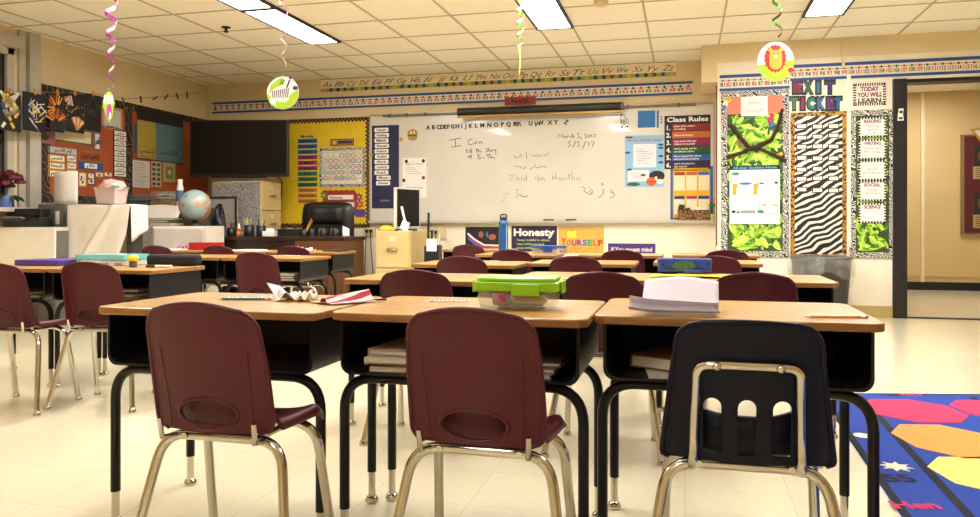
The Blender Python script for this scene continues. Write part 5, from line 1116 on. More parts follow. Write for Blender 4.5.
# low divider with speckled panel and cloth, shelf behind it
x0, x1, y0, y1 = ybox(134, 205, 6.12, .3); zd = zat(180, 226, 6.12)
t = thing('low_bookcase', 'low bookcase with speckled grey paper back and white cloth cover', 'bookcase', ((x0 + x1) / 2, (y0 + y1) / 2, 0)); w = (x1 - x0) / 2
b = MB(); b.box(-w, w, -.14, .15, 0, zd); b.build('body', col('d6cebf'), t)
b = MB(); b.box(-w + .01, -w + .3, -.1445, -.1405, .2, zd - .01); b.build('speckled_panel', M_SPECKLE, t)
wavy(-w + .2, w, .3, zd - .004, -.15, .008, seed=6).build('cloth_panel', M_CLOTH, t, thick=.002)
zt3 = zd
# raised shelf behind it holding baskets
x0, x1, _, _ = ybox(128, 188, 6.5, .4); zs = zat(160, 207, 6.5)
t = thing('wall_shelf_unit', 'dark low shelf unit along the orange board, papers hanging from it', 'shelf', ((x0 + x1) / 2, 6.72, 0)); w = (x1 - x0) / 2
b = MB(); b.box(-w, w, -.2, .2, zs - .03, zs); b.build('top_board', col('2a2420'), t); b = MB(); b.box(-w, w, -.18, .2, 0, zs - .03); b.build('body', col('5a5048'), t)
b = MB(); b.grid(lambda u, v: (-w + .1 + .5 * u, -.21 - .1 * v * v, zs + .002 - .2 * v ** 1.5 + .02 * math.sin(3 * u)), 10, 10); b.build('paper_sheet', M_WHITE, t, thick=.002)
b = MB(); b.box(-w + .02, -w + .12, -.212, -.18, zs + .0, zs + .02); b.build('yellow_box', col('c89a1f'), t)
SH = (6.72, zs)
def wire_basket(name, label, x, y, z, w, d, h, m, group=None):
    t = thing(name, label, 'basket', (x, y, z), 0, group)
    b = MB(); b.box(-w / 2, w / 2, -d / 2, d / 2, 0, .006); b.build('base', m, t); b = MB()
    for k in range(9):
        u = -w / 2 + w * k / 8
        for s in (-1, 1): b.tube([(u, s * d / 2, 0), (u * 1.06, s * d / 2 * 1.06, h)], .003, seg=5)
    for zz in (.33, .66, 1.0): b.tube([(-w / 2 * (1 + .06 * zz), -d / 2 * (1 + .06 * zz), h * zz), (w / 2 * (1 + .06 * zz), -d / 2 * (1 + .06 * zz), h * zz), (w / 2 * (1 + .06 * zz), d / 2 * (1 + .06 * zz), h * zz), (-w / 2 * (1 + .06 * zz), d / 2 * (1 + .06 * zz), h * zz), (-w / 2 * (1 + .06 * zz), -d / 2 * (1 + .06 * zz), h * zz)], .0045, seg=5)
    b.build('wire_side', m, t)
    b = MB()
    for k in range(5): b.obox((random.uniform(-.05, .05), random.uniform(-.03, .03), .012 + .014 * k), (w * .7, d * .7, .01), random.uniform(-.2, .2))
    b.build('paper_stack', M_WHITE if 'white' in label else col('2a2a2e'), t); return t
wire_basket('wire_basket', 'blue-grey wire basket right of the clear bin', ony(138, HY, 6.6).x, 6.68, SH[1] + .001, .24, .22, .12, col('4a6f80', .4), 'wire baskets')
wire_basket('wire_basket', 'grey wire basket with white papers beside the spray can', ony(163, HY, 6.6).x, 6.68, SH[1] + .0605, .22, .2, .09, col('8a8680', .4), 'wire baskets')
b = MB(); b.box(-.125, .125, -.12, .12, 0, .058); o = b.build('cardboard_box', mat('brown_cardboard', '8a6a34', .8, noise=.1), None, bevel=.004); o.location = (ony(165, HY, 6.6).x, 6.66, SH[1] + .0005); tag(o, 'flat brown cardboard box under the grey wire basket', 'box')
t = thing('spray_can', 'white and blue spray can left of the globe', 'can', (ony(176.5, HY, 6.35).x, 6.38, zt3 if False else SH[1] - .2 if False else 0)); hc = zat(176.5, 179, 6.4); zz = SH[1] - .01
t.location = (ony(177, HY, 6.6).x + .02, 6.62, SH[1] + .001); hc = zat(176.5, 179.5, 6.62) - SH[1]
b = MB(); b.lathe([(.032, 0), (.034, .01), (.034, hc * .72), (.026, hc * .78)], seg=18); b.build('can_body', col('d8dcdc', .3), t); b = MB(); b.lathe([(.0346, hc * .2), (.0346, hc * .6)], seg=18); b.build('label', col('3f6f9a', .4), t); b = MB(); b.lathe([(.024, hc * .78), (.024, hc), (.001, hc)], seg=18); b.build('cap', M_WHITE, t)
# globe on the bookcase
q = ony(195, 205, 6.275); gr = 15.3 * q.y / 767 / .874
t = thing('globe', 'pale blue desk globe with gold ring on the low bookcase', 'globe', (q.x, 6.275, zt3 + .001)); gz = ony(195, 205, 6.275).z - zt3
gm = ramp_mat('globe_map', 'ShaderNodeTexNoise', [(0, '8fa9ac'), (.53, '9ab2b2'), (.55, 'b89a78'), (.62, 'a98a7e'), (.7, '848682'), (1, 'bcae8a')], .25, 'LINEAR', wset(scale=9, detail=6.0), coat=.4)
b = MB(); b.lathe([(gr * math.sin(PI * k / 24) + 1e-5, gr * -math.cos(PI * k / 24)) for k in range(25)], seg=40); c = b.build('ball', gm, t); c.location = (0, 0, gz); c.rotation_euler = (.1, .4, .4)
b = MB(); b.tube([((gr + .008) * math.cos(a), -.0, (gr + .008) * math.sin(a)) for a in [math.radians(150 + 5.5 * k) for k in range(40)]], .007, seg=8); c = b.build('meridian_ring', mat('gold_ring', 'b08a2a', .3, metal=.6), t); c.location = (0, 0, gz); c.rotation_euler = (0, 0, YAW)
b = MB(); b.lathe([(.1, 0), (.1, .012), (.03, .03), (.018, max(.035, gz - gr - .004))], seg=24); b.build('base', M_BLACK, t)
# books, box and picture frame by the globe
def flat_book(name, label, loc, size, rz, cover, cat='book', group=None, parts=True):
    t = thing(name, label, cat, loc, rz, group); w, d, h = size; cv = col(cover, .4); k = min(.003, h * .2)
    b = MB(); b.box(-w / 2, w / 2, -d / 2, d / 2, 0, k); b.box(-w / 2, w / 2, -d / 2, d / 2, h - k, h); b.box(-w / 2, -w / 2 + .004, -d / 2, d / 2, k, h - k); b.build('cover', cv, t)
    b = MB(); b.box(-w / 2 + .0045, w / 2 - .004, -d / 2 + .004, d / 2 - .004, k + .0003, h - k - .0003); b.build('pages', mat('page_edges', 'd8cfba', .8, noise=.15, nscale=200), t); return t
for k, (px, lb, c, h, w) in enumerate(((165, 'green-covered book at the bottom of the stack by globe', '4a6a3a', .03, .25), (160, 'dark book in the middle of the stack left of the globe', '3a2a30', .022, .25), (163, 'brown book on top of the stack left of the globe', '7a4a34', .02, .26))):
    flat_book('book', lb, (ony(px, HY, 6.24).x, 6.26, zt3 + .0005 + (0, .031, .054)[k]), (w, .18, h), .06 * (k - 1), c, group='books on the low bookcase')
b = MB(); b.box(-.045, .045, -.04, .04, 0, .075); o = b.build('blue_box', col('3a4a8a'), None, bevel=.003); o.location = (ony(143.5, HY, 6.2).x, 6.2, zt3 + .001); tag(o, 'small blue box at the left end of the low bookcase', 'box')
x0, x1, _, _ = ybox(206, 237, 7.15, 0); z1_ = zat(221, 196.5, 7.15)
t = thing('framed_picture', 'empty-looking dark framed pale panel leaning behind globe', 'picture frame', ((x0 + x1) / 2, 7.15, 0)); w = (x1 - x0) / 2; t.location.z = .0
b = MB(); b.box(-w, w, 0, .02, .45, z1_); b.build('panel', col('a59d92'), t); b = MB(); b.box(-w, w, -.012, .0, z1_ - .02, z1_); b.box(w - .02, w, -.012, 0, .45, z1_ - .02); b.box(-w, -w + .02, -.012, 0, .45, z1_ - .02); b.build('frame', col('2a2724'), t)
b = MB(); b.box(-w, w, -.03, .05, 0, .45); b.build('stand', col('3a3632'), t)
b = blob(.07, .05, .2, 10, .4, 21); o = b.build('dark_bag', M_BLACK); o.location = (ony(219, HY, 6.85).x, 6.85, dz + .006); tag(o, 'crumpled dark bag right of the globe', 'bag')
# ---- waste bin with a clear liner ----
p = ony(822, HY, 6.98); zr_ = ony(822, 257, 6.9).z
t = thing('waste_bin', 'round grey waste bin with clear bag liner under the zebra board', 'bin', (p.x, 7.03, 0)); br = .245
b = MB(); b.lathe([(br * .78, 0), (br * .8, .02), (br * .97, zr_ - .03), (br, zr_ - .02), (br, zr_), (br * .94, zr_), (br * .76, .03)], seg=36); b.build('tub', mat('grey_bin_plastic', '2e2e2f', .45), t)
ML = bpy.data.materials.new('bag_film'); ML.use_nodes = True; _b = ML.node_tree.nodes['Principled BSDF']
_b.inputs['Base Color'].default_value = lin('c9c8c6'); _b.inputs['Roughness'].default_value = .12; _b.inputs['Alpha'].default_value = .17; _b.inputs['Specular IOR Level'].default_value = 1.0
_n, _l = ML.node_tree.nodes, ML.node_tree.links; _t = _n.new('ShaderNodeTexNoise'); _t.inputs['Scale'].default_value = 5; _t.inputs['Detail'].default_value = 5; _t.inputs['Distortion'].default_value = 2.5; _tc = _n.new('ShaderNodeTexCoord'); _l.new(_tc.outputs['Object'], _t.inputs['Vector'])
_r = _n.new('ShaderNodeMapRange'); _r.inputs['From Min'].default_value = .42; _r.inputs['From Max'].default_value = .72; _r.inputs['To Min'].default_value = .14; _r.inputs['To Max'].default_value = .42; _l.new(_t.outputs['Fac'], _r.inputs['Value']); _l.new(_r.outputs['Result'], _b.inputs['Alpha'])
b = MB()
def bag(u, v):
    a = 2 * PI * u; wr = 1 + .012 * math.sin(11 * a + 5 * v) + .008 * math.sin(23 * a + 9 * v); hem = .2 + .05 * math.sin(2 * a + 1) + .03 * math.sin(5 * a)
    return (br * (1.035 + .05 * math.sin(PI * v)) * wr * math.cos(a), br * (1.035 + .05 * math.sin(PI * v)) * wr * math.sin(a), zr_ + .008 - hem * v)
b.grid(bag, 90, 14); b.grid(lambda u, v: (br * (1.035 - .09 * v) * math.cos(2 * PI * u), br * (1.035 - .09 * v) * math.sin(2 * PI * u), zr_ + .008 + .006 * math.sin(PI * v) - .08 * v * v), 90, 6); b.build('liner_bag', ML, t, label='clear plastic liner folded over the rim')
# =====================  THINGS ON AND IN THE DESKS  =====================
Z0 = DESK_Z + .0012
def top(px, py): return onz(px, py, Z0)
def put(o, px, py, label, cat, rz=0.0, dz_=0.0, group=None):
    p = top(px, py); o.location = (p.x, p.y, p.z + dz_); o.rotation_euler = (0, 0, rz); return tag(o, label, cat, group)
def pencil(label, px0, py0, px1, py1, c, name='pencil', z=Z0, eraser=True):
    a, e = onz(px0, py0, z), onz(px1, py1, z); L = (e - a).length; ang = math.atan2(e.y - a.y, e.x - a.x)
    t = thing(name, label, 'pencil', ((a.x + e.x) / 2, (a.y + e.y) / 2, z + .0042), ang, 'pencils on the desks')
    b = MB(); b.tube([(-L / 2 + .014, 0, 0), (L / 2 - .016, 0, 0)], .004, seg=6); b.build('barrel', col(c, .35), t)
    b = MB(); b.tube([(-L / 2 + .014, 0, 0), (-L / 2 + .003, 0, 0)], [.004, .0011], seg=8); b.build('sharpened_end', col('d8b884'), t); b = MB(); b.tube([(-L / 2 + .004, 0, 0), (-L / 2, 0, 0)], [.0012, .0003], seg=6); b.build('lead', INK, t)
    b = MB(); b.tube([(L / 2 - .016, 0, 0), (L / 2 - .007, 0, 0)], .0043, seg=10); b.build('ferrule', M_CHROME, t); b = MB(); b.tube([(L / 2 - .007, 0, 0), (L / 2, 0, 0)], .004, seg=10); b.build('eraser', col('c8606a' if eraser else '2a6a6a'), t); return t
pencil('teal pencil lying on the front left desk', 217, 300.5, 271, 300.5, '1f6a74')
pencil('yellow pencil lying on the front right desk beside navy chair', 804, 318.5, 868, 319, 'd8962a')
def strip_paper(label, px0, px1, py, seed, group='scalloped paper strips on the desks', d=.03):
    a, e = top(px0, py), top(px1, py); L = abs(e.x - a.x); r = random.Random(seed); b = MB(); n = int(L / .012)
    P = [(-L / 2 + L * k / n, (d / 2) * (1 if k % 2 else .7)) for k in range(n + 1)] + [(L / 2 - L * k / n, -(d / 2) * (1 if k % 2 else .7)) for k in range(n + 1)]
    b.slab(P, 0, .0016, 0)
    for k in range(n): b.obox((-L / 2 + L * (k + .5) / n, r.uniform(-.3, .3) * d, .0021), (.006, d * .45, .0006), r.uniform(-.5, .5), 1)
    o = b.build('paper_strip', [M_WHITE, col('5a5860')]); o.location = ((a.x + e.x) / 2, (a.y + e.y) / 2, Z0); o.rotation_euler = (0, 0, math.atan2(e.y - a.y, e.x - a.x)); return tag(o, label, 'paper', group)
strip_paper('patterned white paper strip behind the teal pencil', 224, 292, 297.5, 1, d=.028)
strip_paper('patterned white paper strip left of the green-lidded lunch box', 425, 470, 301, 2, d=.035)
strip_paper('patterned paper strip on second row desk near tan file cabinet', 396, 470, 274, 3, d=.03)
strip_paper('patterned paper strip on the second row right desk beside the yellow sheet', 758, 790, 276.5, 4, d=.04)
strip_paper('patterned paper strip on third row left desk behind maroon chair', 460, 500, 261, 5, d=.05)
strip_paper('pale paper strip on the desk with lone maroon chair', 256, 300, 255.5, 6, d=.06)
# crumpled white paper and a red striped sheet
def crumple(w, d, h, seed, n=16):
    r = random.Random(seed); ph = [r.uniform(0, 6) for _ in range(8)]; b = MB()
    def f(u, v):
        z = h * (.35 + .3 * math.sin(7 * u + ph[0]) * math.cos(5 * v + ph[1]) + .25 * math.sin(13 * u + 9 * v + ph[2]) + .15 * math.sin(21 * v + ph[3])); return (w * (u - .5) * (1 + .1 * math.sin(6 * v + ph[4])), d * (v - .5) * (1 + .15 * math.sin(5 * u + ph[5])), max(.0015, z))
    b.grid(f, n, n, smooth=False); return b
b = crumple(.1, .1, .03, 3)
b.grid(lambda u, v: (-.05 + .02 * u - .03 * v, -.02 + .05 * u, .003 + .045 * v * (1 - .3 * u)), 5, 6, smooth=False)
o = b.build('crumpled_paper', mat('bluish_white_paper', 'dcdae2', .7), None, thick=.001); put(o, 296, 299.5, 'crumpled white paper on the front left desk beside red striped sheet', 'paper', .1, .001)
M_STRIPE = ramp_mat('red_striped_paper', 'ShaderNodeTexWave', [(0, 'b5203a'), (.5, 'b5203a'), (.56, 'eee6e2'), (1, 'eee6e2')], .6, 'LINEAR', wset(scale=17, distortion=.6))
b = MB(); b.grid(lambda u, v: ((u - .5) * .1 + .018 * v, (v - .5) * .14, .0018 + .03 * math.exp(-((u - .62) / .14) ** 2) * (.5 + .5 * v) + .016 * math.exp(-((u - .2) / .1) ** 2) * v), 18, 8, smooth=False)
o = b.build('striped_sheet', M_STRIPE, None, thick=.001); put(o, 342, 302, 'red and white striped folded sheet between the front left and middle desks', 'paper', -.5, .001)
q = top(373, 299.5); b = MB(); b.tube([(-.035, 0, 0), (.035, .004, 0)], .003, seg=6); o = b.build('dark_crayon', col('4a2a1a')); put(o, 374, 301, 'thin dark brown crayon on the middle front desk by striped sheet', 'crayon', .5, .0035)
for px, py, lb, sd, sz in ((306, 301, 'small crumpled white tissue behind the red striped sheet', 7, (.05, .05, .03)), ):
    o = crumple(*sz, sd, 10).build('crumpled_tissue', M_WHITE, None, thick=.001); put(o, px, py, lb, 'tissue', .3, .002)
# lunch box
pA, pB = top(472.5, 309), top(558, 309); wl = (pB.x - pA.x) / 2
t = thing('lunch_box', 'clear lunch box with lime green lid on the middle front desk', 'lunch box', ((pA.x + pB.x) / 2, pA.y + .075, Z0), .03)
M_CL2 = bpy.data.materials.new('clear_box_plastic'); M_CL2.use_nodes = True; _b = M_CL2.node_tree.nodes['Principled BSDF']
_b.inputs['Base Color'].default_value = lin('e6eadf'); _b.inputs['Roughness'].default_value = .1; _b.inputs['Alpha'].default_value = .3; _b.inputs['Specular IOR Level'].default_value = .7
M_LIME = mat('lime_plastic', '8fcf1f', .28, coat=.3)
b = MB(); prof = [(.0, .86), (.004, .9), (.03, .97), (.034, .94), (.0455, .96)]
n = 40
def ringp(k_, z): return [(x, y, z) for x, y in rrect(-wl * k_, wl * k_, -.072 * k_, .072 * k_, .025, 6)]
rings = [ringp(s, z) for z, s in prof]; m = len(rings[0]); v = [p for r_ in rings for p in r_]
b.add(v, [(i * m + k, i * m + (k + 1) % m, (i + 1) * m + (k + 1) % m, (i + 1) * m + k) for i in range(len(prof) - 1) for k in range(m)], 0, True); b.add(rings[0], [tuple(range(m))]); b.build('tub', M_CL2, t)
b = MB(); b.slab([(x * 1.0, y * 1.0) for x, y in rrect(-wl * 1.05, wl * 1.05, -.078, .078, .028, 6)], .046, .07); b.slab(rrect(-wl * .97, wl * .97, -.07, .07, .026, 6), .07, .08); ld = b.build('lid', M_LIME, t, bevel=.004, seg=3)
b = MB(); b.slab(rrect(-wl * .05, wl * .62, -.085, -.0786, .003, 3), .037, .066); b.build('latch', M_LIME, ld, bevel=.003)
for s in (-1, 1): b = MB(); b.slab(rrect(s * wl * 1.05 + (.001 if s > 0 else -.008), s * wl * 1.05 + (.008 if s > 0 else -.001), -.03, .03, .003, 3), .04, .07); b.build('latch', M_LIME, ld)
b = MB(); b.tube([(-.055, -.045, .03), (-.02, -.05, .03)], .022, seg=16); b.build('pink_cup', col('a8406a'), t, label='dark pink round tub inside')
b = MB(); b.obox((.035, -.03, .022), (.085, .05, .012), .05); b.build('yellow_pack', col('d8c88a'), t); b = MB(); b.obox((.03, .0, .037), (.1, .09, .01), -.1); b.build('red_pack', col('7a2a20'), t); b = MB(); b.obox((.0, .03, .018), (.12, .05, .03), .03); b.build('olive_pack', col('8f9a3a'), t); b = MB(); b.tube([(-.01, -.055, .028), (.075, -.05, .03)], .006, seg=8); b.build('pale_stick', col('c89a7a'), t)
# big curled sheet on the front right desk
pa, pb_ = top(634, 316), top(722, 310)
b = MB(); wS = .185
def sheet_(u, v): # v from near edge to the far lifted edge
    cur = .02 * math.exp(-((v - .08) / .1) ** 2)
    z = .003 + .085 * max(0, v - .25) ** 1.15 + .012 * math.sin(PI * u) * v
    return ((u - .5) * wS * (1 - .0 * v) + .01 * v, -.075 + .17 * v, z + cur * .3)
b.grid(sheet_, 16, 14)
def roll(u, v):
    a = -1.2 + 4.1 * v; r = .019 + .008 * (1 - u); return ((u - .5) * wS * 1.12 - .012, -.085 + r * math.sin(a) * 1.25 - .012 * (1 - u), .013 + r * (1 - math.cos(a)) * .6 - .009 + .012 * max(0, .25 - u) * 2)
b.grid(roll, 16, 14)
o = b.build('curled_paper', mat('lilac_white_paper', 'cdc8d4', .7, noise=.03), None, thick=.0008); p = top(683, 314); o.location = (p.x - .012, p.y + .05, Z0 + .004); o.rotation_euler = (0, 0, .03); tag(o, 'large white sheet with rolled front edge on the front right desk', 'paper')
# blue pencil box on a yellow sheet
p = top(696, 277.5)
b = MB(); b.grid(lambda u, v: ((u - .5) * .36, (v - .5) * .2, .001 + .006 * math.sin(PI * u) * (1 - v)), 12, 6); o = b.build('yellow_sheet', col('dcd22a'), None, thick=.001); o.location = (p.x, p.y + .06, Z0 + .001); o.rotation_euler = (0, 0, -.05); tag(o, 'bright yellow sheet beneath the blue pencil box', 'paper')
pA, pB = top(657.5, 274), top(711, 274); wl = (pB.x - pA.x) / 2; t = thing('pencil_box', 'blue plastic pencil box on the yellow sheet, second row', 'pencil box', ((pA.x + pB.x) / 2, pA.y + .065, Z0 + .0085), .02)
M_BLUEP = mat('blue_plastic', '1f46a0', .3, coat=.2)
b = MB(); b.slab(rrect(-wl, wl, -.06, .06, .012, 4), 0, .034); b.build('tray', M_BLUEP, t, bevel=.004); b = MB(); b.slab(rrect(-wl * 1.02, wl * 1.02, -.062, .062, .012, 4), .0345, .058); ld = b.build('lid', M_BLUEP, t, bevel=.005)
b = MB(); b.prism(ell(0, .028, wl * .42, .02, 24), .0605, .0016); b.build('sticker', mat('olive_sticker', '4a6a4a', .5, noise=.3, nscale=60), t)
for s in (-1, 1): b = MB(); b.slab(rrect(s * wl * .6 - .018, s * wl * .6 + .018, -.0685, -.0615, .003, 3), .022, .05); b.build('latch', M_BLUEP, t)
b = MB(); b.slab(rrect(-.02, .05, -.095, -.068, .008, 3), 0, .012); o = b.build('blue_sharpener', M_BLUEP, None, bevel=.003); o.location = (t.location.x + .02, t.location.y - .012, Z0 + .009); tag(o, 'small blue sharpener directly in front of the blue pencil box', 'sharpener')
# bottle, fourth-row box, paper curl
p = att(503.5, 250, 5.6); dd = DROOT['4B'].location
t = thing('water_bottle', 'tall blue water bottle with black cap on fourth row desk', 'water bottle', (p.x, dd.y + .02, Z0)); t.location.x = ony(503.5, HY, dd.y + .02).x; hb = ony(503, 214.5, dd.y + .02).z - Z0; rb = .036
b = MB(); b.lathe([(rb * .92, 0), (rb, .01), (rb, hb * .5), (rb * .93, hb * .55), (rb * .93, hb * .68), (rb, hb * .73), (rb, hb * .8), (rb * .72, hb * .85)], seg=24); b.build('bottle_body', mat('blue_bottle', '1f5a9a', .2, coat=.4), t)
b = MB(); b.lathe([(rb * .74, hb * .85), (rb * .78, hb * .86), (rb * .78, hb * .93), (rb * .5, hb * .94)], seg=24); cp_ = b.build('cap', M_BLACK, t); b = MB(); b.tube(round_path([(-rb * .7, 0, hb * .93), (-rb * .6, 0, hb), (rb * .6, 0, hb), (rb * .7, 0, hb * .93)], .015, 5), .005, seg=8); b.build('carry_loop', M_BLACK, cp_)
b = MB(); b.tube([(rb * .8, -rb * .62, hb * .1), (rb * .8, -rb * .62, hb * .75)], .0025, seg=6); b.build('scale_line', col('b8d0e0'), t)
dd = DROOT['4B'].location; pA, pB = ony(532.5, HY, dd.y), ony(566, HY, dd.y); wl = (pB.x - pA.x) / 2
t = thing('lidded_box', 'clear box of bits with a blue lid on fourth row desk before honesty poster', 'box', (min((pA.x + pB.x) / 2, dd.x + .29 - wl * .3), dd.y, Z0)); b = MB(); b.slab(rrect(-wl, wl, -.06, .06, .02, 4), 0, .045); b.build('tub', M_CL2, t); b = MB(); b.slab(rrect(-wl * 1.06, wl * 1.06, -.066, .066, .022, 4), .0455, .062); ld = b.build('lid', M_BLUEP, t, bevel=.005); b = MB(); b.slab(rrect(-wl * .3, wl * .3, -.074, -.0665, .003, 3), .02, .06); b.build('latch', M_BLUEP, ld)
for k in range(6): b = MB(); b.obox((-wl * .7 + wl * .28 * k, -.02 + .02 * (k % 2), .02), (wl * .22, .05, .022), k); b.build('coloured_piece', col(('a83a4a', 'd8c8b0', '3a5a8a', 'c86a8a', 'd8d0c8', '8a4a5a')[k]), t)
b = MB(); b.grid(lambda u, v: ((u - .5) * .13, (v - .5) * .1, .002 + .055 * max(0, .45 - u) ** 1.3 * 3 * (1 - .2 * v)), 12, 5); o = b.build('curled_sheet', M_WHITE, None, thick=.001); dd = DROOT['4D'].location; o.location = (ony(702, HY, dd.y).x, dd.y, Z0 + .001); tag(o, 'small white sheet curling up on the farthest right desk', 'paper')
# left group
p = top(36, 266); b = MB(); b.slab([(-.17, -.11), (.11, -.11), (.13, .11), (-.12, .11)], 0, .03); o = b.build('purple_folder', mat('purple_plastic', '4a3a94', .35), None, bevel=.003); o.location = (p.x + .01, p.y + .13, Z0); tag(o, 'purple folder on the desk at the left edge', 'folder')
M_AQUA = mat('aqua_plastic', '6fc4cc', .25, coat=.3)
for k, (px, dz_, c, lb, rz) in enumerate(((95, 0, M_CL2, 'clear plastic folder full of papers beneath the aqua folder', .05), (90, .031, M_AQUA, 'aqua plastic folder on top of the clear folder', -.04))):
    p = top(px, 266); t = thing('plastic_folder', lb, 'folder', (p.x + .02, p.y + .13, Z0 + dz_), rz, 'plastic folders')
    b = MB(); b.slab(rrect(-.16, .16, -.11 + .02 * k, .11, .012, 3), 0, .03 - .004 * k); b.build('folder_cover', c, t)
    if k == 0: b = MB(); b.box(-.14, .14, -.095, .095, .003, .026); b.build('paper_stack', mat('bluish_white_paper'), t); b = MB(); b.obox((.0, -.1, .01), (.06, .003, .01)); b.obox((.09, -.1, .009), (.04, .003, .012)); b.build('colour_marks', col('5a5ac0'), t)
p = top(129, 267.5); t = thing('paint_jar', 'small jar with yellow lid and dark label on the left desk', 'jar', (p.x, p.y + .03, Z0)); b = MB(); b.lathe([(.017, 0), (.019, .003), (.02, .03), (.022, .032)], seg=20); b.build('jar_body', col('5a6070', .3), t); b = MB(); b.lathe([(.025, .0325), (.026, .04), (.025, .056), (.02, .059), (.001, .059)], seg=20); b.build('lid', col('e0c81f', .35), t)
p = top(158, 266.5); b = MB(); b.slab(rrect(-.14, .14, -.05, .05, .03, 5), 0, .058); o = b.build('pencil_case', mat('black_fabric', '131214', .8, bump=.2), None, bevel=.018, seg=3); o.location = (p.x + .015, p.y + .11, Z0); o.rotation_euler = (0, 0, .1); tag(o, 'black fabric pencil case on the left desk', 'pencil case')
p = top(158, 267.8); t = thing('marker_pen', 'white marker with black cap before the black pencil case', 'marker', (p.x - .005, p.y + .015, Z0 + .0068), .08); b = MB(); b.tube([(-.02, 0, 0), (.07, 0, 0)], .0065, seg=10); b.build('barrel', M_WHITE, t); b = MB(); b.tube([(-.07, 0, 0), (-.0205, 0, 0)], .0068, seg=10); b.build('cap', INK, t)
dA1, dA2, dA3 = DROOT['A1'].location, DROOT['A2'].location, DROOT['A3'].location
pA, pB = ony(190.5, HY, dA2.y), ony(218, HY, dA2.y); b = MB(); wl = (pB.x - pA.x) / 2; b.slab(rrect(-wl, wl, -.06, .06, .01, 3), 0, .055); b.slab(rrect(-wl * 1.03, wl * 1.03, -.063, .063, .01, 3), .055, .064); o = b.build('red_box', mat('red_plastic', 'b01a22', .35), None, bevel=.003); o.location = ((pA.x + pB.x) / 2, dA2.y + .03, Z0); tag(o, 'red lidded box on a desk before the teacher desk', 'box')
o = crumple(.13, .12, .045, 12).build('pink_tissue', mat('pink_tissue_paper', 'c8488a', .7, noise=.2), None, thick=.001); o.location = (ony(292, HY, dA1.y).x, dA1.y + .02, Z0 + .001); tag(o, 'crumpled bright pink tissue on the desk before teacher desk', 'tissue')
o = crumple(.1, .08, .03, 13).build('crumpled_paper', M_WHITE, None, thick=.001); o.location = (ony(306, HY, dA1.y).x, dA1.y + .03, Z0 + .001); tag(o, 'crumpled white paper right of the bright pink tissue', 'paper')
o = crumple(.08, .08, .04, 14).build('pink_tissue', mat('pink_tissue_paper'), None, thick=.001); o.location = (ony(176, HY, dA3.y).x, dA3.y + .1, Z0 + .001); tag(o, 'small scrap of pink tissue left of the red box', 'tissue')
for px, dd, lb, w_ in ((172, dA3, 'flat white papers left of the red box', .3), (254, dA2, 'flat white papers right of the red box', .25), (338, dA1, 'dark edged tablet or notebook near the wood end of teacher desk', .16)):
    b = MB(); b.obox((0, 0, .004), (w_, .18, .008)); b.obox((.02, .01, .010), (w_ * .8, .16, .003), .1); o = b.build('paper_sheets' if w_ > .2 else 'notebook', M_WHITE if w_ > .2 else col('2a2a2c')); xx = ony(px, HY, dd.y).x; xx = max(dd.x - .29 + w_ / 2, min(dd.x + .29 - w_ / 2, xx)); o.location = (xx, dd.y - (.08 if w_ > .2 else 0), Z0); o.rotation_euler = (0, 0, .03); tag(o, lb.replace('tablet or notebook', 'notebook'), 'paper' if w_ > .2 else 'notebook')
# books and papers inside the book boxes
def shelf_stack(dk, items, where):
    d = DROOT[dk].location; z = .4462
    for (cx, w, dep, h, c, lb, rz, yo) in items:
        flat_book('book', lb, (d.x + cx, d.y + yo, z), (w, dep, h), rz, c, group='books in the desks'); z += h + .0012
shelf_stack('FC', ((-.155, .15, .2, .012, 'b8a890', 'pale book at the bottom left inside the front middle desk', .06, -.09), (-.17, .14, .2, .009, '8fa02a', 'lime edged folder second from bottom, left inside front middle desk', -.05, -.08), (-.165, .15, .21, .012, 'd0c8b8', 'white book third from bottom, left inside front middle desk', .03, -.09), (-.16, .15, .2, .016, 'a89a84', 'tan thick book topmost in the left pile, front middle desk', -.06, -.07)), 'left')
shelf_stack('FC', ((.15, .15, .21, .012, 'a8a0b0', 'grey lilac book at the bottom right inside front middle desk', .04, -.08), (.175, .14, .2, .012, '7a6a78', 'mauve book in the middle of right pile, front middle desk', -.06, -.08), (.17, .15, .2, .011, '4a3f48', 'dark book topmost in the right pile, front middle desk', .05, -.07)), 'right')
shelf_stack('FR', ((-.11, .19, .22, .004, 'd8d4cc', 'loose white sheet lowest inside the front right desk', .12, -.08), (-.125, .16, .2, .032, '7a5a3a', 'thick closed book with pale pages inside the front right desk', -.5, -.03)), 'l')
shelf_stack('C1', ((.06, .26, .22, .012, 'c8b84a', 'yellow and white folder lowest in desk under the paint jar', .08, -.08), (.07, .24, .22, .02, '3a3034', 'dark book in the middle of pile under the paint jar', -.06, -.08), (.05, .24, .2, .018, '5a4038', 'brown book topmost of pile under the paint jar', .1, -.07)), 'l')
shelf_stack('C2', ((.1, .25, .22, .01, '2f8a4a', 'bright green folder inside the desk at the left edge', .05, -.08), (.08, .2, .2, .016, '3a3438', 'dark book on the green folder at the left edge', -.1, -.07)), 'l')
shelf_stack('B1', ((.1, .26, .22, .014, 'a8a098', 'pale book lowest in desk right of lone maroon chair', .03, -.09), (.11, .25, .22, .016, '6a5458', 'mauve book in the middle of desk pile right of lone chair', -.04, -.09), (.09, .26, .22, .015, 'c8c0b4', 'cream book topmost in desk pile right of lone chair', .05, -.08)), 'l')
shelf_stack('2A', ((-.09, .24, .22, .02, '8a7a68', 'tan book lowest in second row desk by tan file cabinet', .04, -.09), (-.11, .23, .22, .018, '6a6058', 'grey brown book topmost in second row desk by file cabinet', -.08, -.08)), 'l')
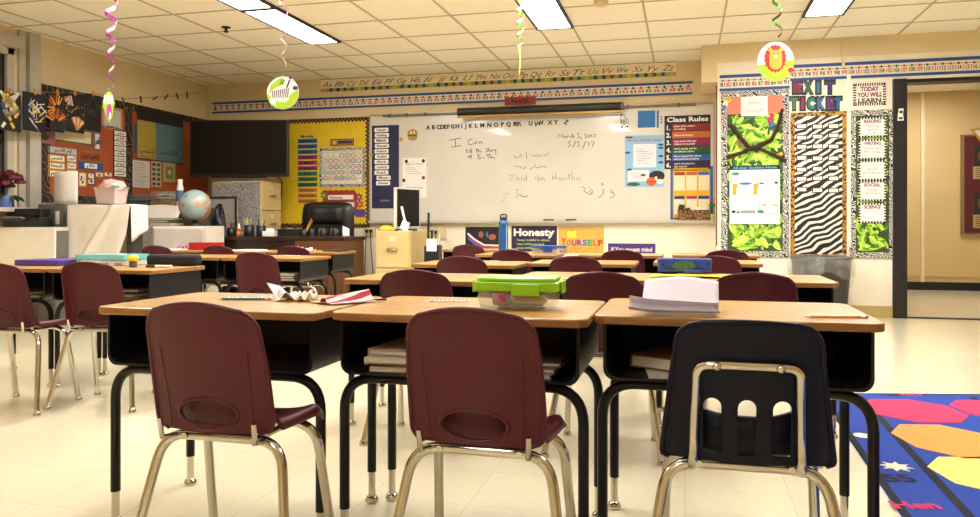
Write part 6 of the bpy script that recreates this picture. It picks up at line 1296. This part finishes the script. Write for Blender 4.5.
shelf_stack('A1', ((.1, .2, .2, .016, 'b8b0a4', 'pale book in the desk at the wood end of teacher desk', .05, -.08), (.13, .2, .2, .014, '4a3a3c', 'dark book on pale book, desk at the wood end', -.05, -.08)), 'l')
shelf_stack('2C', ((.1, .2, .2, .03, '3a3a3c', 'dark book inside second row desk nearest the waste bin', .2, -.06),), 'l')
# teacher desk stationery
def on_desk(px, dy_=-.08): q = ony(px, HY, dy + .25 + dy_); return q.x, q.y
zd_ = dz + .0008
x, y = on_desk(219.5); b = MB(); b.box(-.05, .05, -.03, .03, 0, .075); o = b.build('blue_box', mat('denim_blue', '22355f', .5), None, bevel=.004); o.location = (x, y, zd_); tag(o, 'dark blue box at the left of teacher desk top', 'box')
x, y = on_desk(209.5); b = MB(); b.box(-.03, .03, -.03, .03, 0, .042); o = b.build('green_box', mat('dark_green_card', '2f4a3a', .5), None, bevel=.003); o.location = (x, y, zd_); tag(o, 'small dark green box at the left end of teacher desk top', 'box')
def cup(name, label, px, h, r, pens, m, group='pencil cups on the teacher desk', dy_=-.08):
    x, y = on_desk(px, dy_); t = thing(name, label, 'pencil cup', (x, y, zd_), 0, group); b = MB(); b.lathe([(r * .9, 0), (r, .004), (r, h), (r * .93, h), (r * .86, .006)], seg=20); b.build('cup_body', m, t)
    for k, (dx, ln, tl, c) in enumerate(pens): b = MB(); b.tube([(dx * r * .4, .0, .008), (dx * r * .8 + tl, .01 * math.sin(k * 2), ln)], .0048, seg=6); b.build('pen', col(c), t)
    return t
cup('pencil_cup', 'black cup of pink and dark markers beside the dark blue box', 231, .085, .042, ((-.6, .13, -.01, 'c83a7a'), (-.2, .14, 0, '1a1a1a'), (.2, .13, .01, '8a2a2a'), (.6, .135, .01, '2a2a2a')), M_BLACK)
x, y = on_desk(239); t = thing('glue_bottle', 'small red and yellow bottle with white pointed tip on teacher desk', 'bottle', (x, y, zd_)); b = MB(); b.lathe([(.024, 0), (.026, .06), (.015, .075)], seg=16); b.build('bottle_body', col('b8421f'), t); b = MB(); b.lathe([(.0262, .02), (.0264, .045)], seg=16); b.build('label', col('d8b42a'), t); b = MB(); b.lathe([(.014, .075), (.012, .09), (.004, .125), (.001, .127)], seg=14); b.build('tip', M_WHITE, t)
cup('pencil_cup', 'black mesh cup crowded with yellow pencils on the teacher desk', 249, .11, .05, ((-.8, .17, -.015, 'd8b83a'), (-.4, .18, -.01, 'e0d8c8'), (0, .16, 0, 'c8a82a'), (.4, .175, .01, 'd0c050'), (.8, .165, .015, '6a7a8a')), M_BLACK)
cup('pencil_cup', 'black mesh cup with scissors handles and few pencils on teacher desk', 261, .105, .045, ((-.5, .17, -.01, '2a2a2c'), (.1, .16, .01, 'd8d0c0'), (.6, .155, .02, '3a3a3a')), M_BLACK)
x, y = on_desk(269.5); b = MB(); b.box(-.065, .065, -.03, .03, 0, .05); b.obox((.01, .0, .062), (.08, .02, .03), .1); o = b.build('note_box', M_WHITE, None, bevel=.003); o.location = (x, y, zd_); tag(o, 'white box of note papers right of the mesh cups', 'box')
x, y = on_desk(291); t = thing('black_tray', 'low black desk tray in front of the office chair left side', 'tray', (x, y, zd_)); b = MB(); b.grid(lambda u, v: ((u - .5) * .24, (v - .5) * .08, .085 + .02 * math.cos(12 * u) * (.6 - v)), 14, 4); b.box(-.12, .12, -.04, .04, 0, .07); b.build('tray_body', M_BLACK, t, thick=.002)
cup('pencil_cup', 'slim black cup with two long yellow pencils before the office chair', 304, .06, .028, ((-.5, .17, .09, 'd8a82a'), (.4, .15, .075, 'c8902a')), M_BLACK)
x, y = on_desk(347.5, -.1); b = MB(); b.grid(lambda u, v: ((u - .5) * .06, .02 * math.sin(2 * u), .1 * v * (1 - .3 * u)), 5, 5); o = b.build('paper_sheet', M_WHITE, None, thick=.001); o.location = (x - .02, y, zd_ + .001); tag(o, 'white paper standing at the right end of teacher desk', 'paper')
# tray of the whiteboard: markers, leopard baskets, plant
ztr = BACK.at(540, 221).z - .0075
for k, px in enumerate((548.5, 571)):
    q = ony(px, HY, YB - .05); t = thing('marker_pen', 'dark red marker on the whiteboard tray, %s' % ('above the honesty poster', 'above the yellow poster')[k], 'marker', (q.x, YB - .047, ztr + .014), 0, 'markers on the whiteboard tray')
    b = MB(); b.tube([(-.035, 0, 0), (.055, 0, 0)], .013, seg=10); b.build('barrel', col('5a1420'), t); b = MB(); b.tube([(-.055, 0, 0), (-.0355, 0, 0)], .0135, seg=10); b.build('cap', col('3a0f18'), t)
for k, (px0, px1) in enumerate(((677.5, 692), (694, 709.5))):
    a, e = ony(px0, HY, YB - .06), ony(px1, HY, YB - .06); w = (e.x - a.x) / 2; t = thing('leopard_basket', ('leopard print basket holding dark erasers on the tray', 'leopard print basket holding white papers on the tray')[k], 'basket', ((a.x + e.x) / 2, YB - .0445, ztr + .001), 0, 'leopard baskets'); hh = .115
    b = MB(); b.box(-w, w, -.022, -.018, 0, hh); b.box(-w, w, .018, .022, 0, hh); b.box(-w, -w + .004, -.018, .018, 0, hh); b.box(w - .004, w, -.018, .018, 0, hh); b.box(-w, w, -.018, .018, 0, .004); b.build('basket_body', M_LEOPARD_BROWN, t); b = MB(); b.box(-.02, .02, -.024, -.0222, .004, .018); b.build('tag', col('a02a2a'), t)
    if k == 0:
        for dx, hz, an in ((-.035, .155, .2), (.03, .12, -.3)): b = MB(); b.obox((dx, .0, hz - .02), (.05, .022, .07), 0, 0, an); b.build('eraser', col('202022'), t)
    else: b = MB(); b.box(-w + .01, w - .02, -.015, .016, .01, hh + .03); b.build('paper_stack', M_WHITE, t)
q = ony(712.5, HY, YB - .05); t = thing('small_plant', 'tiny potted plant with red bloom at the right tray end', 'plant', (q.x - .0, YB - .048, ztr + .001)); b = MB(); b.lathe([(.016, 0), (.02, .07), (.016, .075)], seg=14); b.build('pot', col('c8c85a'), t); b = MB(); b.tube([(0, 0, .07), (0, 0, .16)], .004, seg=6); b.build('stem', col('2f5a2a'), t)
for k in range(6): a = k * 1.05; b = blob(.02, .014, .012, 6, .3, k); c = b.build('leaf', col('3a7a2f'), t); c.location = (.018 * math.cos(a), .016 * math.sin(a) - .004, .15 + .01 * (k % 2))
c = blob(.014, .014, .014, 6, .4, 9).build('bloom', col('c8421f'), t); c.location = (0, -.004, .2); b = MB(); b.tube([(0, -.002, .155), (0, -.004, .195)], .003, seg=6); b.build('bloom_stem', col('2f5a2a'), t)

# =====================  THE RUG  =====================
c0, c1, c2 = onz(819, 395, 0), onz(902, 517, 0), onz(1010, 396.5, 0)
ux = (c2 - c0).normalized(); uy = Vector((c1.x - c0.x, c1.y - c0.y, 0)).normalized(); uy = (uy - ux * uy.dot(ux)).normalized(); RW, RL = 2.3, 2.9
rug = thing('area_rug', 'blue classroom rug with coloured octagons at the right', 'rug', (c0.x, c0.y, 0), math.atan2(ux.y, ux.x))
# local: x along ux, y along -uy
def rl(px, py): p = onz(px, py, 0) - c0; return (p.dot(ux), -p.dot(uy))
M_RUG = mat('blue_rug_pile', '1c3f9c', .95, noise=.16, nscale=120, bump=.3, bscale=500)
kx = rl(902, 517)[0] / rl(902, 517)[1]
b = MB(); b.slab([(0, 0), (-kx * -RL * -1 * -1 if False else kx * -RL, -RL), (RW + kx * -RL, -RL), (RW, 0)], .0, .009); b.build('pile', M_RUG, rug)
RC = {n: mat('rug_' + n, c, .95, noise=.12, nscale=120, bump=.3, bscale=500) for n, c in (('pink', 'cc3460'), ('orange', 'e89a4e'), ('yellow', 'efdc78'), ('cream', 'e8dcb8'), ('dark', '15172a'), ('green', '3a8a4a'))}
b = MB(); e = .012
xin = rl(885, 426)[0] - kx * rl(885, 426)[1]
def skew(x0, x1, y0, y1): b.slab([(x0 + kx * y0, y0), (x1 + kx * y0, y0), (x1 + kx * y1, y1), (x0 + kx * y1, y1)], .0092, .0104)
skew(0, .02, -RL, 0); skew(0, RW, -e, 0); skew(xin - .014, xin + .014, -RL, -.06); skew(xin + .5, xin + .528, -.5, -.06); b.build('border_line', RC['dark'], rug)
gx, gy = rl(912, 412); ox, oy = rl(960, 443); w_ = .265
def octo(name, cx, cy, rx, ry, m):
    P = [(cx + rx * x, cy + ry * y) for x, y in ((-1, -.42), (-.45, -1), (.45, -1), (1, -.42), (1, .42), (.45, 1), (-.45, 1), (-1, .42))]; b = MB(); b.slab(P, .0092, .0106); b.build('octagon', m, rug, label=name)
p1, p2 = rl(869, 410), rl(957, 418); cxp, cyp = rl(913, 412.5); rx = abs(rl(956.5, 412)[0] - rl(869.5, 412)[0]) / 2; ry = abs(rl(913, 401)[1] - rl(913, 424)[1]) / 2
octo('pink octagon', cxp, cyp, rx, ry, RC['pink'])
pit = 2 * ry * 1.16
cy2 = rl(945, 443)[1]; rx *= .93; cx2 = rl(903, 443)[0] + rx * 1.02
octo('orange octagon', cx2, cy2, rx, abs(rl(945, 427)[1] - rl(945, 461)[1]) / 2, RC['orange'])
cy3 = rl(960, 478)[1]; octo('yellow octagon', rl(941, 478)[0] + rx, cy3, rx, abs(rl(960, 459)[1] - rl(960, 498)[1]) / 2, RC['yellow'])
octo('dark pink octagon', rl(957, 411)[0] + rx * 1.0, cyp + .02, rx, ry * .9, RC['pink']); octo('green octagon', cxp + .95, cy2 - .02, rx, ry, RC['green']); octo('pink octagon', cx2, cy3 - (cy2 - cy3), rx, ry, RC['pink'])
b = MB(); px_, py_ = rl(896, 469.5); P = [(px_ + (.055 if k % 2 else .028) * math.cos(k * PI / 8), py_ + (.055 if k % 2 else .028) * math.sin(k * PI / 8)) for k in range(16)]; b.slab(P, .0092, .0106); b.build('star', RC['cream'], rug)
b = MB(); px_, py_ = rl(862, 438); b.slab(ell(px_, py_, .03, .035, 14), .0092, .0106); b.build('moon', RC['cream'], rug)
def rugtext(s, px, py, h, m, name='number'):
    v, f, tw = text_data(s, True, 0.0, .03); k = h / .7; cx, cy = rl(px, py); b = MB(); b.add([(cx + x * k, cy + y * k, .0106) for x, y in v], f); b.add([(cx + x * k, cy + y * k, .0093) for x, y in v], f); b.build(name, m, rug)
rugtext('55', 904, 485, .07, RC['dark']); rugtext('Hen', 920, 512, .055, RC['pink'], 'word'); rugtext('14', 895, 397.8, .05, RC['dark']); rugtext('RED', 913, 397.6, .04, RC['pink'], 'word')

# =====================  HANGING DECORATIONS  =====================
def swirl(name, label, px, py0, py1, t_, m_out, m_in, turns, r0, r1, wid, ztop=CEIL):
    a, e = att(px, py0, t_), att(px, py1, t_); t = thing(name, label, 'decoration', (a.x, a.y, 0), 0, 'hanging foil swirls'); zt0 = min(a.z, CEIL - .02)
    for nm, m, off in (('foil_outside', m_out, .0006), ('foil_inside', m_in, -.0006)):
        b = MB()
        def f(u, v):
            a_ = 2 * PI * turns * u; r = r0 + (r1 - r0) * u + off; return (r * math.cos(a_), r * math.sin(a_), zt0 + (e.z - zt0) * u + wid * (v - .5) * (1 - .6 * u))
        b.grid(f, int(turns * 18), 1); b.build(nm, m, t)
    b = MB(); b.tube([(0, 0, zt0), (0, 0, CEIL - .001)], .0012, seg=5); b.tube([(0, 0, zt0), (r0, 0, zt0)], .0012, seg=5); b.build('thread', M_WHITE, t); return t
M_PINKF = mat('pink_foil', '9a2f86', .25, metal=.5); M_PALEF = mat('pale_foil', 'e8c8dc', .3, metal=.2); M_GREENF = mat('green_foil', '4f8f2a', .25, metal=.5); M_PALEG = mat('pale_green_foil', 'd8e0a8', .3, metal=.2)
t1 = 4.3
swirl('foil_swirl', 'purple and white foil swirl hanging in front of the left wall', 111, -40, 86, t1, M_PINKF, M_PALEF, 6.2, .045, .012, .035)
a, e = att(110.5, 86, t1), att(110.5, 93, t1)
t = thing('caterpillar_pendant', 'green and pink leafy pendant hanging below the purple swirl', 'decoration', (a.x + .002, a.y - .014, 0)); pz = (att(110, 108, t1).z)
b = MB(); b.tube([(0, .0, a.z - .012), (0, 0, pz + .08)], .001, seg=5); b.build('thread', M_WHITE, t)
b = MB(); b.prism([(x * .045, pz + z * .085) for x, z in ((-.3, 1), (.3, 1), (.9, .3), (.7, -.1), (.55, -.6), (.1, -1.0), (-.2, -.7), (-.8, .0), (-.9, .4))], 0, .003); b.build('leaf_card', col('9ac82a'), t); b = MB(); b.prism(ell(.004, pz - .02, .016, .042, 18), .003, .002); b.build('pink_shape', col('c03a9a'), t)
b = MB(); [b.prism(ell(s * .022, pz + .045, .009, .028, 12), .003, .002) for s in (-1, 0, 1)]; b.prism(ell(.012, pz - .045, .007, .02, 12), .005, .001); b.build('white_shape', M_WHITE, t)
t2 = 5.0
swirl('foil_swirl', 'pale pink foil swirl holding up the zebra cut-out', 284, -30, 67, t2, M_PALEF, mat('pink_foil_light', 'd89ac0', .3, metal=.2), 5.2, .036, .012, .022)
def medallion(name, label, px, py, rpx, rpy, t_, py_top, tilt=0.0):
    a = att(px, py, t_); t = thing(name, label, 'decoration', (a.x, a.y, 0), YAW * .6); rx, rz = rpx * t_ / 767, rpy * t_ / 767; zt0 = att(px, py_top, t_).z
    b = MB(); b.tube([(0, -.001, a.z + rz * .98), (0, -.001, zt0)], .0012, seg=5); b.build('thread', M_WHITE, t)
    b = MB(); b.prism(ell(0, a.z, rx, rz, 40), 0, .003); b.build('disc', col('f2f0ee'), t); return t, rx, rz, a.z
t, rx, rz, zc_ = medallion('hanging_zebra', 'round hanging cut-out of a zebra in green grass', 283, 93, 16.5, 16.5, t2, 70)
def mp(u, v): return (u * rx, zc_ + v * rz)
b = MB(); b.prism([mp(.98 * math.cos(a), .98 * math.sin(a)) for a in [PI * 1.0 + PI * k / 20 for k in range(21)]] + [mp(.9, .2), mp(.5, -.1), mp(0, -.55), mp(-.5, -.45)], .003, .001); b.prism([mp(-.9, -.05), mp(-.75, .5), mp(-.2, .9), mp(.05, .95), mp(.1, .55), mp(-.4, .35)], .003, .001); b.build('grass', col('a6cf2a'), t)
b = MB(); b.prism([mp(*p) for p in ((-.8, -.6), (-.72, .0), (-.4, .2), (.1, .12), (.3, .5), (.45, .85), (.62, .9), (.7, .6), (.85, .35), (.72, .2), (.5, .3), (.42, -.05), (.35, -.45), (.1, -.6), (0, -.35), (-.35, -.35), (-.5, -.75))], .004, .0012); b.build('zebra_body', M_WHITE, t)
b = MB()
for k in range(9): u = -.68 + .12 * k; b.prism([mp(u, -.3), mp(u + .05, -.3), mp(u + .1, .12 + .02 * k), mp(u + .04, .14 + .02 * k)], .0052, .0006)
b.prism(ell(*mp(.78, .28), rx * .16, rz * .13, 16), .0052, .0008); b.prism([mp(.38, .75), mp(.3, .55), mp(.2, .3), mp(.3, .3), mp(.4, .55), mp(.5, .8)], .0052, .0008); b.prism([mp(.35, .98), mp(.5, .98), mp(.62, .85), mp(.45, .8)], .0052, .0008); b.build('stripes', col('2a2a6a'), t)
b = MB(); b.prism([mp(-.25, .45), mp(.0, .5), mp(.15, .75), mp(-.05, .85)], .0045, .001); b.build('leaf', col('6aa81f'), t)
t3 = 4.8
t, rx, rz, zc_ = medallion('hanging_lion', 'round hanging cut-out of a red maned lion on grass', 775.5, 62, 17.8, 20, t3, 36)
b = MB(); b.prism([mp(.99 * math.cos(a), .99 * math.sin(a)) for a in [PI * 1.05 + PI * .98 * k / 24 for k in range(25)]], .003, .001); b.build('grass', col('a4cc2a'), t)
b = MB()
for k in range(7): u = -.6 + .2 * k; b.prism([mp(u, -.75), mp(u + .08, -.75), mp(u + .06, -.3)], .004, .0006)
b.build('grass_blade', col('e0d83a'), t)
b = MB(); P = []
for k in range(36): a = 2 * PI * k / 36; q = 1.0 if k % 2 else .9; P.append(mp(-.02 + .62 * q * math.cos(a), .2 + .68 * q * math.sin(a) * (1 if math.sin(a) > 0 else 1.1)))
b.prism(P, .0045, .0012); b.build('mane', col('e02a22'), t)
b = MB(); b.prism(rrect(mp(-.34, 0)[0], mp(.34, 0)[0], mp(0, -.38)[1], mp(0, .6)[1], rx * .3, 6), .0058, .001); [b.prism(ell(*mp(s * .3, .6), rx * .12, rz * .1, 12), .0058, .001) for s in (-1, 1)]; b.build('face', col('f0a83a'), t)
b = MB(); [b.prism(ell(*mp(s * .12, .42), rx * .035, rz * .035, 10), .0069, .0008) for s in (-1, 1)]; b.build('eyes', INK, t); b = MB(); b.prism(ell(*mp(0, .3), rx * .1, rz * .07, 12), .0069, .0008); b.build('muzzle', M_WHITE, t); b = MB(); b.prism([mp(-.06, .36), mp(.06, .36), mp(0, .28)], .0078, .0006); b.build('nose', col('c0302a'), t)
b = MB(); b.prism(ell(*mp(.82, -.42), rx * .16, rz * .12, 14), .0045, .0015); b.build('tail_tuft', col('e02a22'), t)
swirl('foil_swirl', 'green foil swirl above the lion cut-out', 777, -30, 36, t3, M_GREENF, mat('dark_green_foil', '1f4a1f', .3, metal=.4), 3.2, .026, .03, .035)
swirl('foil_swirl', 'green foil swirl in front of the middle ceiling light', 520, -25, 48, 5.4, M_GREENF, M_PALEG, 4.6, .026, .022, .032)
a, e = att(520, 48, 5.4), att(519, 82, 5.4); b = MB(); b.grid(lambda u, v: (.012 * (1 - v) * (u - .5) + .012 * math.sin(2.5 * v) * (1 - v), .004 * math.sin(5 * v), a.z - .004 + (e.z - a.z) * v), 3, 14); o = b.build('hanging_ribbon', col('dcd870'), None, thick=.0012); o.location = (a.x, a.y - .03, 0); tag(o, 'narrow pale yellow ribbon tail under the middle green swirl', 'ribbon')
# clothesline with art
A0, A1 = Vector((-5.3, 4.5, 1.80)), Vector((-5.32, 7.96, 2.31))
def lineat(px):
    r = ray(px, HY); k = r[0] / r[1]; s = (A0.x - k * A0.y) / (k * (A1.y - A0.y) - (A1.x - A0.x)); p = A0.lerp(A1, s); return p
pz0 = lambda px, py: H + (HY - py) / F * (-S_ * lineat(px).x + C_ * lineat(px).y)
LP = [(-40, 88), (0, 91.5), (24, 92), (46, 92), (72, 93), (98, 94), (125, 99), (150, 97.5), (175, 96), (198, 92.5)]
pts = [Vector((lineat(px).x, lineat(px).y, pz0(px, py))) for px, py in LP]
o = MB().tube(pts, .003, seg=6).build('hanging_line', col('8a7a5a')); tag(o, 'thin string line running along the left wall above the art', 'string')
M_PIN = mat('clothespin_wood', 'c8922a', .6)
def artcard(label, px0, px1, py0, py1, kind):
    p0, p1 = lineat(px0), lineat(px1); mid = (p0 + p1) / 2; ang = math.atan2(p1.y - p0.y, p1.x - p0.x); L = (p1 - p0).length; zt_, zb_ = pz0((px0 + px1) / 2, py0), pz0((px0 + px1) / 2, py1)
    t = thing('hanging_artwork', label, 'artwork', (mid.x + .006, mid.y, 0), ang, 'black art sheets on the line'); hL = L / 2; b = MB(); b.pan(-hL, hL, zb_, zt_ - .006, .0, .0025); b.build('black_sheet', col('121114', .8), t)
    r = random.Random(int(px0) + 3); b = MB(); hh = zt_ - zb_; cs = range(5)
    def bar(x, z, l, a, w, m): ca, sa = math.cos(a), math.sin(a); b.stroke([(x, z), (x + l * ca, z + l * sa)], w, .0026, mi=m)
    if kind == 'burst':
        for (cx, cz, rr, a0, a1, n) in ((-.1, .25, .34, 20, 160, 13), (.0, .62, .3, 60, 220, 10)):
            for k in range(n): a = math.radians(a0 + (a1 - a0) * k / (n - 1)); x, z = cx * L, zb_ + cz * hh; bar(x + .03 * math.cos(a), z + .03 * math.sin(a), min(.1, rr * hh * .8) , a, .011, r.choice((0, 1, 2)))
    elif kind == 'fan':
        for k in range(9): a = math.radians(20 + 75 * k / 8); bar(.1 * L, zb_ + .06 * hh, hh * .34, a + .4, .015, (0, 4, 1)[k % 3])
        for k in range(9): a = math.radians(200 + 80 * k / 8); bar(-.18 * L, zb_ + .92 * hh, hh * .25, a, .011, (1, 3, 4)[k % 3])
        for k in range(24): bar(r.uniform(-.4, .4) * L, zb_ + r.uniform(.35, .7) * hh, .012, r.uniform(0, 3), .006, 0)
    elif kind == 'sticks':
        for k in range(26): x, z = r.uniform(-.3, .3) * L, zb_ + r.uniform(.2, .75) * hh; bar(x, z, r.uniform(.04, .1), r.choice((.7, -.7, 1.57, .2)), .009, r.choice((3, 4, 4, 0)))
    elif kind == 'blocks':
        for k in range(30): x, z = r.uniform(-.42, .25) * L, zb_ + r.uniform(.06, .85) * hh; bar(x, z, r.uniform(.05, .1), r.choice((.5, .9, 2.2)), .026, r.choice((0, 4, 3, 5, 4)))
    else:
        for k in range(60): a = r.uniform(0, 6.28); q = r.uniform(.02, .09); bar(q * math.cos(a) - .0, zb_ + .68 * hh + q * math.sin(a), .02, a, .004, r.choice((6, 6, 7)))
    b.build('paper_pieces', [col('d8b02a'), col('c8702a'), col('8a2a1f'), col('6f8aa8'), col('dcd4c8'), col('33507f'), col('3f4640'), col('4a3a52')], t)
    b = MB(); b.box(-.006, .006, -.012, .004, zt_ - .02, zt_ + .028); b.build('clothespin', M_PIN, t)
artcard('black artwork sheet thick with blue, white and yellow strips at left edge', -2, 20, 92, 131, 'blocks')
artcard('black artwork sheet with crossing white sticks, second on the line', 22, 45, 92.5, 131.5, 'sticks')
artcard('black artwork sheet with orange bursts, middle one on the line', 50, 63, 93, 132, 'burst')
artcard('black artwork sheet with white fan and scattered dots on the line', 64, 83.5, 93.5, 132.5, 'fan')
artcard('nearly plain black artwork sheet with grey scribble, last on the line', 84.5, 100, 94, 131, 'scribble')
for k, (px, c, nm) in enumerate(((122, '6a2a1f', 'brown'), (139.5, '1f2a3a', 'navy'), (154, '22302a', 'dark green'), (165, '1f2a3a', 'small navy'), (176, '5a2420', 'dark red'), (186, '1f2430', 'slate'))):
    p = lineat(px); pz = pz0(px, 98.8 - .09 * max(0, px - 125)); b = MB(); b.obox((0, -.004, -.02), (.012, .01, .07), 0, 0, (-.4, -.1, 1.0, .7, -.4, -.1)[k]); o = b.build('hanging_clothespin', col(c)); o.location = (p.x + .012, p.y, pz + .0); o.rotation_euler = (0, 0, PI / 2 - .3); tag(o, '%s clothespin, %s along the bare string line' % (nm, ('first', 'second', 'third', 'fourth', 'fifth', 'last')[k]), 'clothespin', 'clothespins on the bare line')
EXPO = 1.8
# =====================  CAMERA, WORLD, VIEW  =====================
cd = bpy.data.cameras.new('camera'); cam = bpy.data.objects.new('camera', cd); COL.objects.link(cam)
cam.location = (0, 0, H); cam.rotation_euler = (PI / 2, 0, YAW)
cd.sensor_fit = 'HORIZONTAL'; cd.sensor_width = 36.0; cd.lens = 36.0 * F / 980
cd.shift_x = 0; cd.shift_y = -(258.5 - HY) / 980.0
cd.clip_start = .05
SC.camera = cam
w = bpy.data.worlds.new('world'); SC.world = w; w.use_nodes = True
w.node_tree.nodes['Background'].inputs['Color'].default_value = (.02, .025, .04, 1)
w.node_tree.nodes['Background'].inputs['Strength'].default_value = 1.0
vs = SC.view_settings; vs.view_transform = 'Standard'; vs.look = 'None'; vs.gamma = 1; vs.use_curve_mapping = False; vs.exposure = EXPO
SC.cycles.use_denoising = True
SC.cycles.max_bounces = 8; SC.cycles.diffuse_bounces = 5; SC.cycles.glossy_bounces = 4; SC.cycles.transmission_bounces = 6; SC.cycles.transparent_max_bounces = 8
SC.cycles.caustics_reflective = False; SC.cycles.caustics_refractive = False; SC.cycles.sample_clamp_indirect = 6
